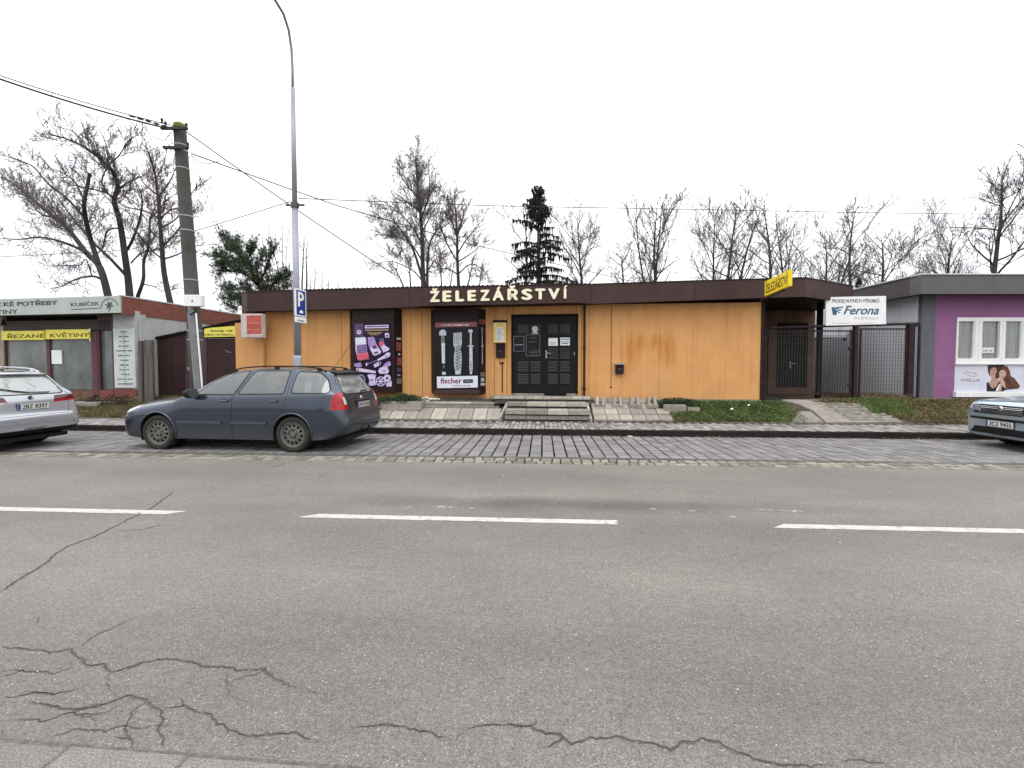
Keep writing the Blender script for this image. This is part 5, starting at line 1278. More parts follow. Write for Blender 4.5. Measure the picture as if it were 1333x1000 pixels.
for k in range(12):
    y = 432 + k*6.15; w_ = (8, 11, 10.5, 12, 19.5, 13, 9, 9.5, 12, 9.5, 17.5, 18)[k]; c_ = 161 + k*.22
    a = L_(c_ - w_*.62, y + 1.3, dW + .04); b_ = L_(c_ + w_*.62, y - 1.3, dW + .04); scribble('small_print', a[0], b_[0], a[1], b_[1]+.02, wy - .042, INKF, bd, 60+k)
    if k < 11: a = L_(c_ - .5, y + 3.8, dW + .04); mb = MB(); mb.box(a[0], a[0]+.03, wy-.0435, wy-.042, a[1], a[1]+.03); mb.build('small_print', INKF, bd)
# shop window: brown surround, two big dusty panes, angled side light
DUST = bpy.data.materials.new('dusty_glass'); DUST.use_nodes = True
_n, _l = DUST.node_tree.nodes, DUST.node_tree.links; _b = _n['Principled BSDF']
_t = _n.new('ShaderNodeTexNoise'); _t.inputs['Scale'].default_value = 1.1; _t.inputs['Detail'].default_value = 6; _t.inputs['Roughness'].default_value = .7
_mp = _n.new('ShaderNodeMapping'); _mp.inputs['Scale'].default_value = (1.6, 1, .7); _tc = _n.new('ShaderNodeTexCoord'); _l.new(_tc.outputs['Object'], _mp.inputs[0]); _l.new(_mp.outputs[0], _t.inputs[0])
_r = _n.new('ShaderNodeValToRGB'); _r.color_ramp.elements[0].position = .3; _r.color_ramp.elements[0].color = (.05,.06,.06,1); _r.color_ramp.elements[1].position = .7; _r.color_ramp.elements[1].color = (.17,.19,.185,1)
_l.new(_t.outputs[0], _r.inputs[0]); _l.new(_r.outputs[0], _b.inputs['Base Color']); _b.inputs['Roughness'].default_value = .12; _b.inputs['Specular IOR Level'].default_value = .7
lbox(5, 149, 417, 430.5, wy + .02, wy + .15, 'window_header', M('dark_grey_brown', (.060,.048,.045), var=.3))
lbox(5, 7.3, 430.8, 508, wy, wy + .12, 'window_post', MAR); lbox(60.5, 64.8, 430.8, 508, wy - .0, wy + .12, 'window_post', MAR); lbox(119.5, 127, 430.8, 516, wy - .01, wy + .12, 'window_post', MAR); lbox(146, 149, 410, 517, wy + .0, wy + .12, 'window_post', MAR)
wA = lbox(7.4, 60.3, 431, 507.5, wy + .05, wy + .07, 'pane', DUST); wB = lbox(65, 119.3, 431, 507.5, wy + .05, wy + .07, 'pane', DUST)
lbox(5, 119.3, 508, 518, wy + .0, wy + .1, 'low_panel', M('rusty_panel', (.15,.075,.05), var=.35, vs=3))
lbox(127.2, 145.8, 508, 519, wy + .0, wy + .1, 'low_panel', REDP)
lbox(127.2, 145.8, 430, 507.5, wy + .09, wy + .11, 'side_light', DUST); lbox(127.2, 129.2, 430, 507.5, wy + .0, wy + .085, 'window_post', MAR); lbox(127.2, 145.8, 410, 429.7, wy + .02, wy + .12, 'window_header', MAR)
ylA = lbox(6, 61.5, 431, 442.8, wy - .06, wy - .01, 'yellow_strip', YEL_P); ylB = lbox(63.2, 119.5, 429.2, 441.6, wy - .06, wy - .01, 'yellow_strip', YEL_P)
INKY = M('olive_lettering', (.14,.10,.01), bump=0)
def ytext(s_, x0, y0, x1, y1, parent):
    a = L_(x0/10, 380+y1/10, dW+.06); b_ = L_(x1/10, 380+y0/10, dW+.06); c_ = L_(x1/10, 380+(y1-(x1-x0)*.02)/10, dW+.06); zt_ = L_(x0/10, 380+y0/10, dW+.06)[1]
    lettering('sign_lettering', s_, a[0], b_[0], a[1], zt_, wy-.06, INKY, parent, bold=.03, th=.003, fit='cap', slope=(c_[1]-a[1])/(c_[0]-a[0]))
ytext('ŘEZANÉ', 100, 560, 575, 606, ylA); ytext('KVĚTINY', 655, 548, 1160, 594, ylB)
pn = lbox(66, 79, 456, 474, wy + .02, wy + .045, 'paper_notice', PAPER)
lbox(119.8, 121.2, 428, 432, wy-.065, wy-.055, 'white_clip', WHITE); lbox(119.8, 121.2, 441, 444.5, wy-.065, wy-.055, 'white_clip', WHITE)
a = L_(1.5, 424, dW); b_ = L_(6.8, 417, dW); lettering('wall_letter', 'A', a[0], b_[0], a[1], b_[1], wy, BLACKM, fsx, bold=.04, th=.02)
mb = MB(); q = .04; mb.tube([(q, wy+.12, L_(184.5, 412, dW)[1]), (q, wy+.12, L_(184.5, 512, dW)[1]), (q+.05, wy+.05, L_(184.5, 514, dW)[1])], .03, 8); mb.build('downpipe', OLDW, fsx)
mb = MB(); a = L_(187, 510, dW); b_ = L_(197, 520, dW); mb.tube([(.05, wy+.1, a[1]), (.14, wy, a[1]-.03), (.26, wy-.1, (a[1]+b_[1])/2+.02), (.36, wy-.2, b_[1]-.05)], .032, 8); mb.build('downpipe_elbow', WHITE, fsx)
# raised slab terrace before it
ter = empty('terrace_slabs', 'broken concrete slab terrace before the flower shop window', 'terrace', LF.O, LF.a)
for k in range(7):
    u0 = L_(-40, 520, .1)[0] + k*.62
    blk('terrace_slab', u0, u0+.6, -.5, .18, .38, .50 + rnd.uniform(-.01,.01), CONC_L if k % 2 else CONC, ter)
    if k < 6: blk('terrace_slab', u0+.1, u0+.68, .22, .60, .28, .385 + rnd.uniform(-.01,.01), CONC_L, ter)
# steel cycle rack
ck = empty('steel_bicycle_rack', 'rusty steel bicycle rack of leaning loops before the flower shop', 'bicycle rack', LF.O, LF.a)
for i, px in enumerate((111, 131, 151)):
    a = L_(px, 526, .05); b_ = L_(px+5, 515, .05)
    mb = MB(); 
    for o_ in (0, .12): mb.tube([(a[0]+o_, -.05, a[1]), (b_[0]+o_, .1, b_[1])], .012, 6)
    mb.tube([(b_[0], .1, b_[1]), (b_[0]+.12, .1, b_[1])], .012, 6); mb.build('loop', RUST, ck)
a = L_(100, 524, .05); b_ = L_(165, 521, .05); mb = MB(); mb.tube([(a[0],-.05,a[1]),(b_[0],-.05,a[1]-.01)], .014, 6); mb.tube([(a[0],.10,a[1]+.05),(b_[0],.10,a[1]+.04)], .014, 6); mb.build('rail', RUST, ck)

# brown double gate between the two shops
bg_ = empty('sheet_gate', 'dark brown sheet-steel gate between the flower shop and the orange shop', 'gate', (0,0,0), 0)
Pa, Pb = at(197, 520, 14.3), at(311, 520, 13.97)
BF = Frame(Pa.x, Pa.y, math.atan2(Pb.y-Pa.y, Pb.x-Pa.x)); bg_.location = BF.O; bg_.rotation_euler = (0,0,BF.a)
b__ = lambda px, py, d=0.0: BF.uz(px, py, d)
def bpoly(pts, y0, y1, name, mat, parent=bg_, lab=None):
    P = [b__(*q) for q in pts]; mb = MB(); mb.plate(P, y0, y1); o = mb.build(name, mat, parent)
    if lab: o['label'] = lab
    return o
bpoly([(203,520),(240.5,522),(240.5,432),(200,440)], 0, .03, 'gate_leaf', GATE_B)
bpoly([(241.2,522),(269,522),(269,427),(241.2,432)], .0, .03, 'gate_leaf', M('plum_gate_steel', (.062,.030,.045), rough=.6, bump=.05)); bpoly([(269.8,522),(309,522),(309,441),(269.8,441)], 0, .03, 'gate_leaf', GATE_B)
bpoly([(196,440.5),(313,416),(313,418.8),(196,443.5)], -.06, .08, 'top_rail', BLACKM)
bpoly([(258,440.5),(309,440.5),(309,421),(258,429.5)], .03, .05, 'header_board', BROWN_D)
for px in (212, 224): bpoly([(px,521),(px+.8,521),(px+.8,437),(px,438)], -.012, 0, 'gate_rib', GATE_B)
scb = MB(); 
for k in range(5): a = b__(293+k*1.6, 458+rnd.uniform(-1.5,1.5)); scb.box(a[0], a[0]+.05, -.004, -.001, a[1], a[1]+.015)
scb.build('scratch', M('chalk_mark', (.30,.27,.26), bump=0), bg_)
mb = MB(); a = b__(246, 480); mb.cbox(a[0]-.02, a[0]+.05, -.04, -.0, a[1]-.05, a[1]+.05, .004); mb.build('gate_latch', GREY_ST, bg_)
ysn = empty('yellow_direction_sign', 'yellow PRODEJ arrow sign fixed above the brown gate', 'sign', BF.O, BF.a)
P = [b__(266, 439, .05), b__(307, 438.2, .05), b__(307, 424.2, .05), b__(266, 427.5, .05)]; mb = MB(); mb.plate(P, -.055, -.035); mb.build('sign_board', YEL_P, ysn)
cv6 = lambda x, y: (120 + x/6.25, 370 + y/6.25)
def t6(s_, x0, y0, x1, y1):
    a = b__(*cv6(x0, y1), .055); b2 = b__(*cv6(x1, y0), .055); lettering('sign_lettering', s_, a[0], b2[0], a[1], b2[1], -.055, INKB, ysn, bold=.03, th=.003, fit='cap')
t6('PRODEJ', 963, 374, 1068, 390); t6('TNÍHO MATERIÁLU', 905, 404, 1150, 419)
P = [b__(*cv6(*q), .055) for q in [(1088,377),(1122,377),(1122,369),(1145,380),(1122,391),(1122,383),(1088,383)]]; mb = MB(); mb.plate(P, -.058, -.054); mb.build('arrow', INKB, ysn)
mb = MB(); P = [b__(*cv6(*q), .055) for q in [(1088,377),(1122,377),(1122,369),(1145,380),(1122,391),(1122,383),(1088,383)]]
OLDWD = M('old_grey_timber', (.10,.09,.082), rough=.9, var=.35, vs=4, stretch=(3,3,.3), bump=.5)
wp = empty('timber_posts', 'two weathered grey timber posts beside the brown gate', 'post', BF.O, BF.a)
bp1 = [(183,523),(188.5,523),(187,444),(182.5,444)]; bp2 = [(190,523),(201,523),(199,443),(189,443)]
for pts, y in ((bp1, -.1), (bp2, -.06)): P = [b__(*q, .95) for q in pts]; mb = MB(); mb.plate(P, y - .93, y - .85); mb.build('timber_post', OLDWD, wp)

# ============================================================ POLES AND WIRES
pole_b = gp(262, 548.5); pole_t = at(233.5, 162, pole_b.y - .1)
cp = empty('utility_pole', 'mossy concrete utility pole with white bands, leaning slightly behind the dark estate car', 'pole', pole_b, 0)
ax = pole_t - pole_b
def onp(t, off=(0,0,0)): return ax * t + Vector(off)
mb = MB(); mb.tube([onp(t) - Vector((0,0,.3 if t == 0 else 0)) for t in (0,.3,.6,.985,1.0)], [.178,.165,.152,.138,.105], 16); mb.build('shaft', POLE_C, cp, True)
def tpole(py): return max(0, min(1, (548.5 - py) / (548.5 - 162)))
MOSS = M('moss_cap', (.17,.17,.04), rough=1, var=.3, bump=.5)
mb = MB(); mb.tube([onp(.982), onp(1.0), onp(1.006)], [.143,.13,.06], 14); mb.build('moss_cap', MOSS, cp, True)
mb = MB()
for py in (189, 196, 218.5, 279.5, 298, 362, 428, 440): t = tpole(py); r_ = .178 - .040*t; mb.tube([onp(t, (0,0,-.012)), onp(t, (0,0,.012))], r_ + .006, 16)
for k in range(1): pass
mb.build('band', M('pale_band', (.40,.40,.42), bump=0), cp)
mb = MB(); 
for (py, l_) in ((172, .32), (196, .30)): t = tpole(py); p = onp(t); mb.box(p.x-l_, p.x+l_, p.y-.22, p.y-.16, p.z-.03, p.z+.03)
for (py, dx) in ((166,-.28),(172,.30),(196,.30),(170,-.2)): t = tpole(py); p = onp(t); mb.lathe([(0,-.05),(.035,-.04),(.02,0),(.035,.04),(.02,.08)], 'z', (p.x+dx, p.y-.2, p.z+.04), 8)
mb.build('cross_arm', WIRE, cp)
# distribution box and riser on the pole
ub = MB(); a = at(239.5, 399, pole_b.y-.32) - pole_b; b_ = at(262, 384, pole_b.y-.32) - pole_b; ub.cbox(a.x, b_.x, -.34, -.18, a.z, b_.z, .01); jb = ub.build('junction_box', WHITE, cp)
mb = MB(); c_ = at(250, 391, pole_b.y-.35) - pole_b; mb.plate([(c_.x-.04,c_.z-.04),(c_.x+.04,c_.z-.04),(c_.x,c_.z+.03)], -.343, -.339); mb.build('warning_mark', INKGR, jb)
mb = MB(); q = [at(x, y, pole_b.y-.28) - pole_b for x, y in ((247,400),(251,440),(256.5,505),(257,545))]; 
mb.tube([(p.x, -.27, p.z) for p in q], .085, 4); mb.build('riser_channel', M('riser_grey', (.20,.20,.21), rough=.7, var=.2), cp)
mb = MB(); q = [at(x, y, pole_b.y-.36) - pole_b for x, y in ((255.5,408),(259,450),(262.5,490),(266,545))]; mb.tube([(p.x, -.37, p.z) for p in q], .022, 6); mb.build('conduit', WHITE, cp)
mb = MB(); q = [at(x, y, pole_b.y-.3) - pole_b for x, y in ((243,398),(244,405),(249,410),(254,406))]; mb.tube([(p.x, -.32, p.z) for p in q], .022, 6); mb.build('cable_loop', WIRE, cp)
q = [at(x, y, pole_b.y - .17) - pole_b for x, y in ((232,215),(233.5,260),(237,330),(241,380))]; mb = MB(); mb.tube([(p.x, -.17, p.z) for p in q], .012, 5); mb.build('cable', WIRE, cp)

lamp_b = gp(389, 556.5); lamp_t = at(381, 115, lamp_b.y)
ls = empty('street_lamp', 'tall grey steel street lamp post on the footway behind the dark estate car', 'street lamp', lamp_b, 0)
la = lamp_t - lamp_b
mb = MB(); f = lambda t: la * t
tS = (556.5-461)/(556.5-115); tM = (556.5-265)/(556.5-115)
mb.tube([f(0), f(tS*.97), f(tS)], [.098,.095,.075], 16); mb.build('base_sleeve', GREY_ST, ls, True)
mb = MB(); mb.tube([f(tS), f(tM)], [.072,.066], 16); mb.tube([f(tM), f(1)], [.055,.050], 16); mb.build('shaft', GREY_ST, ls, True)
arcp = [at(x, y, lamp_b.y - dy_) - lamp_b for x, y, dy_ in ((381,118,0),(380.8,90,.02),(379.5,65,.1),(376,40,.25),(369,18,.5),(358,0,.85),(338,-20,1.4),(305,-38,2.1))]
mb = MB(); mb.tube(arcp, .030, 10); mb.build('curved_arm', GREY_ST, ls, True)
e = arcp[-1]; mb = MB(); mb.cbox(e.x-.75, e.x+.05, e.y-.13, e.y+.13, e.z-.08, e.z+.07, .04); mb.build('lamp_head', GREY_ST, ls)
p = f(tM); mb = MB(); mb.tube([p - Vector((0,0,.05)), p + Vector((0,0,.06))], .088, 14); mb.tube([(p.x-.18,p.y-.02,p.z),(p.x+.22,p.y-.02,p.z)], .02, 6)
for dx in (-.16, .14, .2): mb.lathe([(0,-.04),(.03,-.02),(.018,.0),(.03,.02),(0,.04)], 'x', (p.x+dx, p.y-.03, p.z), 8)
mb.build('insulator_bracket', M('dark_fittings', (.10,.09,.085), bump=0), ls)
# parking sign on the post
y_ = lamp_b.y - .50
def sgp(x, y, k): 
    # the plate is turned away from the camera: its right edge lies farther back
    return at(360 + x/14.28, 360 + y/14.28, y_ + k)
A = sgp(338, 215, 0); B_ = sgp(537, 268, .36); C_ = sgp(330, 728, 0)
ang = math.atan2(B_.y - A.y, B_.x - A.x); Wp = math.hypot(B_.x - A.x, B_.y - A.y); Hp = A.z - C_.z
pk = empty('parking_sign', 'blue and white parking sign with P and small car symbol on the lamp post', 'sign', (A.x, A.y, A.z - Hp), ang)
BLUE = M('sign_blue', (.012, .035, .22), rough=.35, var=.08, bump=0)
mb = MB(); mb.cbox(0, Wp, -.012, .012, 0, Hp, .005); mb.build('sign_plate', WHITE, pk)
mb = MB(); mb.plate([(Wp*.09,Hp*.05),(Wp*.92,Hp*.05),(Wp*.92,Hp*.955),(Wp*.09,Hp*.955)], -.015, -.011); mb.build('blue_field', BLUE, pk)
lettering('sign_letter', 'P', Wp*.24, Wp*.74, Hp*.36, Hp*.88, -.015, WHITE, pk, bold=.03, th=.003)
mb = MB(); mb.plate([(Wp*.34,Hp*.13),(Wp*.68,Hp*.13),(Wp*.68,Hp*.19),(Wp*.61,Hp*.20),(Wp*.57,Hp*.235),(Wp*.45,Hp*.235),(Wp*.41,Hp*.20),(Wp*.34,Hp*.19)], -.018, -.014); mb.plate(ell(Wp*.42,Hp*.125,Wp*.04,Hp*.016,10), -.018, -.014); mb.plate(ell(Wp*.60,Hp*.125,Wp*.04,Hp*.016,10), -.018, -.014); mb.build('car_symbol', WHITE, pk)
mb = MB(); mb.cbox(0, Wp, -.012, .012, -Hp*.23, -Hp*.03, .005); pl_ = mb.build('plate_below', WHITE, pk)
scribble('small_print', Wp*.14, Wp*.86, -Hp*.185, -Hp*.09, -.012, INKB, pl_, 77)
pv = Matrix.Rotation(-ang, 3, 'Z') @ Vector((lamp_b.x + (la.x*.3) - A.x, lamp_b.y - A.y, 0))
mb = MB()
for zz_ in (.8, .2): mb.tube([(Wp*.35, .01, Hp*zz_), (pv.x, pv.y - .05, Hp*zz_)], .016, 6)
mb.build('clamp', GREY_ST, pk)

def wire(name, label, pts, r_=.012, sag=0.0, n=24):
    P = []
    for a, b_ in zip(pts[:-1], pts[1:]):
        for k in range(n):
            t = k / n; p = a.lerp(b_, t); p.z -= 4*sag*t*(1-t); P.append(p)
    P.append(pts[-1]); mb = MB(); mb.tube(P, r_, 5); o = mb.build(name, WIRE); tag(o, label, 'cable', 'overhead cables'); return o
Yp = pole_b.y - .2; Yl = lamp_b.y
top_l = at(226, 166, Yp)
wire('overhead_cable', 'upper thin overhead cable running to the pole top from the upper left', [at(-160, 40, Yp-3.0), at(225, 163.5, Yp)], .011, .12)
w_ = wire('bundled_cable', 'thick twisted overhead cable with fittings running to the pole top from the upper left', [at(-160, 44, Yp-3.0), at(225, 169, Yp)], .020, .12)
mb = MB()
for k in range(5): p = at(172 + k*10.5, 151.5 + k*3.2, Yp-.3); mb.tube([p + Vector((-.07,0,.02)), p, p + Vector((.07,0,-.02))], [.018,.030,.018], 6)
mb.build('cable_fitting', WIRE, w_)
wire('slack_loop', 'short slack cable loop hanging left of the pole top', [at(x, y, Yp-.1) for x, y in ((188,160),(192,172),(203,180),(214,184),(218,178),(224,172))], .008, 0, 4)
wire('service_drop', 'cable falling from the pole top to the orange shop roof', [at(243, 172, Yp), at(512, 357, 13.6)], .014, .05)
wire('service_cable', 'dark cable from the pole crossarm passing right above the shop roof', [at(249, 200, Yp), at(388, 250, 13.4), at(440, 268, 14.5), at(612, 318, 19), at(830, 368, 26)], .015, .0, 10)
wire('stay_line', 'slack line looping below the crossarm right of the pole', [at(x, y, Yp) for x, y in ((250,203),(258,211),(270,213.5),(285,210))], .008, 0, 4)
wire('street_cable', 'long level cable from the lamp post away to the right above the trees', [at(388, 258.5, Yl), at(640, 268, Yl+1.5), at(1190, 278, Yl+6), at(1420, 280, Yl+8)], .010, .0, 16)
wire('street_cable', 'thin cable from the lamp post away to the far left', [at(378, 262.5, Yl), at(270, 296, Yl+1), at(165, 326, Yl+2.6), at(-10, 335, Yl+5)], .009, .0, 16)
wire('guy_wire', 'thin guy wire slanting down right of the utility pole', [at(248, 200, Yp), at(270, 256, Yp+1), at(288, 306, Yp+2), at(300, 345, Yp+3)], .006)
# ============================================================ TREES
def wander(p, d, L, n, r, curl=.12, up=.04):
    pts = [p.copy()]; d = d.normalized()
    for i in range(n):
        d = (d + Vector((r.gauss(0,curl), r.gauss(0,curl), r.gauss(0,curl) + up))).normalized()
        p = p + d * (L / n); pts.append(p.copy())
    return pts
def side_dir(t, r, ang):
    t = t.normalized(); o = t.orthogonal().normalized(); o.rotate(Matrix.Rotation(r.uniform(0, 2*math.pi), 3, t))
    return (t * math.cos(ang) + o * math.sin(ang)).normalized()
def sprout(mb, path, r0, L, level, r, per, t0=.2, minr=.006, up=.06, curl=.13, ratio=.58, sides=3):
    """branches along a limb, each branching again"""
    n = len(path) - 1; tot = sum((path[i+1]-path[i]).length for i in range(n))
    cnt = max(2, int(tot * per)); 
    for k in range(cnt):
        t = t0 + (1 - t0) * (k + r.random()) / cnt; f = min(t * n, n - 1e-4); i = int(f); p = path[i].lerp(path[i+1], f - i); tg = path[i+1] - path[i]
        d = side_dir(tg, r, r.uniform(.45, 1.05)); d.z += .18; d.normalize()
        l = L * r.uniform(.5, 1.15) * (1 - .45 * t); rr = max(minr, r0 * (1 - .6 * t) * .55)
        q = wander(p, d, l, 4 if level else 3, r, curl, up)
        m = len(q); mb.tube(q, [max(minr*.7, rr * (1 - .75 * j / (m-1))) for j in range(m)], sides, False)
        if level: sprout(mb, q, rr, l * ratio, level - 1, r, per * 1.75, .15, minr, up, curl, ratio, sides)
def tree_obj(label, base, trunk_mb, crown_mb, bark=BARK, twig=TWIG, group='bare trees behind the buildings', cat='tree', name='bare_tree', smooth=True):
    e = empty(name, label, cat, base, 0, group)
    trunk_mb.build('trunk', bark, e, True); crown_mb.build('crown', twig, e); return e
def rel(path, base): return [p - base for p in path]

def auto_tree(seed, H, spread, clear=.3, nl=12, twig_level=2, per=1.0, r0=.2, lean=(0,0), fork=0, minr=.009, base_r=None):
    """upright winter tree: clear stem, ascending limbs, fine twigs; returns trunk and crown builders"""
    r = random.Random(seed); tm, cm = MB(), MB()
    stems = [wander(Vector((0,0,0)), Vector((lean[0], lean[1], 1)), H, 12, r, .035, .02)]
    if fork: 
        b = stems[0][fork]; stems.append(wander(b, Vector((r.choice((-1,1))*.35, r.uniform(-.2,.2), 1)), H * (1 - fork/12) * .92, 9, r, .05, .05))
    for si, stem in enumerate(stems):
        n = len(stem); rr = r0 if si == 0 else r0 * .65
        tm.tube(stem, [max(.012, rr * (1 - i/(n-1)) ** .8 + .01) for i in range(n)], 8)
        lo = clear if si == 0 else .12
        for k in range(nl):
            t = lo + (1 - lo) * (k + r.random()*.8) / nl; f = min(t*(n-1), n-1.001); i = int(f); p = stem[i].lerp(stem[i+1], f-i)
            prof = math.sin(math.pi * min(1, (t - lo) / (1 - lo) * .72 + .24)) ** .8
            az = k * 2.4 + r.uniform(-.5,.5); el = r.uniform(.35, 1.0)
            d = Vector((math.cos(az)*math.cos(el), math.sin(az)*math.cos(el), math.sin(el)))
            L = spread * prof * r.uniform(.8, 1.25) / max(.5, math.cos(el)) * .8
            q = wander(p, d, L, 6, r, .10, .05); lr = max(.022, rr * (1 - t) * .45 + .01)
            tm.tube(q, [lr * (1 - .8*j/6) + .004 for j in range(7)], 5, False)
            sprout(cm, q, lr*.8, L*.62, twig_level, r, per, .12, minr)
    return tm, cm

protos = {}; tall = {}
def plant_tree(key, label, px, ytop, Y, scale_x=1.0, rz=0.0, proto_H=9.0, ground_z=Z_TOP):
    p = at(px, 478, Y); top = at(px, ytop, Y).z; H = top - ground_z
    base = Vector((p.x, Y, ground_z))
    if key not in protos:
        tm, cm = PROTO[key](); e = tree_obj(label, base, tm, cm); protos[key] = e
        zs = sorted(v[2] for v in cm.v); tall[key] = zs[int(len(zs)*.997)]
    else:
        src = protos[key]; e = src.copy(); C.objects.link(e); e['label'] = label
        for ch in src.children:
            c = ch.copy(); C.objects.link(c); c.parent = e
    s = H / tall[key]; e.location = base; e.scale = (s*scale_x*.92, s*scale_x*.92, s); e.rotation_euler = (0, 0, rz); return e
PROTO = {
 'A': lambda: auto_tree(11, 8.9, 2.5, .46, 15, 2, 3.1, .15, minr=.0115),
 'B': lambda: auto_tree(23, 8.9, 2.1, .45, 14, 2, 2.9, .14, fork=3, minr=.0115),
 'C': lambda: auto_tree(37, 9.0, 2.7, .46, 13, 2, 2.7, .17, fork=4, minr=.0115),
 'D': lambda: auto_tree(51, 8.9, 1.9, .44, 15, 2, 3.3, .13, minr=.0115),
}
ROW = [('D','slim bare tree standing immediately left of the dark spruce, seen through its branches',680,262,34,1.0,.3),
 ('A','lone bare tree with open round crown just right of the dark spruce',764,264,38,.95,1.0),
 ('D','low bushy bare tree at the left foot of the tall twin-stemmed trees, right of centre',818,318,36,1.2,2.0),
 ('B','tall narrow bare tree, left one of the close pair above the blank orange wall',843,247,37,.78,.4),
 ('D','tall bare tree, right one of the close pair above the blank orange wall',857,258,39,1.0,3.0),
 ('A','slim bare tree, left one of the pair left of the yellow projecting sign',925,262,38,.72,2.2),
 ('B','tall straight bare tree, right one of the pair left of the yellow projecting sign',945,243,37,.92,1.9),
 ('D','bare tree rising directly above the yellow projecting sign',1001,257,38,1.05,.8),
 ('B','slender bare tree just right of the yellow projecting sign',1027,272,40,.85,4.0),
 ('C','broad dark bare tree with dense crown above the corner of the brown fascia',1072,264,37,.98,1.2),
 ('D','leaning slim bare tree behind the gap between the two flat roofs',1111,270,38,1.15,2.7),
 ('A','low spreading bare tree above the gate sign and the pale roof edge',1149,289,36,1.25,5.1),
 ('C','round-crowned bare tree above the left part of the grey fascia',1222,245,36,.78,3.3),
 ('A','largest bare tree on the right, above the purple salon, with a thick straight trunk',1287,199,33,1.05,4.4)]
for key, lab, px, yt, Y, sx_, rz in ROW: plant_tree(key, lab, px, yt, Y, sx_, rz)

# trees whose limbs can be followed in the photograph: limbs are placed at their real distance, twigs grown from them
def skeleton_tree(label, limbs, conv, Y, r_base, seed, per=1.6, L=1.5, level=2, twig=TWIG, minr=.0115, depth_j=.9, base_px=None, extra=None, group='bare trees behind the buildings', t0=.2):
    limbs = [(p, a*.70 if a > .06 else a*.85, b_*.75) for p, a, b_ in limbs]
    r = random.Random(seed); bx = conv(*limbs[0][0][0]); b = at(bx[0], 478, Y); base = Vector((b.x, Y, Z_TOP)); tm, cm = MB(), MB()
    for li, (pts, ra, rb) in enumerate(limbs):
        P = []; dy = 0.0; sgn = r.choice((-1, 1))
        for k, q in enumerate(pts):
            px, py = conv(*q); P.append(at(px, py, Y + dy) - base); dy += sgn * r.uniform(.05, depth_j) * (0 if (k == 0) else 1)
        # smooth
        Q = []
        for i in range(len(P) - 1):
            p0, p1, p2, p3 = P[max(i-1,0)], P[i], P[i+1], P[min(i+2, len(P)-1)]
            for k in range(4):
                t = k/4; Q.append(.5*((2*p1) + (p2-p0)*t + (2*p0-5*p1+4*p2-p3)*t*t + (3*p1-p0-3*p2+p3)*t**3))
        Q.append(P[-1]); n = len(Q)
        if li == 0 and Q[0].z > 0: Q = [Vector((Q[0].x - (Q[2].x-Q[0].x)*1.2, Q[0].y, -.3))] + Q; n += 1
        tm.tube(Q, [ra + (rb-ra) * (i/(n-1)) for i in range(n)], 8 if ra > .08 else 6)
        sprout(cm, Q, max(.03, (ra+rb)/2*.6), L * (1 if ra < .16 else 1.1), level, r, per, t0 if li else .38, minr, .05)
    return tree_obj(label, base, tm, cm, twig=twig, group=group)
z8 = lambda x, y: (x/3.846, 140 + y/3.846)
skeleton_tree('large bare tree leaning left above the flower shop, leftmost of all trees', [
  ([(545,960),(500,800),(430,725),(350,620),(270,550),(160,460),(80,390),(5,350)], .26, .05), ([(500,800),(455,665),(430,560),(422,480),(440,380),(450,330)], .18, .09),
  ([(505,858),(460,845),(380,860),(310,895),(240,910)], .10, .02), ([(430,728),(380,700),(300,670),(200,650),(100,660),(10,655)], .12, .02),
  ([(352,622),(300,560),(250,500),(180,455)], .07, .02), ([(430,560),(340,460),(250,390),(170,300),(110,270),(20,235)], .10, .02), ([(270,550),(200,530),(120,440),(30,440)], .06, .02),
  ([(425,480),(380,380),(320,330),(240,300)], .06, .02), ([(460,845),(430,760),(400,790),(330,790),(250,800)], .04, .015)], z8, 25, .3, 5, 3.8, 1.7, 2)
skeleton_tree('tallest bare tree above the flower shop, with a forked trunk left of the utility pole', [
  ([(650,960),(642,860),(625,740),(600,570),(572,470),(590,400),(572,335),(540,290),(440,210),(340,160),(232,130)], .27, .03),
  ([(540,290),(535,200),(500,110)], .07, .02), ([(540,290),(600,235),(630,180)], .07, .02), ([(628,838),(540,745),(450,660),(370,560),(310,480),(262,400)], .13, .02),
  ([(572,470),(540,430),(430,402),(340,380),(280,320)], .09, .02), ([(625,730),(660,670),(700,560),(712,460),(690,390)], .12, .03), ([(590,410),(650,370),(720,340),(775,308)], .08, .02),
  ([(610,605),(540,615),(515,700),(490,730)], .07, .04), ([(540,430),(510,370),(540,290)], .06, .04), ([(440,210),(380,130),(270,90)], .04, .02), ([(600,235),(650,160),(690,140)], .04, .015)], z8, 26, .3, 6, 3.8, 1.7, 2)
skeleton_tree('slender curving bare tree between the forked tree and the reddish tree left of the pole', [
  ([(690,945),(718,860),(720,770),(745,690),(752,560),(780,500)], .15, .05), ([(655,780),(700,735),(760,715),(850,690),(890,640)], .07, .02), ([(745,690),(690,640),(660,560)], .05, .02), ([(720,885),(780,900),(820,930)], .04, .015),
  ([(752,560),(830,470),(900,420)], .05, .02)], z8, 27, .2, 7, 3.8, 1.6, 2)
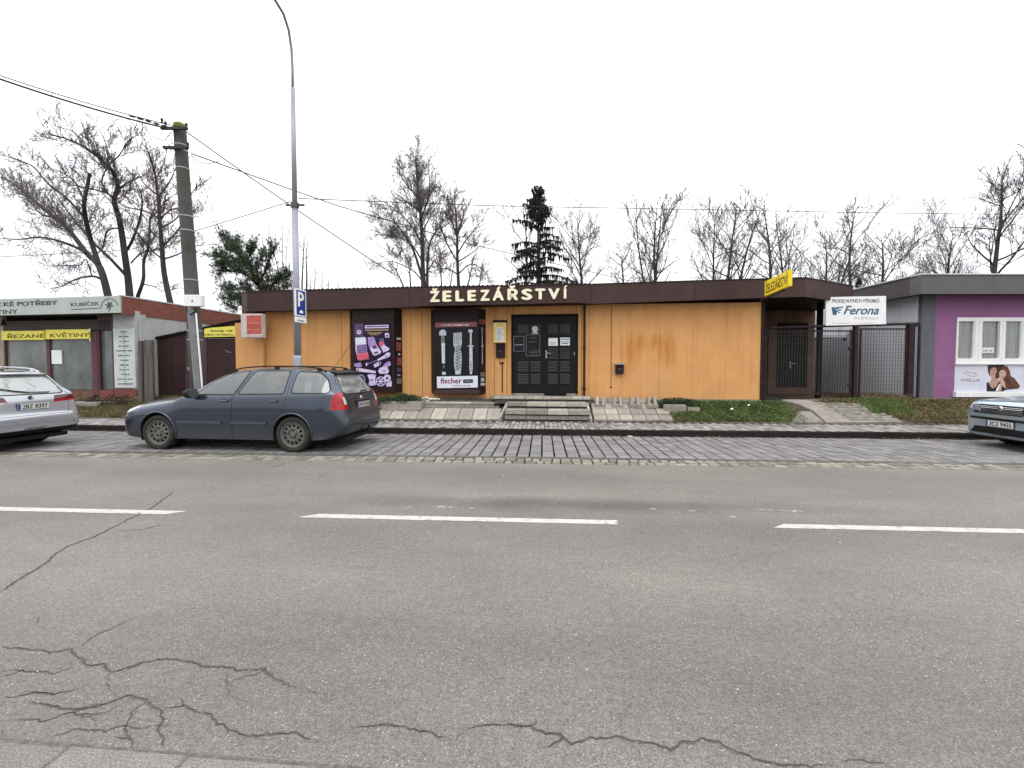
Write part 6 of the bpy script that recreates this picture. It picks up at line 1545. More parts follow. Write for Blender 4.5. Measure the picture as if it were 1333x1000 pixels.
skeleton_tree('bare tree with fine reddish twigs directly left of the utility pole', [
  ([(852,975),(822,830),(810,690),(800,560),(790,440),(775,330),(745,225)], .22, .03), ([(815,760),(760,715),(700,640),(660,600)], .07, .02), ([(812,700),(870,640),(930,560),(990,500)], .08, .02),
  ([(800,560),(730,520),(640,500),(600,480)], .06, .02), ([(800,560),(860,510),(940,500)], .06, .02), ([(792,450),(850,370),(880,300)], .06, .02), ([(790,440),(720,380),(680,300)], .05, .02), ([(782,360),(820,280),(835,210)], .04, .02), ([(815,760),(880,740),(960,700),(1010,690)], .06, .02),
  ([(800,600),(880,560),(960,430),(985,400)], .05, .02)], z8, 25, .25, 8, 3.9, 1.5, 2, twig=TWIG_R)
z7 = lambda x, y: (440 + x/3.703, 190 + y/3.703)
skeleton_tree('tall many-limbed bare tree above the ŽELEZÁŘSTVÍ lettering, left of centre', [
  ([(412,690),(408,560),(404,420),(395,300),(385,220),(378,120),(372,50)], .24, .03), ([(412,660),(370,520),(330,440),(270,370),(200,350),(160,370)], .13, .02), ([(430,690),(432,560),(445,460),(490,390),(530,330)], .15, .03),
  ([(404,470),(350,380),(290,320),(230,270)], .09, .02), ([(398,350),(430,270),(440,180),(435,80)], .09, .02), ([(385,250),(340,200),(300,140),(285,100)], .07, .02), ([(408,560),(350,470),(280,440),(190,430)], .08, .02), ([(404,420),(450,330),(495,260)], .08, .02),
  ([(440,480),(400,400),(360,330)], .05, .02), ([(412,660),(360,600),(270,560),(220,560)], .07, .02), ([(390,300),(345,280),(270,220)], .05, .02), ([(412,640),(460,560),(520,500)], .08, .02)], z7, 30, .28, 9, 3.9, 2.1, 2)
skeleton_tree('shorter bare tree with round crown leaning against the tall one above the ŽELEZÁŘSTVÍ lettering', [
  ([(582,690),(576,560),(574,440),(568,330),(560,240)], .18, .03), ([(576,560),(530,480),(500,400),(490,340)], .08, .02), ([(576,520),(620,450),(670,390),(700,350)], .08, .02), ([(574,440),(600,360),(620,290)], .06, .02), ([(574,440),(545,350),(530,270)], .06, .02),
  ([(578,620),(640,570),(700,600),(730,640)], .06, .02), ([(578,620),(520,590),(470,600)], .06, .02), ([(576,560),(640,520),(690,480)], .06, .02)], z7, 31, .2, 10, 4.0, 1.7, 2, twig=TWIG_R)
skeleton_tree('low reddish bare thicket of thin stems rising just behind the roof, left of the spruce', [
  ([(500,690),(495,600),(490,520)], .05, .02), ([(620,690),(640,610),(650,540)], .05, .02), ([(680,690),(690,620),(700,570)], .04, .02), ([(540,690),(550,620),(560,560)], .04, .02), ([(320,690),(290,620),(250,560)], .05, .02), ([(350,690),(345,600),(330,540)], .05, .02)], z7, 24, .1, 12, 5.0, 1.0, 2, twig=TWIG_R)

# thin saplings between the pine and the central trees
sp6 = lambda x, y: (270 + x/5.332, 280 + y/5.332)
for lab, limbs, sd_ in [('pair of thin bare saplings just left of the street lamp above the brown fascia', [([(500,560),(490,380),(450,220),(420,60)], .035, .012), ([(470,560),(420,330),(385,200),(380,90)], .03, .01), ([(530,560),(522,300),(520,30)], .025, .01), ([(560,560),(545,300),(570,60)], .025, .01), ([(450,330),(470,220),(470,80)], .02, .01)], 21),
   ('pair of thin bare saplings just right of the street lamp above the brown fascia', [([(655,560),(660,400),(668,250),(672,150)], .05, .012), ([(688,560),(690,400),(685,280),(700,170)], .05, .012), ([(668,250),(640,200),(650,180)], .02, .01)], 22),
   ('low row of thin bare shoots above the fascia between street lamp and tall tree', [([(740,560),(745,470),(760,390)], .02, .01), ([(790,560),(795,470),(800,400)], .02, .01), ([(845,560),(840,480),(835,400)], .02, .01), ([(720,560),(715,470),(710,380)], .02, .01), ([(905,560),(908,500),(905,470)], .02, .01), ([(1030,560),(1032,490),(1035,440)], .02, .01)], 23)]:
    skeleton_tree(lab, limbs, sp6, 20, .05, sd_, 1.2, .6, 1, minr=.008, depth_j=.2, group='thin bare saplings')

# pine behind the left end of the shop
def needle_tuft(mb, p, d, r, L=.16, n=9, w=.010):
    for _ in range(n):
        q = (d * .5 + Vector((r.gauss(0,1), r.gauss(0,1), r.gauss(0,1)+.25)).normalized()).normalized(); s = q.orthogonal().normalized() * w
        mb.add([p - s, p + s, p + q * L * r.uniform(.7,1.2)], [(0,1,2)])
def pine():
    r = random.Random(77); Y = 19.0; b = at(352, 478, Y); base = Vector((b.x, Y, Z_TOP)); tm, cm = MB(), MB()
    limbs = [([(430,640),(400,560),(350,480),(310,400),(270,330),(200,260),(130,180)],.12,.02),([(310,400),(250,330),(170,330),(90,350)],.05,.015),([(350,480),(280,420),(200,380),(110,300),(70,290)],.06,.015),([(270,330),(300,270),(310,220)],.04,.01),([(400,560),(460,470),(520,430),(570,420)],.06,.015),([(350,480),(400,400),(430,300),(460,240)],.05,.015),([(430,640),(340,540),(250,500),(160,520),(110,520)],.05,.015),([(340,540),(260,560),(190,580),(150,600)],.04,.01),([(200,260),(140,240),(120,130)],.03,.01),([(300,400),(360,340),(380,280)],.03,.01),([(400,560),(430,450),(520,460)],.04,.01),([(430,640),(480,540),(560,500)],.05,.01),([(250,330),(210,230),(190,180)],.03,.01),([(310,560),(240,620),(170,650)],.04,.01),([(260,400),(150,390),(90,400)],.03,.01)]
    for li, (pts, ra, rb) in enumerate(limbs):
        P = []; dy = 0; sg = r.choice((-1,1))
        for q in pts: px, py = sp6(*q); P.append(at(px, py, Y + dy) - base); dy += sg*r.uniform(.05,.35)
        if li == 0: P = [Vector((.3,0,-.2))] + P
        tm.tube(P, [ra + (rb-ra)*i/(len(P)-1) for i in range(len(P))], 6)
        for i in range(0 if li else 2, len(P) - 1):
            for k in range(17):
                p = P[i].lerp(P[i+1], r.random()); d = side_dir(P[i+1]-P[i], r, r.uniform(.3,1.1)); d.z += .25; l = r.uniform(.18, .6)
                q = wander(p, d, l, 3, r, .15, .06); cm.tube(q, .008, 3, False)
                for t in range(1, 4):
                    for _ in range(2): needle_tuft(cm, q[t] + Vector((r.gauss(0,.04), r.gauss(0,.04), r.gauss(0,.04))), (q[t]-q[t-1]).normalized(), r, .13, 7, .009)
    e = empty('pine_tree', 'windswept green pine behind the left end of the orange shop, right of the utility pole', 'pine tree', base, 0)
    tm.build('trunk', BARK, e, True); o = cm.build('crown', NEEDLE, e)
pine()

# spruce with drooping curtains of twigs
def spruce():
    r = random.Random(5); Y = 31.0; b = at(700, 478, Y); base = Vector((b.x, Y, Z_TOP)); H = at(700, 239, Y).z - Z_TOP; tm, cm = MB(), MB()
    tm.tube([(0,0,-.2),(.05,0,H*.5),(0,0,H*.99)], [.24,.15,.02], 8)
    def limb(z, az, L):
        rise = .12 if z < H*.75 else .5
        d = Vector((math.cos(az), math.sin(az), rise)); p = Vector((0,0,z)); P = [p.copy()]; n = 8
        for i in range(n):
            t = i/n; dd = Vector((math.cos(az), math.sin(az), rise + .10 - .85*t + (.5*t*t if t > .8 else 0))).normalized(); p = p + dd*(L/n); P.append(p.copy())
        cm.tube(P, [.045*(1-.8*i/n)+.006 for i in range(n+1)], 4, False)
        for i in range(int(L*25)):
            t = r.uniform(.12, 1) * n * .999; k = int(t); q = P[k].lerp(P[k+1], t-k)
            # hanging twig with short needles
            hl = r.uniform(.16, .62) * (1 - .35*t/n); side = Vector((-math.sin(az), math.cos(az), 0)) * r.gauss(0, .14 + .10*L*(1-t/n)*.5)
            a = q + side; b2 = a + Vector((r.gauss(0,.03), r.gauss(0,.03), -hl)); w = r.uniform(.03,.06); s = Vector((math.cos(az)*.6+r.gauss(0,.5), math.sin(az)*.6+r.gauss(0,.5), 0)).normalized()*w
            cm.add([q, a - s, a + s], [(0,1,2)]); cm.add([a - s*1.2, a + s*1.2, b2 + s*.3, b2 - s*.3], [(0,1,2,3)])
            s2 = Vector((-s.y, s.x, 0)); cm.add([a - s2, a + s2, b2], [(0,1,2)])
        for i in range(int(L*14)):
            t = r.uniform(.1, 1) * n * .999; k = int(t); q = P[k].lerp(P[k+1], t-k); needle_tuft(cm, q, (P[min(k+1,n)]-P[k]).normalized(), r, .14, 4, .018)
    z = H*.30; k = 0
    while z < H*.985:
        t = z / H; L = 4.5 * (1 - t) ** .70 * (1.0 if t > .4 else .95)
        for j in range(4 if t < .8 else 5):
            if r.random() < .12: continue
            limb(z + r.uniform(-.15,.15), k*1.3 + j*2*math.pi/4 + r.uniform(-.5,.5), L * r.uniform(.55, 1.18))
        z += .52 if t < .8 else .28; k += 1
    e = empty('spruce_tree', 'dark spruce with drooping branches behind the shop roof, at the centre of the skyline', 'spruce tree', base, 0)
    tm.build('trunk', BARK, e, True); cm.build('crown', NEEDLE_D, e)
spruce()
# small conifer tip between the roofs
def small_conifer():
    r = random.Random(15); p = at(1115, 478, 30); base = Vector((p.x, 30, Z_TOP)); H = at(1115, 362, 30).z - Z_TOP; tm, cm = MB(), MB(); tm.tube([(0,0,0),(0,0,H)], [.12,.01], 6)
    for k in range(1500):
        t = r.random(); z = H*(.3+.7*t); R = 1.3*(1-t)*r.uniform(.3,1)+.04; a = r.uniform(0,6.3); needle_tuft(cm, Vector((R*math.cos(a), R*math.sin(a), z - R*.25)), Vector((math.cos(a), math.sin(a), .1)), r, .16, 4, .02)
    e = empty('small_conifer', 'small dark conifer whose tip shows between the brown fascia and the pale roof edge', 'conifer', base, 0); tm.build('trunk', BARK, e); cm.build('crown', NEEDLE_D, e)
small_conifer()

# ============================================================ GROUND COVER
def blades(name, label_mat, n, region, seed, hmin, hmax, w=.006, parent=None, dens=None):
    """grass blades: bent triangles rooted on the ground inside a road-aligned region"""
    r = random.Random(seed); mb = MB(); k = 0; tries = 0
    while k < n and tries < n * 6:
        tries += 1; u = r.uniform(region[0], region[1]); v = r.uniform(region[2], region[3])
        if dens and r.random() > dens(u, v): continue
        k += 1; p = road(u, v); z = z_ground(p.x, p.y); a = r.uniform(0, 6.28); h = r.uniform(hmin, hmax); l = h * r.uniform(.2, .9); q = r.uniform(0, 6.28)
        dx, dy = math.cos(a)*w, math.sin(a)*w; bx, by = math.cos(q)*l, math.sin(q)*l
        mb.add([(p.x-dx, p.y-dy, z-.01), (p.x+dx, p.y+dy, z-.01), (p.x+dx*.7+bx*.4, p.y+dy*.7+by*.4, z+h*.65), (p.x-dx*.7+bx*.4, p.y-dy*.7+by*.4, z+h*.65), (p.x+bx, p.y+by, z+h)], [(0,1,2,3),(3,2,4)])
    o = mb.build(name, label_mat, parent); o['kind'] = 'stuff'; return o
def leaf_scatter(name, n, region, seed, size=.03, dens=None, mat=LITTER, zoff=.012):
    r = random.Random(seed); mb = MB(); k = 0; tries = 0
    while k < n and tries < n*6:
        tries += 1; u = r.uniform(region[0], region[1]); v = r.uniform(region[2], region[3])
        if dens and r.random() > dens(u, v): continue
        k += 1; p = road(u, v); z = (z_ground(p.x, p.y) if v > V_KERB + .1 else 0.0) + zoff + r.uniform(0,.02); a = r.uniform(0,6.28); s = size*r.uniform(.4,1.2); c_, s_ = math.cos(a)*s, math.sin(a)*s; t = r.uniform(-.5,.5)*s
        mb.add([(p.x-c_,p.y-s_,z),(p.x+s_*.6,p.y-c_*.6,z+t),(p.x+c_,p.y+s_,z+t*.5),(p.x-s_*.6,p.y+c_*.6,z-abs(t)*.2)], [(0,1,2,3)])
    o = mb.build(name, mat); o['kind'] = 'stuff'; return o
def pxu(px, py=540): q = gp(px, py); return road_u(q.x, q.y)
def pxv(px, py): q = gp(px, py); return road_v(q.x, q.y)
def noise2(u, v, s=1.0): return .5 + .5*math.sin(u*2.3*s + 1.3*math.sin(v*3.1*s)) * math.sin(v*2.7*s + 1.7*math.sin(u*1.9*s+.5))
g0, g1 = pxu(868, 545), pxu(1052, 545)
def dens_green(u, v):
    t = (u - g0) / (g1 - g0); e = min(1, max(0, t*5)) * min(1, max(0, (1-t)*4))
    return e * (.35 + .65*noise2(u, v, 1.6)) * (1.0 if v > V_BANK + .05 else .3)
blades('grass', GRASS, 17000, (g0 + .1, g1 + .2, V_BANK + .02, V_TOP - .08), 1, .02, .07, .006, dens=dens_green)
leaf_scatter('ground_cover', 6000, (g0 + .3, g1 + .1, V_BANK + .03, V_TOP - .15), 91, .028, dens_green, GRASS, .04)
leaf_scatter('fallen_leaves', 900, (pxu(845, 540), g0 + 1.2, V_BANK + .02, V_TOP - .1), 2, .032)
leaf_scatter('fallen_leaves', 260, (g0 + .8, g1 + 1.0, V_BANK, V_TOP), 12, .028)
# right verge: rough brown and green weeds
h0, h1 = pxu(1118, 545), pxu(1330, 545)
def dens_r(u, v): t = (v - V_BANK)/(V_TOP + .35 - V_BANK); k = (u - h0)/1.6; return max(0, min(1, (k*1.4 + t*2.2 - .9))) * (.25 + .75*noise2(u*1.3, v*1.4, 1.5))
blades('weeds', GRASS_D, 8000, (h0 - .3, h1, V_BANK, V_TOP + .3), 3, .02, .09, .006, dens=dens_r)
blades('grass', GRASS, 5000, (h0 - .3, h1, V_BANK + .05, V_TOP + .3), 4, .02, .08, .006, dens=dens_r)
leaf_scatter('fallen_leaves', 5200, (h0 - .4, h1, V_BANK, V_TOP + .3), 5, .035, dens_r)
def dens_post(u, v): return max(0, 1 - abs(u - pxu(1140, 530))/1.0) * (1 if v > V_TOP - .75 else .1)
blades('grass', GRASS, 6500, (pxu(1116, 525), pxu(1175, 525), V_TOP - .8, V_TOP + .1), 6, .03, .10, .008, dens=dens_post)
# weeds under the gate and in the yard
blades('weeds', GRASS_D, 3500, (pxu(1062, 515), pxu(1112, 515), V_TOP + .1, V_TOP + 1.4), 7, .05, .2, .007)
leaf_scatter('fallen_leaves', 700, (pxu(1000, 515), pxu(1115, 515), V_TOP - .1, V_TOP + 1.6), 8, .035)
# left verge
k0, k1 = pxu(60, 540), pxu(215, 540)
def dens_l(u, v): return (.35 + .65*noise2(u*1.7, v*1.6, 1.4)) * (1 if (u > k0 + 1.4 or v < V_BANK + .75) else .1)
blades('weeds', GRASS_D, 8500, (k0, k1 + 1.2, V_BANK, V_TOP), 9, .03, .12, .006, dens=dens_l)
blades('grass', GRASS, 5000, (k0, k1 + 1.2, V_BANK, V_TOP), 10, .03, .10, .006, dens=dens_l)
leaf_scatter('fallen_leaves', 4200, (k0, k1 + 1.5, V_BANK - .02, V_TOP), 11, .035)
# gutter litter and joints
leaf_scatter('gutter_litter', 1500, (-15, 13, V_KERB - .10, V_KERB - .01), 13, .020, lambda u, v: .25 + .75*noise2(u*.9, 1.0), LITTER, .004)
leaf_scatter('gutter_litter', 260, (-15, 13, V_GUT, V_KERB - .1), 14, .018, None, LITTER, .006)
leaf_scatter('road_grit', 500, (-10, 9, 2.0, V_ASPH), 16, .010, None, CONC_L, .003)
for reg, n_, sd_ in (((pxu(640,545), pxu(880,545), V_BANK - .02, V_BANK + .03), 260, 31), ((pxu(490,545), pxu(655,545), V_BANK - .02, V_BANK + .03), 120, 32)): blades('joint_grass', GRASS_D, n_, reg, sd_, .015, .05, .004)

# driveway of worn concrete and setts up to the gate
drv = bpy.data.objects.new('driveway', None); C.objects.link(drv); drv['kind'] = 'structure'
def dquad(pts, mat, name, lift): 
    q = [tuple(gp(*p).xy) for p in pts]; return ground_slab(drv, name, q, .06, mat, lift)
DRVC = M('worn_driveway_concrete', (.27,.25,.215), rough=.95, var=.25, vs=3, bump=.4, patch=(.14,.125,.10), patch_lo=.52, patch_scale=1.6)
dquad([(1075,550.5),(1112,550.5),(1086,536),(1058,536)], CONC_L, 'concrete_slab', .03); dquad([(1058,535.5),(1086,535.5),(1068,527),(1040,527)], CONC_L, 'concrete_slab', .03); dquad([(1040,526.6),(1068,526.6),(1050,521.5),(1018,521.5)], CONC_L, 'concrete_slab', .028)
dquad([(1113,550.5),(1178,550),(1132,538),(1090,537)], DRVC, 'concrete_slab', .022); dquad([(1090,536.5),(1132,537.5),(1116,526),(1073,527)], DRVC, 'concrete_slab', .022); dquad([(1072,526.5),(1113,525.7),(1105,519),(1052,521)], DRVC, 'concrete_slab', .022)
dquad([(1030,549.5),(1073,550.4),(1056,536.4),(1040,536)], DRVC, 'concrete_slab', .015)
for r_ in range(7):
    for c_ in range(11):
        y = 547 - r_*3.2; x = 1108 - r_*8 + c_*6.4
        if x > 1168 - r_*7: continue
        p = gp(x, y); mb = MB(); mb.cbox(-.062, .062, -.05, .05, -.03, .012, .012)
        if r_ == 0 and c_ == 0: ds0 = mb.build('sett', SETT, drv); o = ds0
        else: o = piece(ds0, drv)
        o.location = (p.x, p.y, z_ground(p.x, p.y) + .026 + rnd.uniform(-.004,.004)); o.rotation_euler = (.30, 0, RA + rnd.uniform(-.1,.1))
# ============================================================ CARS
def pchip(xs, ys, x):
    n = len(xs)
    if x <= xs[0]: return ys[0]
    if x >= xs[-1]: return ys[-1]
    h = [xs[i+1]-xs[i] for i in range(n-1)]; dl = [(ys[i+1]-ys[i])/h[i] for i in range(n-1)]
    i = max(j for j in range(n-1) if xs[j] <= x)
    def slope(k):
        if k == 0: return dl[0]
        if k == n-1: return dl[-1]
        if dl[k-1]*dl[k] <= 0: return 0
        w1, w2 = 2*h[k]+h[k-1], h[k]+2*h[k-1]; return (w1+w2)/(w1/dl[k-1]+w2/dl[k])
    t = (x-xs[i])/h[i]; m0, m1 = slope(i), slope(i+1)
    return (2*t**3-3*t*t+1)*ys[i] + (t**3-2*t*t+t)*h[i]*m0 + (-2*t**3+3*t*t)*ys[i+1] + (t**3-t*t)*h[i]*m1
#   x,    zt,   ze,   we,   zs,   ws,   wm,   zb,   wb
EST = [(0.07,0.585,0.565,0.5,0.5,0.56,0.58,0.28,0.46),(0.095,0.665,0.64,0.6,0.56,0.66,0.68,0.22,0.56),(0.155,0.725,0.695,0.66,0.61,0.74,0.755,0.2,0.64),(0.28,0.775,0.735,0.7,0.66,0.805,0.82,0.19,0.72),(0.5,0.845,0.79,0.72,0.71,0.84,0.855,0.185,0.78),(0.9,0.92,0.855,0.73,0.78,0.855,0.878,0.185,0.82),(1.2,0.965,0.905,0.73,0.84,0.86,0.884,0.185,0.83),(1.38,1.015,0.955,0.725,0.92,0.86,0.884,0.185,0.83),(1.62,1.155,1.09,0.685,0.945,0.86,0.884,0.185,0.83),(1.85,1.285,1.215,0.645,0.96,0.858,0.884,0.185,0.83),(2.1,1.388,1.318,0.605,0.97,0.858,0.884,0.185,0.83),(2.4,1.445,1.385,0.58,0.98,0.858,0.884,0.185,0.83),(2.9,1.468,1.412,0.57,0.99,0.858,0.884,0.185,0.83),(3.4,1.462,1.408,0.565,1.0,0.856,0.884,0.185,0.83),(3.85,1.425,1.378,0.555,1.01,0.85,0.882,0.19,0.83),(4.03,1.392,1.345,0.545,1.02,0.84,0.868,0.2,0.82),(4.105,1.352,1.31,0.54,1.02,0.828,0.862,0.21,0.8),(4.18,1.235,1.208,0.565,1.015,0.815,0.857,0.23,0.78),(4.26,1.11,1.088,0.6,1.0,0.80,0.851,0.25,0.75),(4.335,0.99,0.97,0.635,0.92,0.777,0.841,0.27,0.72),(4.378,0.88,0.862,0.65,0.82,0.75,0.822,0.29,0.7),(4.408,0.745,0.73,0.66,0.7,0.73,0.798,0.31,0.67),(4.431,0.655,0.645,0.66,0.62,0.71,0.773,0.33,0.64),(4.460,0.6,0.585,0.64,0.55,0.68,0.709,0.36,0.6),(4.473,0.565,0.55,0.58,0.52,0.6,0.611,0.4,0.54)]
HATCH_FRONT = [(0.00,.735,.71,.50,.58,.60,.62,.26,.50),(0.04,.80,.775,.62,.66,.72,.73,.21,.60),(0.12,.855,.825,.68,.72,.79,.80,.19,.68),(0.28,.89,.85,.71,.76,.83,.84,.185,.74),(.50,.925,.87,.72,.79,.845,.855,.185,.78),(.90,.975,.905,.73,.83,.856,.878,.185,.82),(1.20,1.005,.94,.73,.875,.86,.884,.185,.83)] + EST[7:]
def in_poly(x, y, P):
    c = False; j = len(P)-1
    for i in range(len(P)):
        if (P[i][1] > y) != (P[j][1] > y) and x < (P[j][0]-P[i][0])*(y-P[i][1])/(P[j][1]-P[i][1])+P[i][0]: c = not c
        j = i
    return c
def shrink(P, k):
    cx = sum(p[0] for p in P)/len(P); cy = sum(p[1] for p in P)/len(P); out = []; n = len(P); A = sum(P[i][0]*P[(i+1)%n][1]-P[(i+1)%n][0]*P[i][1] for i in range(n)); s = 1 if A > 0 else -1
    for i in range(n):
        a, b_, c_ = P[i-1], P[i], P[(i+1)%n]
        d1 = Vector((b_[0]-a[0], b_[1]-a[1])).normalized(); d2 = Vector((c_[0]-b_[0], c_[1]-b_[1])).normalized(); n1 = Vector((-d1.y, d1.x))*s; n2 = Vector((-d2.y, d2.x))*s
        m = (n1+n2); m = m/max(.35, m.length_squared)*2*k if m.length > .01 else n1*k; out.append((b_[0]+m.x, b_[1]+m.y))
    return out
def round_poly(P, r_, n=3):
    out = []
    for i in range(len(P)):
        a, b_, c_ = Vector(P[i-1]), Vector(P[i]), Vector(P[(i+1)%len(P)]); rr = min(r_, (a-b_).length*.4, (c_-b_).length*.4)
        p0 = b_+(a-b_).normalized()*rr; p1 = b_+(c_-b_).normalized()*rr
        for k in range(n+1): t = k/n; q = p0*(1-t)**2 + b_*2*t*(1-t) + p1*t*t; out.append((q.x, q.y))
    return out
class CarBody:
    def __init__(s, ST, sx=1, sy=1, sz=1):
        s.sc = (sx, sy, sz); xs = [q[0] for q in ST]
        st = []
        x = 0
        X = sorted(set([q[0] for q in ST] + [ST[0][0] + k*.012 for k in range(1, 8)] + [.14+k*.06 for k in range(0, 67)] + [4.165+k*.0125 for k in range(24)]))
        X = [x for x in X if ST[0][0] <= x <= ST[-1][0]]; X = [x for i, x in enumerate(X) if i == 0 or x - X[i-1] > .004 or x in xs]
        bm = bmesh.new(); rows = []
        for x in X:
            zt,ze,we,zs,ws,wm,zb,wb = [pchip(xs, [q[k] for q in ST], x) for k in range(1, 9)]
            zm = zb + (zs - zb)*.52
            P = [(0,zb),(wb*.6,zb),(wb,zb+.01),(wm-.022,zb+.075),(wm,zm),(ws+.014,zs-.12*(zs-zb)),(ws-.012,zs+.004),(ws*.5+we*.5+.008,(zs+ze)/2+.004),(we,ze),(we*.80,ze+(zt-ze)*.62),(we*.42,zt-(zt-ze)*.10),(0,zt)]
            sec = []
            for i in range(len(P)-1):
                p0,p1,p2,p3 = P[max(i-1,0)],P[i],P[i+1],P[min(i+2,len(P)-1)]
                if i+2 > len(P)-1: p3 = (-P[-2][0], P[-2][1])
                nn = 3
                for k in range(nn):
                    t = k/nn; f = lambda a,b_,c_,d: .5*((2*b_)+(c_-a)*t+(2*a-5*b_+4*c_-d)*t*t+(d-3*c_+3*b_-a)*t**3*1.0 if False else (2*b_)+(c_-a)*t+(2*a-5*b_+4*c_-d)*t*t+(-a+3*b_-3*c_+d)*t**3)
                    sec.append((f(p0[0],p1[0],p2[0],p3[0]), f(p0[1],p1[1],p2[1],p3[1])))
            sec.append(P[-1])
            ring = [(y,z) for y,z in sec] + [(-y,z) for y,z in sec[-2:0:-1]]
            rows.append([bm.verts.new((x*sx, y*sy, z*sz)) for y,z in ring])
        n = len(rows[0])
        for a, b_ in zip(rows[:-1], rows[1:]):
            for i in range(n): j = (i+1)%n; bm.faces.new((a[i], b_[i], b_[j], a[j]))
        for row, e in ((rows[0], 0), (rows[-1], 1)):       # closing faces: quads from side to side
            h = n//2
            for i in range(h):
                a, b_, c_, d = row[i], row[i+1], row[(n-i-1)%n], row[(n-i)%n]
                vs = []
                for v in ((a, b_, c_, d) if not e else (d, c_, b_, a)):
                    if v not in vs: vs.append(v)
                if len(vs) > 2:
                    try: bm.faces.new(vs)
                    except ValueError: pass
        bmesh.ops.recalc_face_normals(bm, faces=bm.faces); s.bm = bm; bm.normal_update()
        s.tree = BVHTree.FromBMesh(bm); s.reg = {0: ('body', None, None)}; s.nr = 0
    def cut(s, poly, plane, flt, name=None, mat=None, label=None, delete=False, within=None):
        """split the surface along an outline given in (x,z), (x,y) or (y,z) and give the inside its own region"""
        sx, sy, sz = s.sc; ax = {'xz': (0,2), 'xy': (0,1), 'yz': (1,2)}[plane]; S = (sx, sy, sz)
        P = [(p[0]*S[ax[0]], p[1]*S[ax[1]]) for p in poly]; bm = s.bm
        x0, x1 = min(p[0] for p in P)-.08, max(p[0] for p in P)+.08; y0, y1 = min(p[1] for p in P)-.08, max(p[1] for p in P)+.08
        def cand():
            out = []
            for f in bm.faces:
                if within is not None and f.material_index not in within: continue
                c_ = f.calc_center_median(); a, b_ = c_[ax[0]], c_[ax[1]]
                if x0 <= a <= x1 and y0 <= b_ <= y1 and flt(c_, f.normal): out.append(f)
            return out
        n = len(P)
        for i in range(n):
            a, b_ = P[i], P[(i+1)%n]; d = Vector((b_[0]-a[0], b_[1]-a[1]))
            if d.length < 1e-6: continue
            nrm = [0,0,0]; nrm[ax[0]] = -d.y; nrm[ax[1]] = d.x; co = [0,0,0]; co[ax[0]], co[ax[1]] = a
            fs = cand()
            # only faces near this edge
            m0x, m1x = min(a[0],b_[0])-.07, max(a[0],b_[0])+.07; m0y, m1y = min(a[1],b_[1])-.07, max(a[1],b_[1])+.07
            fs = [f for f in fs if any(m0x <= v.co[ax[0]] <= m1x and m0y <= v.co[ax[1]] <= m1y for v in f.verts)]
            geom = list({v for f in fs for v in f.verts}) + list({e for f in fs for e in f.edges}) + fs
            bmesh.ops.bisect_plane(bm, geom=geom, dist=1e-5, plane_co=co, plane_no=Vector(nrm).normalized())
        bm.normal_update(); ins = [f for f in cand() if in_poly(f.calc_center_median()[ax[0]], f.calc_center_median()[ax[1]], P)]
        if delete: bmesh.ops.delete(bm, geom=ins, context='FACES'); return
        s.nr += 1
        for f in ins: f.material_index = s.nr
        s.reg[s.nr] = (name, mat, label); return s.nr
    def on_side(s, x, z, side=1):
        sx, sy, sz = s.sc; h = s.tree.ray_cast(Vector((x*sx, side*3, z*sz)), Vector((0, -side, 0))); return (h[0], h[1])
    def on_end(s, y, z, rear=False):
        sx, sy, sz = s.sc; h = s.tree.ray_cast(Vector((8 if rear else -3, y*sy, z*sz)), Vector((-1 if rear else 1, 0, 0))); return (h[0], h[1])
    def on_top(s, x, y):
        sx, sy, sz = s.sc; h = s.tree.ray_cast(Vector((x*sx, y*sy, 5)), Vector((0,0,-1))); return (h[0], h[1])
    def finish(s, root, paint, parents={}):
        bm = s.bm; bm.normal_update(); objs = {}
        vn = {v: v.normal.copy() for v in bm.verts}
        for r_, (name, mat, label) in s.reg.items():
            fs = [f for f in bm.faces if f.material_index == r_]
            if not fs: continue
            idx = {}; vs = []; ns = []; F = []
            for f in fs:
                q = []
                for v in f.verts:
                    if v not in idx: idx[v] = len(vs); vs.append(tuple(v.co)); ns.append(vn[v])
                    q.append(idx[v])
                F.append(q)
            me = bpy.data.meshes.new(name); me.from_pydata(vs, [], F); me.materials.append(mat or paint)
            me.polygons.foreach_set('use_smooth', [True]*len(F)); me.normals_split_custom_set_from_vertices(ns); me.update()
            o = bpy.data.objects.new(name, me); C.objects.link(o); par = parents.get(r_); o.parent = objs[par] if par in objs else root
            if label: o['label'] = label
            objs[r_] = o
        bm.free(); return objs

TYRE = M('tyre_rubber', (.036,.034,.030), rough=.9, spec=.15, var=.25, vs=8, bump=.2, patch=(.07,.065,.058), patch_lo=.56, patch_scale=5); RIM_D = M('dirty_steel_rim', (.125,.118,.105), rough=.6, var=.3, vs=9, metal=.2); RIM_A = M('alloy_rim', (.35,.36,.37), rough=.35, var=.15, metal=.6)
TRIM = M('black_trim', (.012,.012,.013), rough=.6, spec=.2, var=.2, bump=.05); CHROME = M('chrome', (.55,.56,.58), rough=.2, metal=.9, var=.05, bump=0)
CGL = glass('car_glass', (.34,.40,.41), .14); CGL_D = glass('privacy_glass', (.30,.35,.36), .15); RGL = glass('rear_glass', (.42,.47,.47), .34, .42); MIRG = M('mirror_face', (.06,.065,.07), rough=.15, bump=0); SEAT = M('dark_seat_cloth', (.035,.035,.038), rough=.95); DASH = M('dark_plastic', (.025,.025,.027), rough=.8)
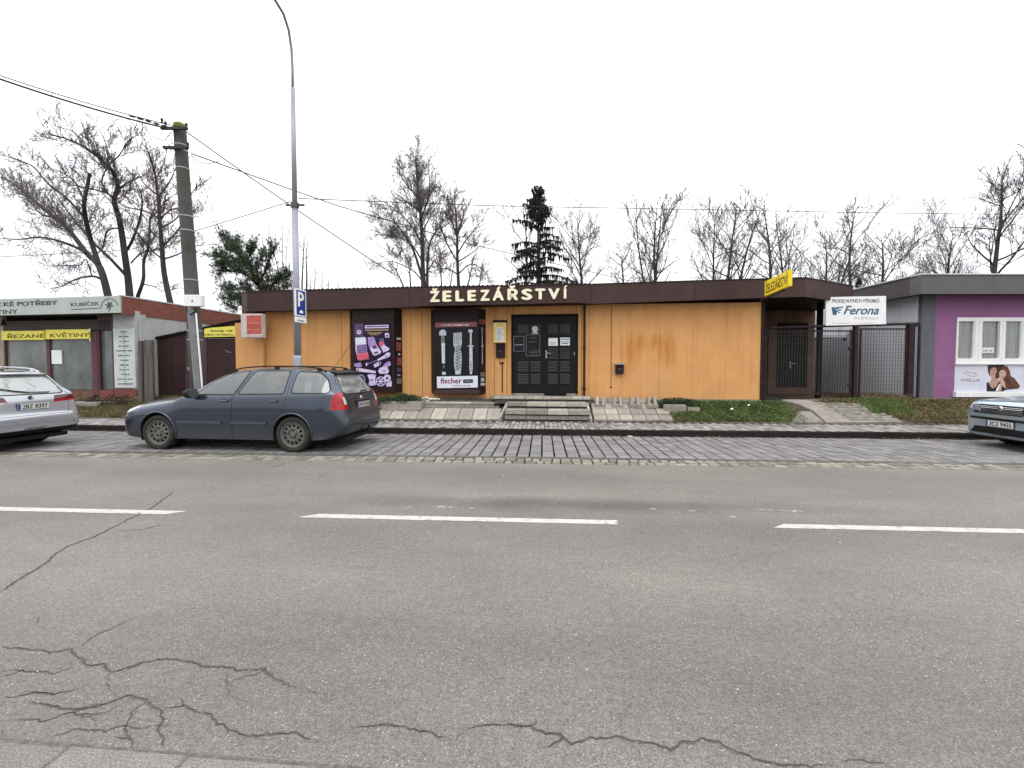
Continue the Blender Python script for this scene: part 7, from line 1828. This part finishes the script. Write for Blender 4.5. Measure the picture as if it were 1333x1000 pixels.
LRED = M('red_lamp_glass', (.34,.010,.014), rough=.2, var=.3, vs=14, coat=.15, bump=0); LRED_D = M('dark_red_lamp_glass', (.09,.010,.014), rough=.12, var=.2, coat=.6, bump=0); LCLR = M('clear_lamp_glass', (.55,.54,.50), rough=.1, var=.15, vs=20, coat=.8, bump=0); UNDER = M('underbody_black', (.008,.008,.008), rough=1, bump=0)
def wheel(root, x, y, R, W, side, rimmat, label=None, style='steel', steer=0.0):
    hub = bpy.data.objects.new('wheel', None); C.objects.link(hub); hub.parent = root; hub.location = (x, y, R - .008); hub.rotation_euler = (0, 0, steer)
    if label: hub['label'] = label
    s = side; h = W/2; r = R*.70
    mb = MB(); mb.lathe([(r, -s*h*.80), (r+.012, -s*h), (R*.90, -s*h*1.03), (R*.965, -s*h*.93), (R, -s*h*.72), (R, 0), (R, s*h*.72), (R*.965, s*h*.93), (R*.90, s*h*1.03), (r+.012, s*h), (r, s*h*.80)], 'y', (0,0,0), 40)
    mb.build('tyre', TYRE, hub, True)
    mb = MB(); mb.lathe([(r-.002, -s*h*.5), (r-.004, s*h*.74), (r+.006, s*h*.90), (r-.010, s*h*.90), (r-.022, s*h*.66), (r-.03, s*h*.60)], 'y', (0,0,0), 36)
    d = s*h*.52
    if style == 'steel':
        ri, ro = r*.60, r*.80; n = 12
        mb.lathe([(r-.03, s*h*.60), (ro, d+s*.012)], 'y', (0,0,0), 36); mb.lathe([(ri, d+s*.02), (r*.48, d+s*.028), (r*.40, d+s*.010), (r*.22, d+s*.012), (r*.20, d+s*.03), (0.001, d+s*.034)], 'y', (0,0,0), 36)
        for k in range(n):
            a0 = 2*math.pi*k/n; a1 = a0 + 2*math.pi/n*.50; seg = [a0+(a1-a0)*t/3 for t in range(4)]
            vs = [(ri*math.cos(a), d+s*.02, ri*math.sin(a)) for a in seg] + [(ro*math.cos(a), d+s*.012, ro*math.sin(a)) for a in seg]; mb.add(vs, [(i, i+1, i+5, i+4) for i in range(3)])
    else:
        n = 5; mb.lathe([(r*.30, d+s*.03), (r*.15, d+s*.035), (0.001, d+s*.035)], 'y', (0,0,0), 24)
        for k in range(n*2):
            a = 2*math.pi*(k//2)/n + (.14 if k % 2 else -.14); c_, q = math.cos(a), math.sin(a); w = .030
            vs = [(r*.12*c_ - w*q, d+s*.03, r*.12*q + w*c_), (r*.12*c_ + w*q, d+s*.03, r*.12*q - w*c_), (r*.97*c_ + w*.7*q, d+s*.015, r*.97*q - w*.7*c_), (r*.97*c_ - w*.7*q, d+s*.015, r*.97*q + w*.7*c_)]
            mb.add(vs + [(a_, b_ - s*.03, c2) for a_, b_, c2 in vs], [(0,1,2,3),(0,4,5,1),(1,5,6,2),(2,6,7,3),(3,7,4,0)])
    mb.build('rim', rimmat, hub, False)
    mb = MB()
    for k in range(5):
        a = 2*math.pi*k/5 + .3; mb.lathe([(0.001, d+s*.030), (.010, d+s*.028), (.012, d+s*.01)], 'y', (r*.30*math.cos(a), 0, r*.30*math.sin(a)), 6)
    mb.build('wheel_bolts', TRIM, hub)
    mb = MB(); mb.lathe([(r*.98, -s*h*.4), (r*.98, d - s*.03), (0.001, d - s*.03)], 'y', (0,0,0), 24); mb.build('brake_drum', UNDER, hub)
    return hub
def number_plate(root, text, p, nrm, w=.52, h=.11, dirty=False):
    """white plate with blue strip, standing on the bodywork"""
    e = bpy.data.objects.new('number_plate', None); C.objects.link(e); e.parent = root; e.location = p + nrm * .012
    e.rotation_euler = (0, 0, math.atan2(nrm.y, nrm.x) + math.pi/2)
    mb = MB(); mb.cbox(-w/2-.008, w/2+.008, -.004, .012, -h/2-.008, h/2+.008, .003); mb.build('plate_frame', TRIM, e)
    mb = MB(); mb.cbox(-w/2, w/2, -.009, -.003, -h/2, h/2, .002); mb.build('plate_face', M('plate_white', (.60,.60,.58) if not dirty else (.34,.32,.31), rough=.5, bump=0), e)
    mb = MB(); mb.box(-w/2+.004, -w/2+.045, -.0105, -.008, -h/2+.004, h/2-.004); mb.build('plate_strip', M('plate_blue', (.02,.05,.25), bump=0), e)
    if text: lettering('plate_characters', text, -w/2+.075, w/2-.03, -h*.34, h*.34, -.009, BLACKM, e, bold=.012, th=.002, fit='cap')
    else:
        mb = MB(); r = random.Random(3)
        for k, x in enumerate((-.15,-.10,-.02,.04,.10,.16,.21)): mb.box(x, x+.028, -.0105, -.008, -h*.26 + r.uniform(0,.015), h*.24)
        mb.build('worn_characters', M('faded_plate_print', (.16,.08,.09), bump=0), e)
    return e
def make_car(label, ST, hubf, rz, sx, sy, sz, paint, kind, rimmat, wheel_style, R=.317, wb=2.578, plate=None, group=None, seats=True):
    """hubf: contact point of the front left wheel on the road; the car's nose points along its local -x"""
    root = empty('parked_car', label, 'car', (0,0,0), rz, group)
    B = CarBody(ST, sx, sy, sz); S = lambda c_, n_: abs(c_.y) > .46*sy and abs(n_.y) > .25
    left = lambda c_, n_: c_.y < -.46*sy and abs(n_.y) > .2; right = lambda c_, n_: c_.y > .46*sy and abs(n_.y) > .2
    fx, rx = .915, .915 + 2.578
    regs = {}
    par = {}
    front = [(1.27,.235),(1.27,.86),(1.55,.99),(1.84,1.215),(2.12,1.350),(2.60,1.415),(2.365,.90),(2.365,.235)]
    rear = [(2.375,.235),(2.375,.90),(2.61,1.415),(3.38,1.410),(3.41,.99),(3.27,.60),(2.97,.235)]
    gf = round_poly([(1.66,.995),(1.90,1.215),(2.14,1.335),(2.54,1.395),(2.385,1.00)], .03)
    gr = round_poly([(2.475,1.005),(2.665,1.395),(3.31,1.395),(3.325,1.015)], .03)
    gq = round_poly([(3.47,1.025),(3.47,1.385),(3.86,1.365),(4.04,1.26),(4.15,1.07),(4.11,1.028)], .05)
    for sd_, flt in (('l', left), ('r', right)):
        for nm, poly, g in (('front_door', front, gf), ('rear_door', rear, gr)):
            B.cut(poly, 'xz', flt, 'door_seal', TRIM); k = B.cut(shrink(poly, .0065), 'xz', flt, nm, None)
            B.cut(shrink(g, -.020), 'xz', flt, 'window_seal', TRIM, within=[k]); par[B.nr] = k; q = B.nr; B.cut(g, 'xz', flt, 'side_window', CGL, within=[q]); par[B.nr] = k
        B.cut(shrink(gq, -.018), 'xz', flt, 'window_seal', TRIM, within=[0]); q = B.nr; B.cut(gq, 'xz', flt, 'rear_quarter_window', CGL_D, within=[q])
    # windscreen and tailgate
    ws = round_poly([(1.40,-.62),(1.36,0),(1.40,.62),(2.10,.52),(2.13,0),(2.10,-.52)], .04)
    up = lambda c_, n_: n_.z > .12 and c_.z > .95*sz and n_.x < .1
    B.cut(shrink(ws, -.02), 'xy', up, 'windscreen_seal', TRIM, within=[0]); q = B.nr; B.cut(ws, 'xy', up, 'windscreen', CGL, within=[q])
    hood = [(.13,-.60),(.10,0),(.13,.60),(.6,.70),(1.33,.735),(1.30,0),(1.33,-.735),(.6,-.70)]
    hood = [(.18,-.60),(.6,-.69),(1.325,-.70),(1.325,.70),(.6,.69),(.18,.60),(.15,0)]
    uph = lambda c_, n_: n_.z > .3 and c_.x < 1.5*sx
    B.cut(hood, 'xy', uph, 'bonnet_gap', TRIM, within=[0]); B.cut(shrink(hood, .006), 'xy', uph, 'bonnet', None, within=[B.nr])
    back = lambda c_, n_: c_.x > 4.10*sx and n_.x > .12
    tg = [(-.50,1.385),(.50,1.385),(.60,1.20),(.65,.98),(.60,.70),(.575,.615),(-.575,.615),(-.60,.70),(-.65,.98),(-.60,1.20)]
    B.cut(tg, 'yz', back, 'tailgate_gap', TRIM, within=[0]); ktg = None; B.cut(shrink(tg, .007), 'yz', back, 'tailgate', None, within=[B.nr]); ktg = B.nr
    rg = round_poly([(-.47,1.335),(.47,1.335),(.585,1.045),(.54,1.00),(-.54,1.00),(-.585,1.045)], .05)
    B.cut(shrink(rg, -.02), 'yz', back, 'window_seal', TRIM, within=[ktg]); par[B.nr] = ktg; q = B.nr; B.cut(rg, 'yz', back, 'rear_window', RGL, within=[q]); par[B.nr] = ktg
    # lamps
    if kind == 'estate_dark':
        tl = round_poly([(4.18,.735),(4.20,.92),(4.245,1.01),(4.34,1.05),(4.44,1.03),(4.60,.73)], .03)
        for s_ in (-1, 1):
            f_ = (lambda s_: (lambda c_, n_: c_.y*s_ > .60*sy and c_.x > 4.15*sx))(s_)
            k = B.cut(tl, 'xz', f_, 'tail_light', LRED, within=[0]); B.cut([(.60*s_,.82),(.68*s_,.82),(.715*s_,.82),(.71*s_,.95),(.60*s_,.95)][::(1 if s_ > 0 else -1)], 'yz', f_, 'reversing_lamp', LCLR, within=[k]); par[B.nr] = k
    else:
        tl = [(.36,.83),(.92,.86),(.92,.945),(.60,.965),(.40,.955)]
        for s_ in (-1, 1):
            P = [(p[0]*s_, p[1]) for p in tl][::(1 if s_ > 0 else -1)]; f_ = lambda c_, n_: c_.x > 4.05*sx
            B.cut(P, 'yz', f_, 'tail_light', LRED_D, within=[0, ktg])
            B.cut([(p[0]*.98+.004*s_, .835+(p[1]-.83)*.30) for p in P], 'yz', f_, 'lamp_strip', M('lamp_white_strip', (.5,.42,.42), rough=.2, bump=0) if s_ < 0 else LRED, within=[B.nr]); par[B.nr] = B.nr - 1
    hl = round_poly([(.085,.60),(.11,.675),(.24,.755),(.48,.790),(.50,.76),(.36,.69),(.22,.63),(.14,.60)], .02)
    if kind == 'silver_front': hl = round_poly([(.015,.70),(.05,.80),(.20,.865),(.46,.885),(.48,.83),(.34,.75),(.18,.70)], .02)
    for s_ in (-1, 1):
        f_ = (lambda s_: (lambda c_, n_: c_.y*s_ > .44*sy and c_.x < .6*sx))(s_)
        B.cut(hl, 'xz', f_, 'headlight', LCLR, 'round clear headlight' if False else None, within=[0])
    # bumpers: lower black part behind, grille and intake in front
    fr_ = lambda c_, n_: c_.x < .35*sx and n_.x < -.05
    if kind == 'silver_front':
        gpoly = round_poly([(-.42,.625),(-.47,.795),(.47,.795),(.42,.625)][::-1], .02); ip = round_poly([(-.62,.26),(-.52,.385),(.52,.385),(.62,.26)][::-1], .03)
    else:
        gpoly = round_poly([(-.38,.55),(-.43,.665),(.43,.665),(.38,.55)][::-1], .02); ip = round_poly([(-.60,.25),(-.52,.40),(.52,.40),(.60,.25)][::-1], .03)
    B.cut(gpoly, 'yz', fr_, 'grille', TRIM, within=[0]); B.cut(ip, 'yz', fr_, 'air_intake', TRIM, within=[0])
    lowr = lambda c_, n_: c_.x > 4.2*sx
    if kind == 'estate_silver': B.cut([(-.95,.18),(.95,.18),(.95,.40),(.78,.365),(-.78,.365),(-.95,.40)][::1], 'yz', lowr, 'rear_skirt', TRIM, within=[0])
    # wheel arches
    for cx in (fx, rx):
        circ = [(cx + .352*math.cos(2*math.pi*k/30), .315 + .352*math.sin(2*math.pi*k/30)) for k in range(30)]
        low = lambda c_, n_: abs(c_.y) > .42*sy and c_.z < .72*sz
        B.cut(circ, 'xz', low, delete=True)
    on_side, on_end, on_top = B.on_side, B.on_end, B.on_top
    info = {}
    for s_ in (-1, 1):
        for x in (2.22, 3.15): info[('h', s_, x)] = on_side(x, .875, s_)
        for k in range(11): info[('m', s_, k)] = on_side(1.33 + k*.17, .50, s_)
        for k in range(15): info[('r', s_, k)] = on_top(2.05 + k*.136, s_*.505)
        for k in range(19):
            for ci, cx in ((0, fx), (1, rx)):
                a = math.radians(-14 + k*208/18); zz_ = .315 + .358*math.sin(a); info[('a', s_, ci, k)] = (on_side(cx + .358*math.cos(a), zz_, s_))
    pf = on_end(0, .455 if kind == 'silver_front' else .44); prr = on_end(0, .78, True); bdg = on_end(0, .90 if kind != 'estate_silver' else .925, True); fbd = on_end(0, .735 if kind == 'silver_front' else .69)
    slats = [[on_end(y, (.655 if kind == 'silver_front' else .605) + j*.026) for y in [-.42 + .042*i for i in range(21)]] for j in range(5)]
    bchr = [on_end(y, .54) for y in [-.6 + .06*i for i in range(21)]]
    objs = B.finish(root, paint, par)
    # arch lips, liners
    for s_ in (-1, 1):
        for ci, cx in ((0, fx), (1, rx)):
            P = [info[('a', s_, ci, k)] for k in range(19)]; P = [p[0] + Vector((0, s_*.004, 0)) for p in P if p[0] is not None]
            if len(P) > 4: mb = MB(); mb.tube(P, .017, 6); mb.build('arch_lip', paint, root, True)
            mb = MB(); W = .30; c_ = Vector((cx*sx, 0, .315*sz)); n_ = 16; vs = []
            for k in range(n_+1):
                a = math.radians(-25 + k*230/n_); r_ = .366; x, z = cx*sx + r_*sx*math.cos(a), .315*sz + r_*sz*math.sin(a); vs += [(x, s_*.855*sy, z), (x, s_*(.855*sy-W), z)]
            mb.add(vs, [(2*k, 2*k+2, 2*k+3, 2*k+1) for k in range(n_)]); mb.add([(cx*sx + .37*sx*math.cos(2*math.pi*k/20), s_*(.855*sy-W), .315*sz+.37*sz*math.sin(2*math.pi*k/20)) for k in range(20)], [tuple(range(20))]); mb.build('wheel_arch_liner', UNDER, root)
    mb = MB(); mb.box(.25*sx, 4.35*sx, -.62*sy, .62*sy, .17*sz, .24*sz); mb.build('underbody', UNDER, root)
    # wheels
    for x, nm in ((fx, 'front'), (rx, 'rear')):
        for s_ in (-1, 1): wheel(root, x*sx, s_*(.884*sy - .115), R, .20, s_, rimmat, None, wheel_style)
    # door furniture
    for s_ in (-1, 1):
        for x, kd in ((2.22, 'front_door'), (3.15, 'rear_door')):
            p, n_ = info[('h', s_, x)]; d = next(o for o in objs.values() if o.name.startswith(kd) and (sum((v.co.y for v in o.data.vertices)) * s_ > 0))
            mb = MB(); mb.lathe([(0.001, 0), (.04, .001), (.055, .006)], 'y', (0,0,0), 12); mb.v = [(v[0]*1.4 + p.x, p.y + s_*(v[1]-.004), v[2]*.6 + p.z) for v in mb.v]; mb.build('handle_recess', TRIM, d, True)
            mb = MB(); mb.tube([(p.x-.085, p.y+s_*.004, p.z+.004), (p.x-.06, p.y+s_*.034, p.z+.006), (p.x+.06, p.y+s_*.034, p.z+.006), (p.x+.085, p.y+s_*.004, p.z+.004)], .015, 8); mb.build('door_handle', paint, d, True)
        P = [info[('m', s_, k)][0] for k in range(11)]
        for seg in (P[:6], P[6:]):
            mb = MB()
            for a, b_ in zip(seg[:-1], seg[1:]):
                mb.add([(a.x, a.y-s_*.01, a.z-.024), (b_.x, b_.y-s_*.01, b_.z-.024), (b_.x, b_.y+s_*.022, b_.z-.018), (a.x, a.y+s_*.022, a.z-.018), (a.x, a.y+s_*.020, a.z+.012), (b_.x, b_.y+s_*.020, b_.z+.012), (b_.x, b_.y-s_*.01, b_.z+.024), (a.x, a.y-s_*.01, a.z+.024)], [(0,1,2,3),(3,2,5,4),(4,5,6,7)])
            mb.build('side_moulding', paint if kind != 'silver_front' else TRIM, root)
        # mirror
        mb = MB(); mp_ = Vector((1.64*sx, s_*.875*sy, 1.0*sz)); rings = []
        for (dx, w, h) in ((-.10,.02,.02),(-.08,.085,.06),(-.03,.115,.085),(.04,.122,.092),(.07,.120,.090)):
            rings.append([(mp_.x+dx, mp_.y + s_*(.075 + w*math.cos(2*math.pi*k/14)), mp_.z + .01 + h*math.sin(2*math.pi*k/14)) for k in range(14)])
        base = 0
        for rr in rings: mb.v += rr
        for i in range(len(rings)-1):
            for k in range(14): mb.f.append((i*14+k, i*14+(k+1)%14, (i+1)*14+(k+1)%14, (i+1)*14+k)); mb.m.append(0)
        mb.f.append(tuple(range(14))); mb.m.append(0)
        m_ = mb.build('wing_mirror', TRIM if kind == 'estate_dark' else paint, root, True)
        mb = MB(); mb.add([(mp_.x+.072, v[1], v[2]) for v in rings[-1]], [tuple(range(14))]); mb.build('mirror_glass', MIRG, m_)
        mb = MB(); mb.cbox(mp_.x-.03, mp_.x+.03, min(mp_.y-s_*.06, mp_.y), max(mp_.y-s_*.06, mp_.y)+.02, mp_.z-.055, mp_.z-.02, .01); mb.build('mirror_foot', TRIM, m_)
        if kind != 'silver_front':
            P = [info[('r', s_, k)][0] for k in range(15)]; n_ = len(P); Q = [p + Vector((0, 0, .008 if i in (0, n_-1) else .045)) for i, p in enumerate(P)]
            mb = MB(); mb.tube(Q, .013, 6); 
            for i in (1, n_//2, n_-2): mb.cbox(P[i].x-.04, P[i].x+.04, P[i].y-.012, P[i].y+.012, P[i].z-.01, Q[i].z, .004)
            mb.build('roof_rail', TRIM if kind == 'estate_dark' else CHROME, root)
    # rear furniture
    p = Vector((4.19*sx, 0, 1.375*sz)); mb = MB(); vs = []
    for k in range(9): y = (-.48 + .12*k)*sy; xx = 4.17*sx - .10*abs(y)**2; vs += [(3.99*sx, y, 1.412*sz - .06*y*y), (xx, y, 1.372*sz - .06*y*y), (xx, y, 1.350*sz - .06*y*y), (4.05*sx, y, 1.335*sz - .06*y*y)]
    mb.add(vs, [(4*k+j, 4*k+4+j, 4*k+4+(j+1)%4, 4*k+(j+1)%4) for k in range(8) for j in range(4)] + [(0,1,2,3), (32,35,34,33)]); tgo = objs.get(ktg, root); mb.build('roof_spoiler', TRIM if kind == 'estate_dark' else paint, tgo, True)
    if kind == 'estate_silver':
        mb = MB(); mb.tube([B.on_end(y, z, True)[0] + Vector((.02,0,0)) for y, z in ((.0,1.03),(-.2,1.06),(-.42,1.11))], .010, 6); mb.tube([B.on_end(y, z, True)[0] + Vector((.02,0,0)) for y, z in ((.0,1.03),(.34,1.02))], .008, 5)
        mb.build('rear_wiper', TRIM, tgo)
    else:
        mb = MB(); mb.tube([B.on_end(y, z, True)[0] + Vector((.02,0,0)) for y, z in ((.02,1.01),(.12,1.03),(.34,1.025))], .010, 6); mb.build('rear_wiper', TRIM, tgo)
    q = on_top_static = None
    mb = MB(); a = Vector((3.82*sx, 0, 1.43*sz)); mb.tube([a, a + Vector((.16, 0, .22)), a + Vector((.34, 0, .46 if kind == 'estate_dark' else .14))][:(3 if kind == 'estate_dark' else 2)], .004, 4); mb.cbox(a.x-.04, a.x+.04, -.02, .02, a.z-.02, a.z+.02, .008); mb.build('roof_aerial', TRIM, root)
    pr, nr_ = prr; number_plate(tgo if True else root, plate if kind == 'estate_silver' else None, Vector((pr.x, 0, pr.z)), Vector((1,0,0)), dirty=(kind == 'estate_dark'))
    bp_, _ = bdg; mb = MB(); mb.lathe([(0.001,.016),(.028,.014),(.040,.012),(.044,0)], 'x', (bp_.x, 0, bp_.z), 18); bd_ = mb.build('badge', CHROME if kind == 'estate_dark' else TRIM, tgo, True)
    if kind == 'estate_silver':
        mb = MB()
        for k in range(2):
            for s_ in (-1, 1):
                z0_, z1_ = (.030, -.002) if k == 0 else (.006, -.030); a = Vector((bp_.x+.018, s_*.026, bp_.z+z0_)); b_ = Vector((bp_.x+.018, s_*.008 if True else 0, bp_.z+z1_)); mb.tube([a, b_, Vector((bp_.x+.018, 0, bp_.z + z1_ + .014))], .0035, 4)
        mb.build('badge_letters', CHROME, bd_)
    mb = MB(); mb.cbox(4.38*sx, 4.415*sx, -.30, .30, .85*sz, .868*sz, .005) if kind == 'estate_dark' else None
    if kind == 'estate_dark': mb.build('plate_light_trim', TRIM, tgo); 
    if kind == 'estate_dark':
        mb = MB(); mb.tube([(4.30,0,.30),(4.45,0,.27),(4.54,0,.30),(4.545,0,.36)], .022, 8); mb.lathe([(0.001,.025),(.02,.02),(.027,0),(.02,-.02),(.012,-.03)], 'z', (4.545,0,.385), 10); mb.build('tow_bar', TRIM, root)
    # front furniture
    fp_, _ = pf; number_plate(root, plate if kind == 'silver_front' else None, Vector((fp_.x, 0, fp_.z)), Vector((-1,0,0)))
    for row in slats:
        P = [p + Vector((-.012, 0, 0)) for p, n_ in row if p is not None]; mb = MB(); mb.tube(P, .0065, 5); mb.build('grille_slat', CHROME if kind == 'silver_front' else TRIM, root)
    bp_, _ = fbd; mb = MB(); mb.lathe([(0.001,-.022),(.03,-.020),(.043,-.014),(.047,0)], 'x', (bp_.x-.004, 0, bp_.z), 18); fb_ = mb.build('badge', CHROME, root, True)
    mb = MB(); mb.plate([(-.02,-.018),(.0,-.024),(.018,-.01),(.024,.012),(.004,.006),(-.006,.022),(-.018,.01)], 0, .003); mb.v = [(bp_.x-.028+v[1], v[0], bp_.z+v[2]) for v in mb.v]; mb.build('badge_emblem', M('badge_green', (.03,.09,.04), bump=0), fb_)
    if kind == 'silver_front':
        P = [p + Vector((-.006,0,0)) for p, n_ in bchr if p is not None]; mb = MB(); mb.tube(P, .024, 8); mb.build('bumper_shade_band', TRIM, root)  # dark band added to imitate the shading across the bumper
    # cabin
    mb = MB(); mb.box(1.3*sx, 4.3*sx, -.70*sy, .70*sy, .30*sz, .40*sz); mb.build('cabin_floor', DASH, root)
    mb = MB(); mb.cbox(1.42*sx, 1.78*sx, -.70*sy, .70*sy, .60*sz, .94*sz, .05); dsh = mb.build('dashboard', DASH, root)
    mb = MB(); c_ = Vector((2.02*sx, -.36*sy, .90*sz)); n_ = 20; mb.tube([c_ + Vector((.06*math.sin(2*math.pi*k/n_)*1.0, .18*math.cos(2*math.pi*k/n_), .17*math.sin(2*math.pi*k/n_))) for k in range(n_+1)], .014, 6); mb.tube([c_, Vector((1.72*sx, -.36*sy, .80*sz))], .025, 6); mb.build('steering_wheel', DASH, dsh)
    for (x, ys_) in ((2.42, (-.36, .36)), (3.28, (-.40, .0, .40))):
        for y in ys_:
            w = .235 if x < 3 else .19
            mb = MB(); mb.cbox(x*sx-.42, x*sx+.05, y*sy-w, y*sy+w, .40*sz, .60*sz, .05)
            mb.add([(x*sx-.06, y*sy-w, .56*sz),(x*sx-.06, y*sy+w, .56*sz),(x*sx+.06, y*sy+w, .56*sz),(x*sx+.06, y*sy-w, .56*sz),(x*sx+.12, y*sy-w*.86, 1.12*sz),(x*sx+.12, y*sy+w*.86, 1.12*sz),(x*sx+.21, y*sy+w*.86, 1.10*sz),(x*sx+.21, y*sy-w*.86, 1.10*sz)], [(0,1,5,4),(1,2,6,5),(2,3,7,6),(3,0,4,7),(4,5,6,7)]); st_ = mb.build('seat', SEAT, root)
            mb = MB(); hx, hz = x*sx+.17, 1.225*sz
            mb.lathe([(0.001,-.085),(.10,-.075),(.135,-.03),(.138,.03),(.10,.078),(0.001,.088)], 'z', (0,0,0), 14); mb.v = [(hx + v[0]*.40, y*sy + v[1]*.95, hz + v[2]) for v in mb.v]; mb.build('headrest', SEAT, st_, True)
    mb = MB(); mb.box(3.55*sx, 4.15*sx, -.60*sy, .60*sy, .90*sz, .915*sz); mb.build('luggage_cover', SEAT, root)
    if kind == 'estate_dark':
        mb = MB(); mb.add([(3.62,-.66,1.03),(3.75,-.655,1.03),(3.74,-.60,1.24),(3.63,-.605,1.24)], [(0,1,2,3)]); mb.build('paper_sheet', PAPER, root)
    # put the car on the road: local front-left contact to its world place
    ct = Vector((fx*sx, -(.884*sy - .03), 0)); q = Matrix.Rotation(rz, 3, 'Z') @ ct; root.location = Vector(hubf) - q
    return root
DARKP = paint_mat('slate_blue_metallic', (.036,.049,.075), dirt=(.050,.046,.042), flake=.75, z0=.20, z1=.60, rear=4.40)
SILVP = paint_mat('silver_metallic', (.46,.47,.51), dirt=(.26,.25,.24), flake=.5, z0=.15, z1=.5, amt=.5)
BLUEP = paint_mat('pale_blue_silver_metallic', (.34,.42,.50), dirt=(.24,.23,.22), flake=.5, z0=.15, z1=.4, amt=.5)
f1 = gp(204, 585); r1 = gp(380, 588.3)
# near-side contact of the front wheel; the tail is a little nearer to the camera
f1 = Vector((-6.445, 8.36, 0)); r1 = Vector((-3.865, 8.08, 0)); rz1 = math.atan2(r1.y - f1.y, r1.x - f1.x)
wbm = (r1 - f1).length; k1 = wbm / 2.578
make_car('dark slate-blue estate car with steel wheels and roof rails parked before the orange shop', EST, f1, rz1, k1, 1.0, 1.02, DARKP, 'estate_dark', RIM_D, 'steel', plate=None)
# silver estate on the left: only its tail is in the picture
def place_by_rear(label, ST, rear_centre, rz, sx, sy, sz, paint, kind, rim, style, R, plate):
    L = 4.47 * sx; d = Matrix.Rotation(rz, 3, 'Z'); org = Vector(rear_centre) - d @ Vector((L, 0, 0)); hub = org + d @ Vector((.915*sx, -(.884*sy - .03), 0))
    return make_car(label, ST, hub, rz, sx, sy, sz, paint, kind, rim, style, R=R, plate=plate)
rcx = at(48, 540, 8.42)
place_by_rear('silver estate car seen from behind at the left edge of the street', EST, (rcx.x, 8.42, 0), -.07, 1.045, 1.035, 1.01, SILVP, 'estate_silver', RIM_A, 'alloy', .325, '2BZ 8397')
fcx = at(1302, 549, 8.36); L = .0
rz3 = -.085; d3 = Matrix.Rotation(rz3, 3, 'Z'); hub3 = Vector((fcx.x, 8.36, 0)) + d3 @ Vector((.915*.97, -(.884*.96 - .03), 0))
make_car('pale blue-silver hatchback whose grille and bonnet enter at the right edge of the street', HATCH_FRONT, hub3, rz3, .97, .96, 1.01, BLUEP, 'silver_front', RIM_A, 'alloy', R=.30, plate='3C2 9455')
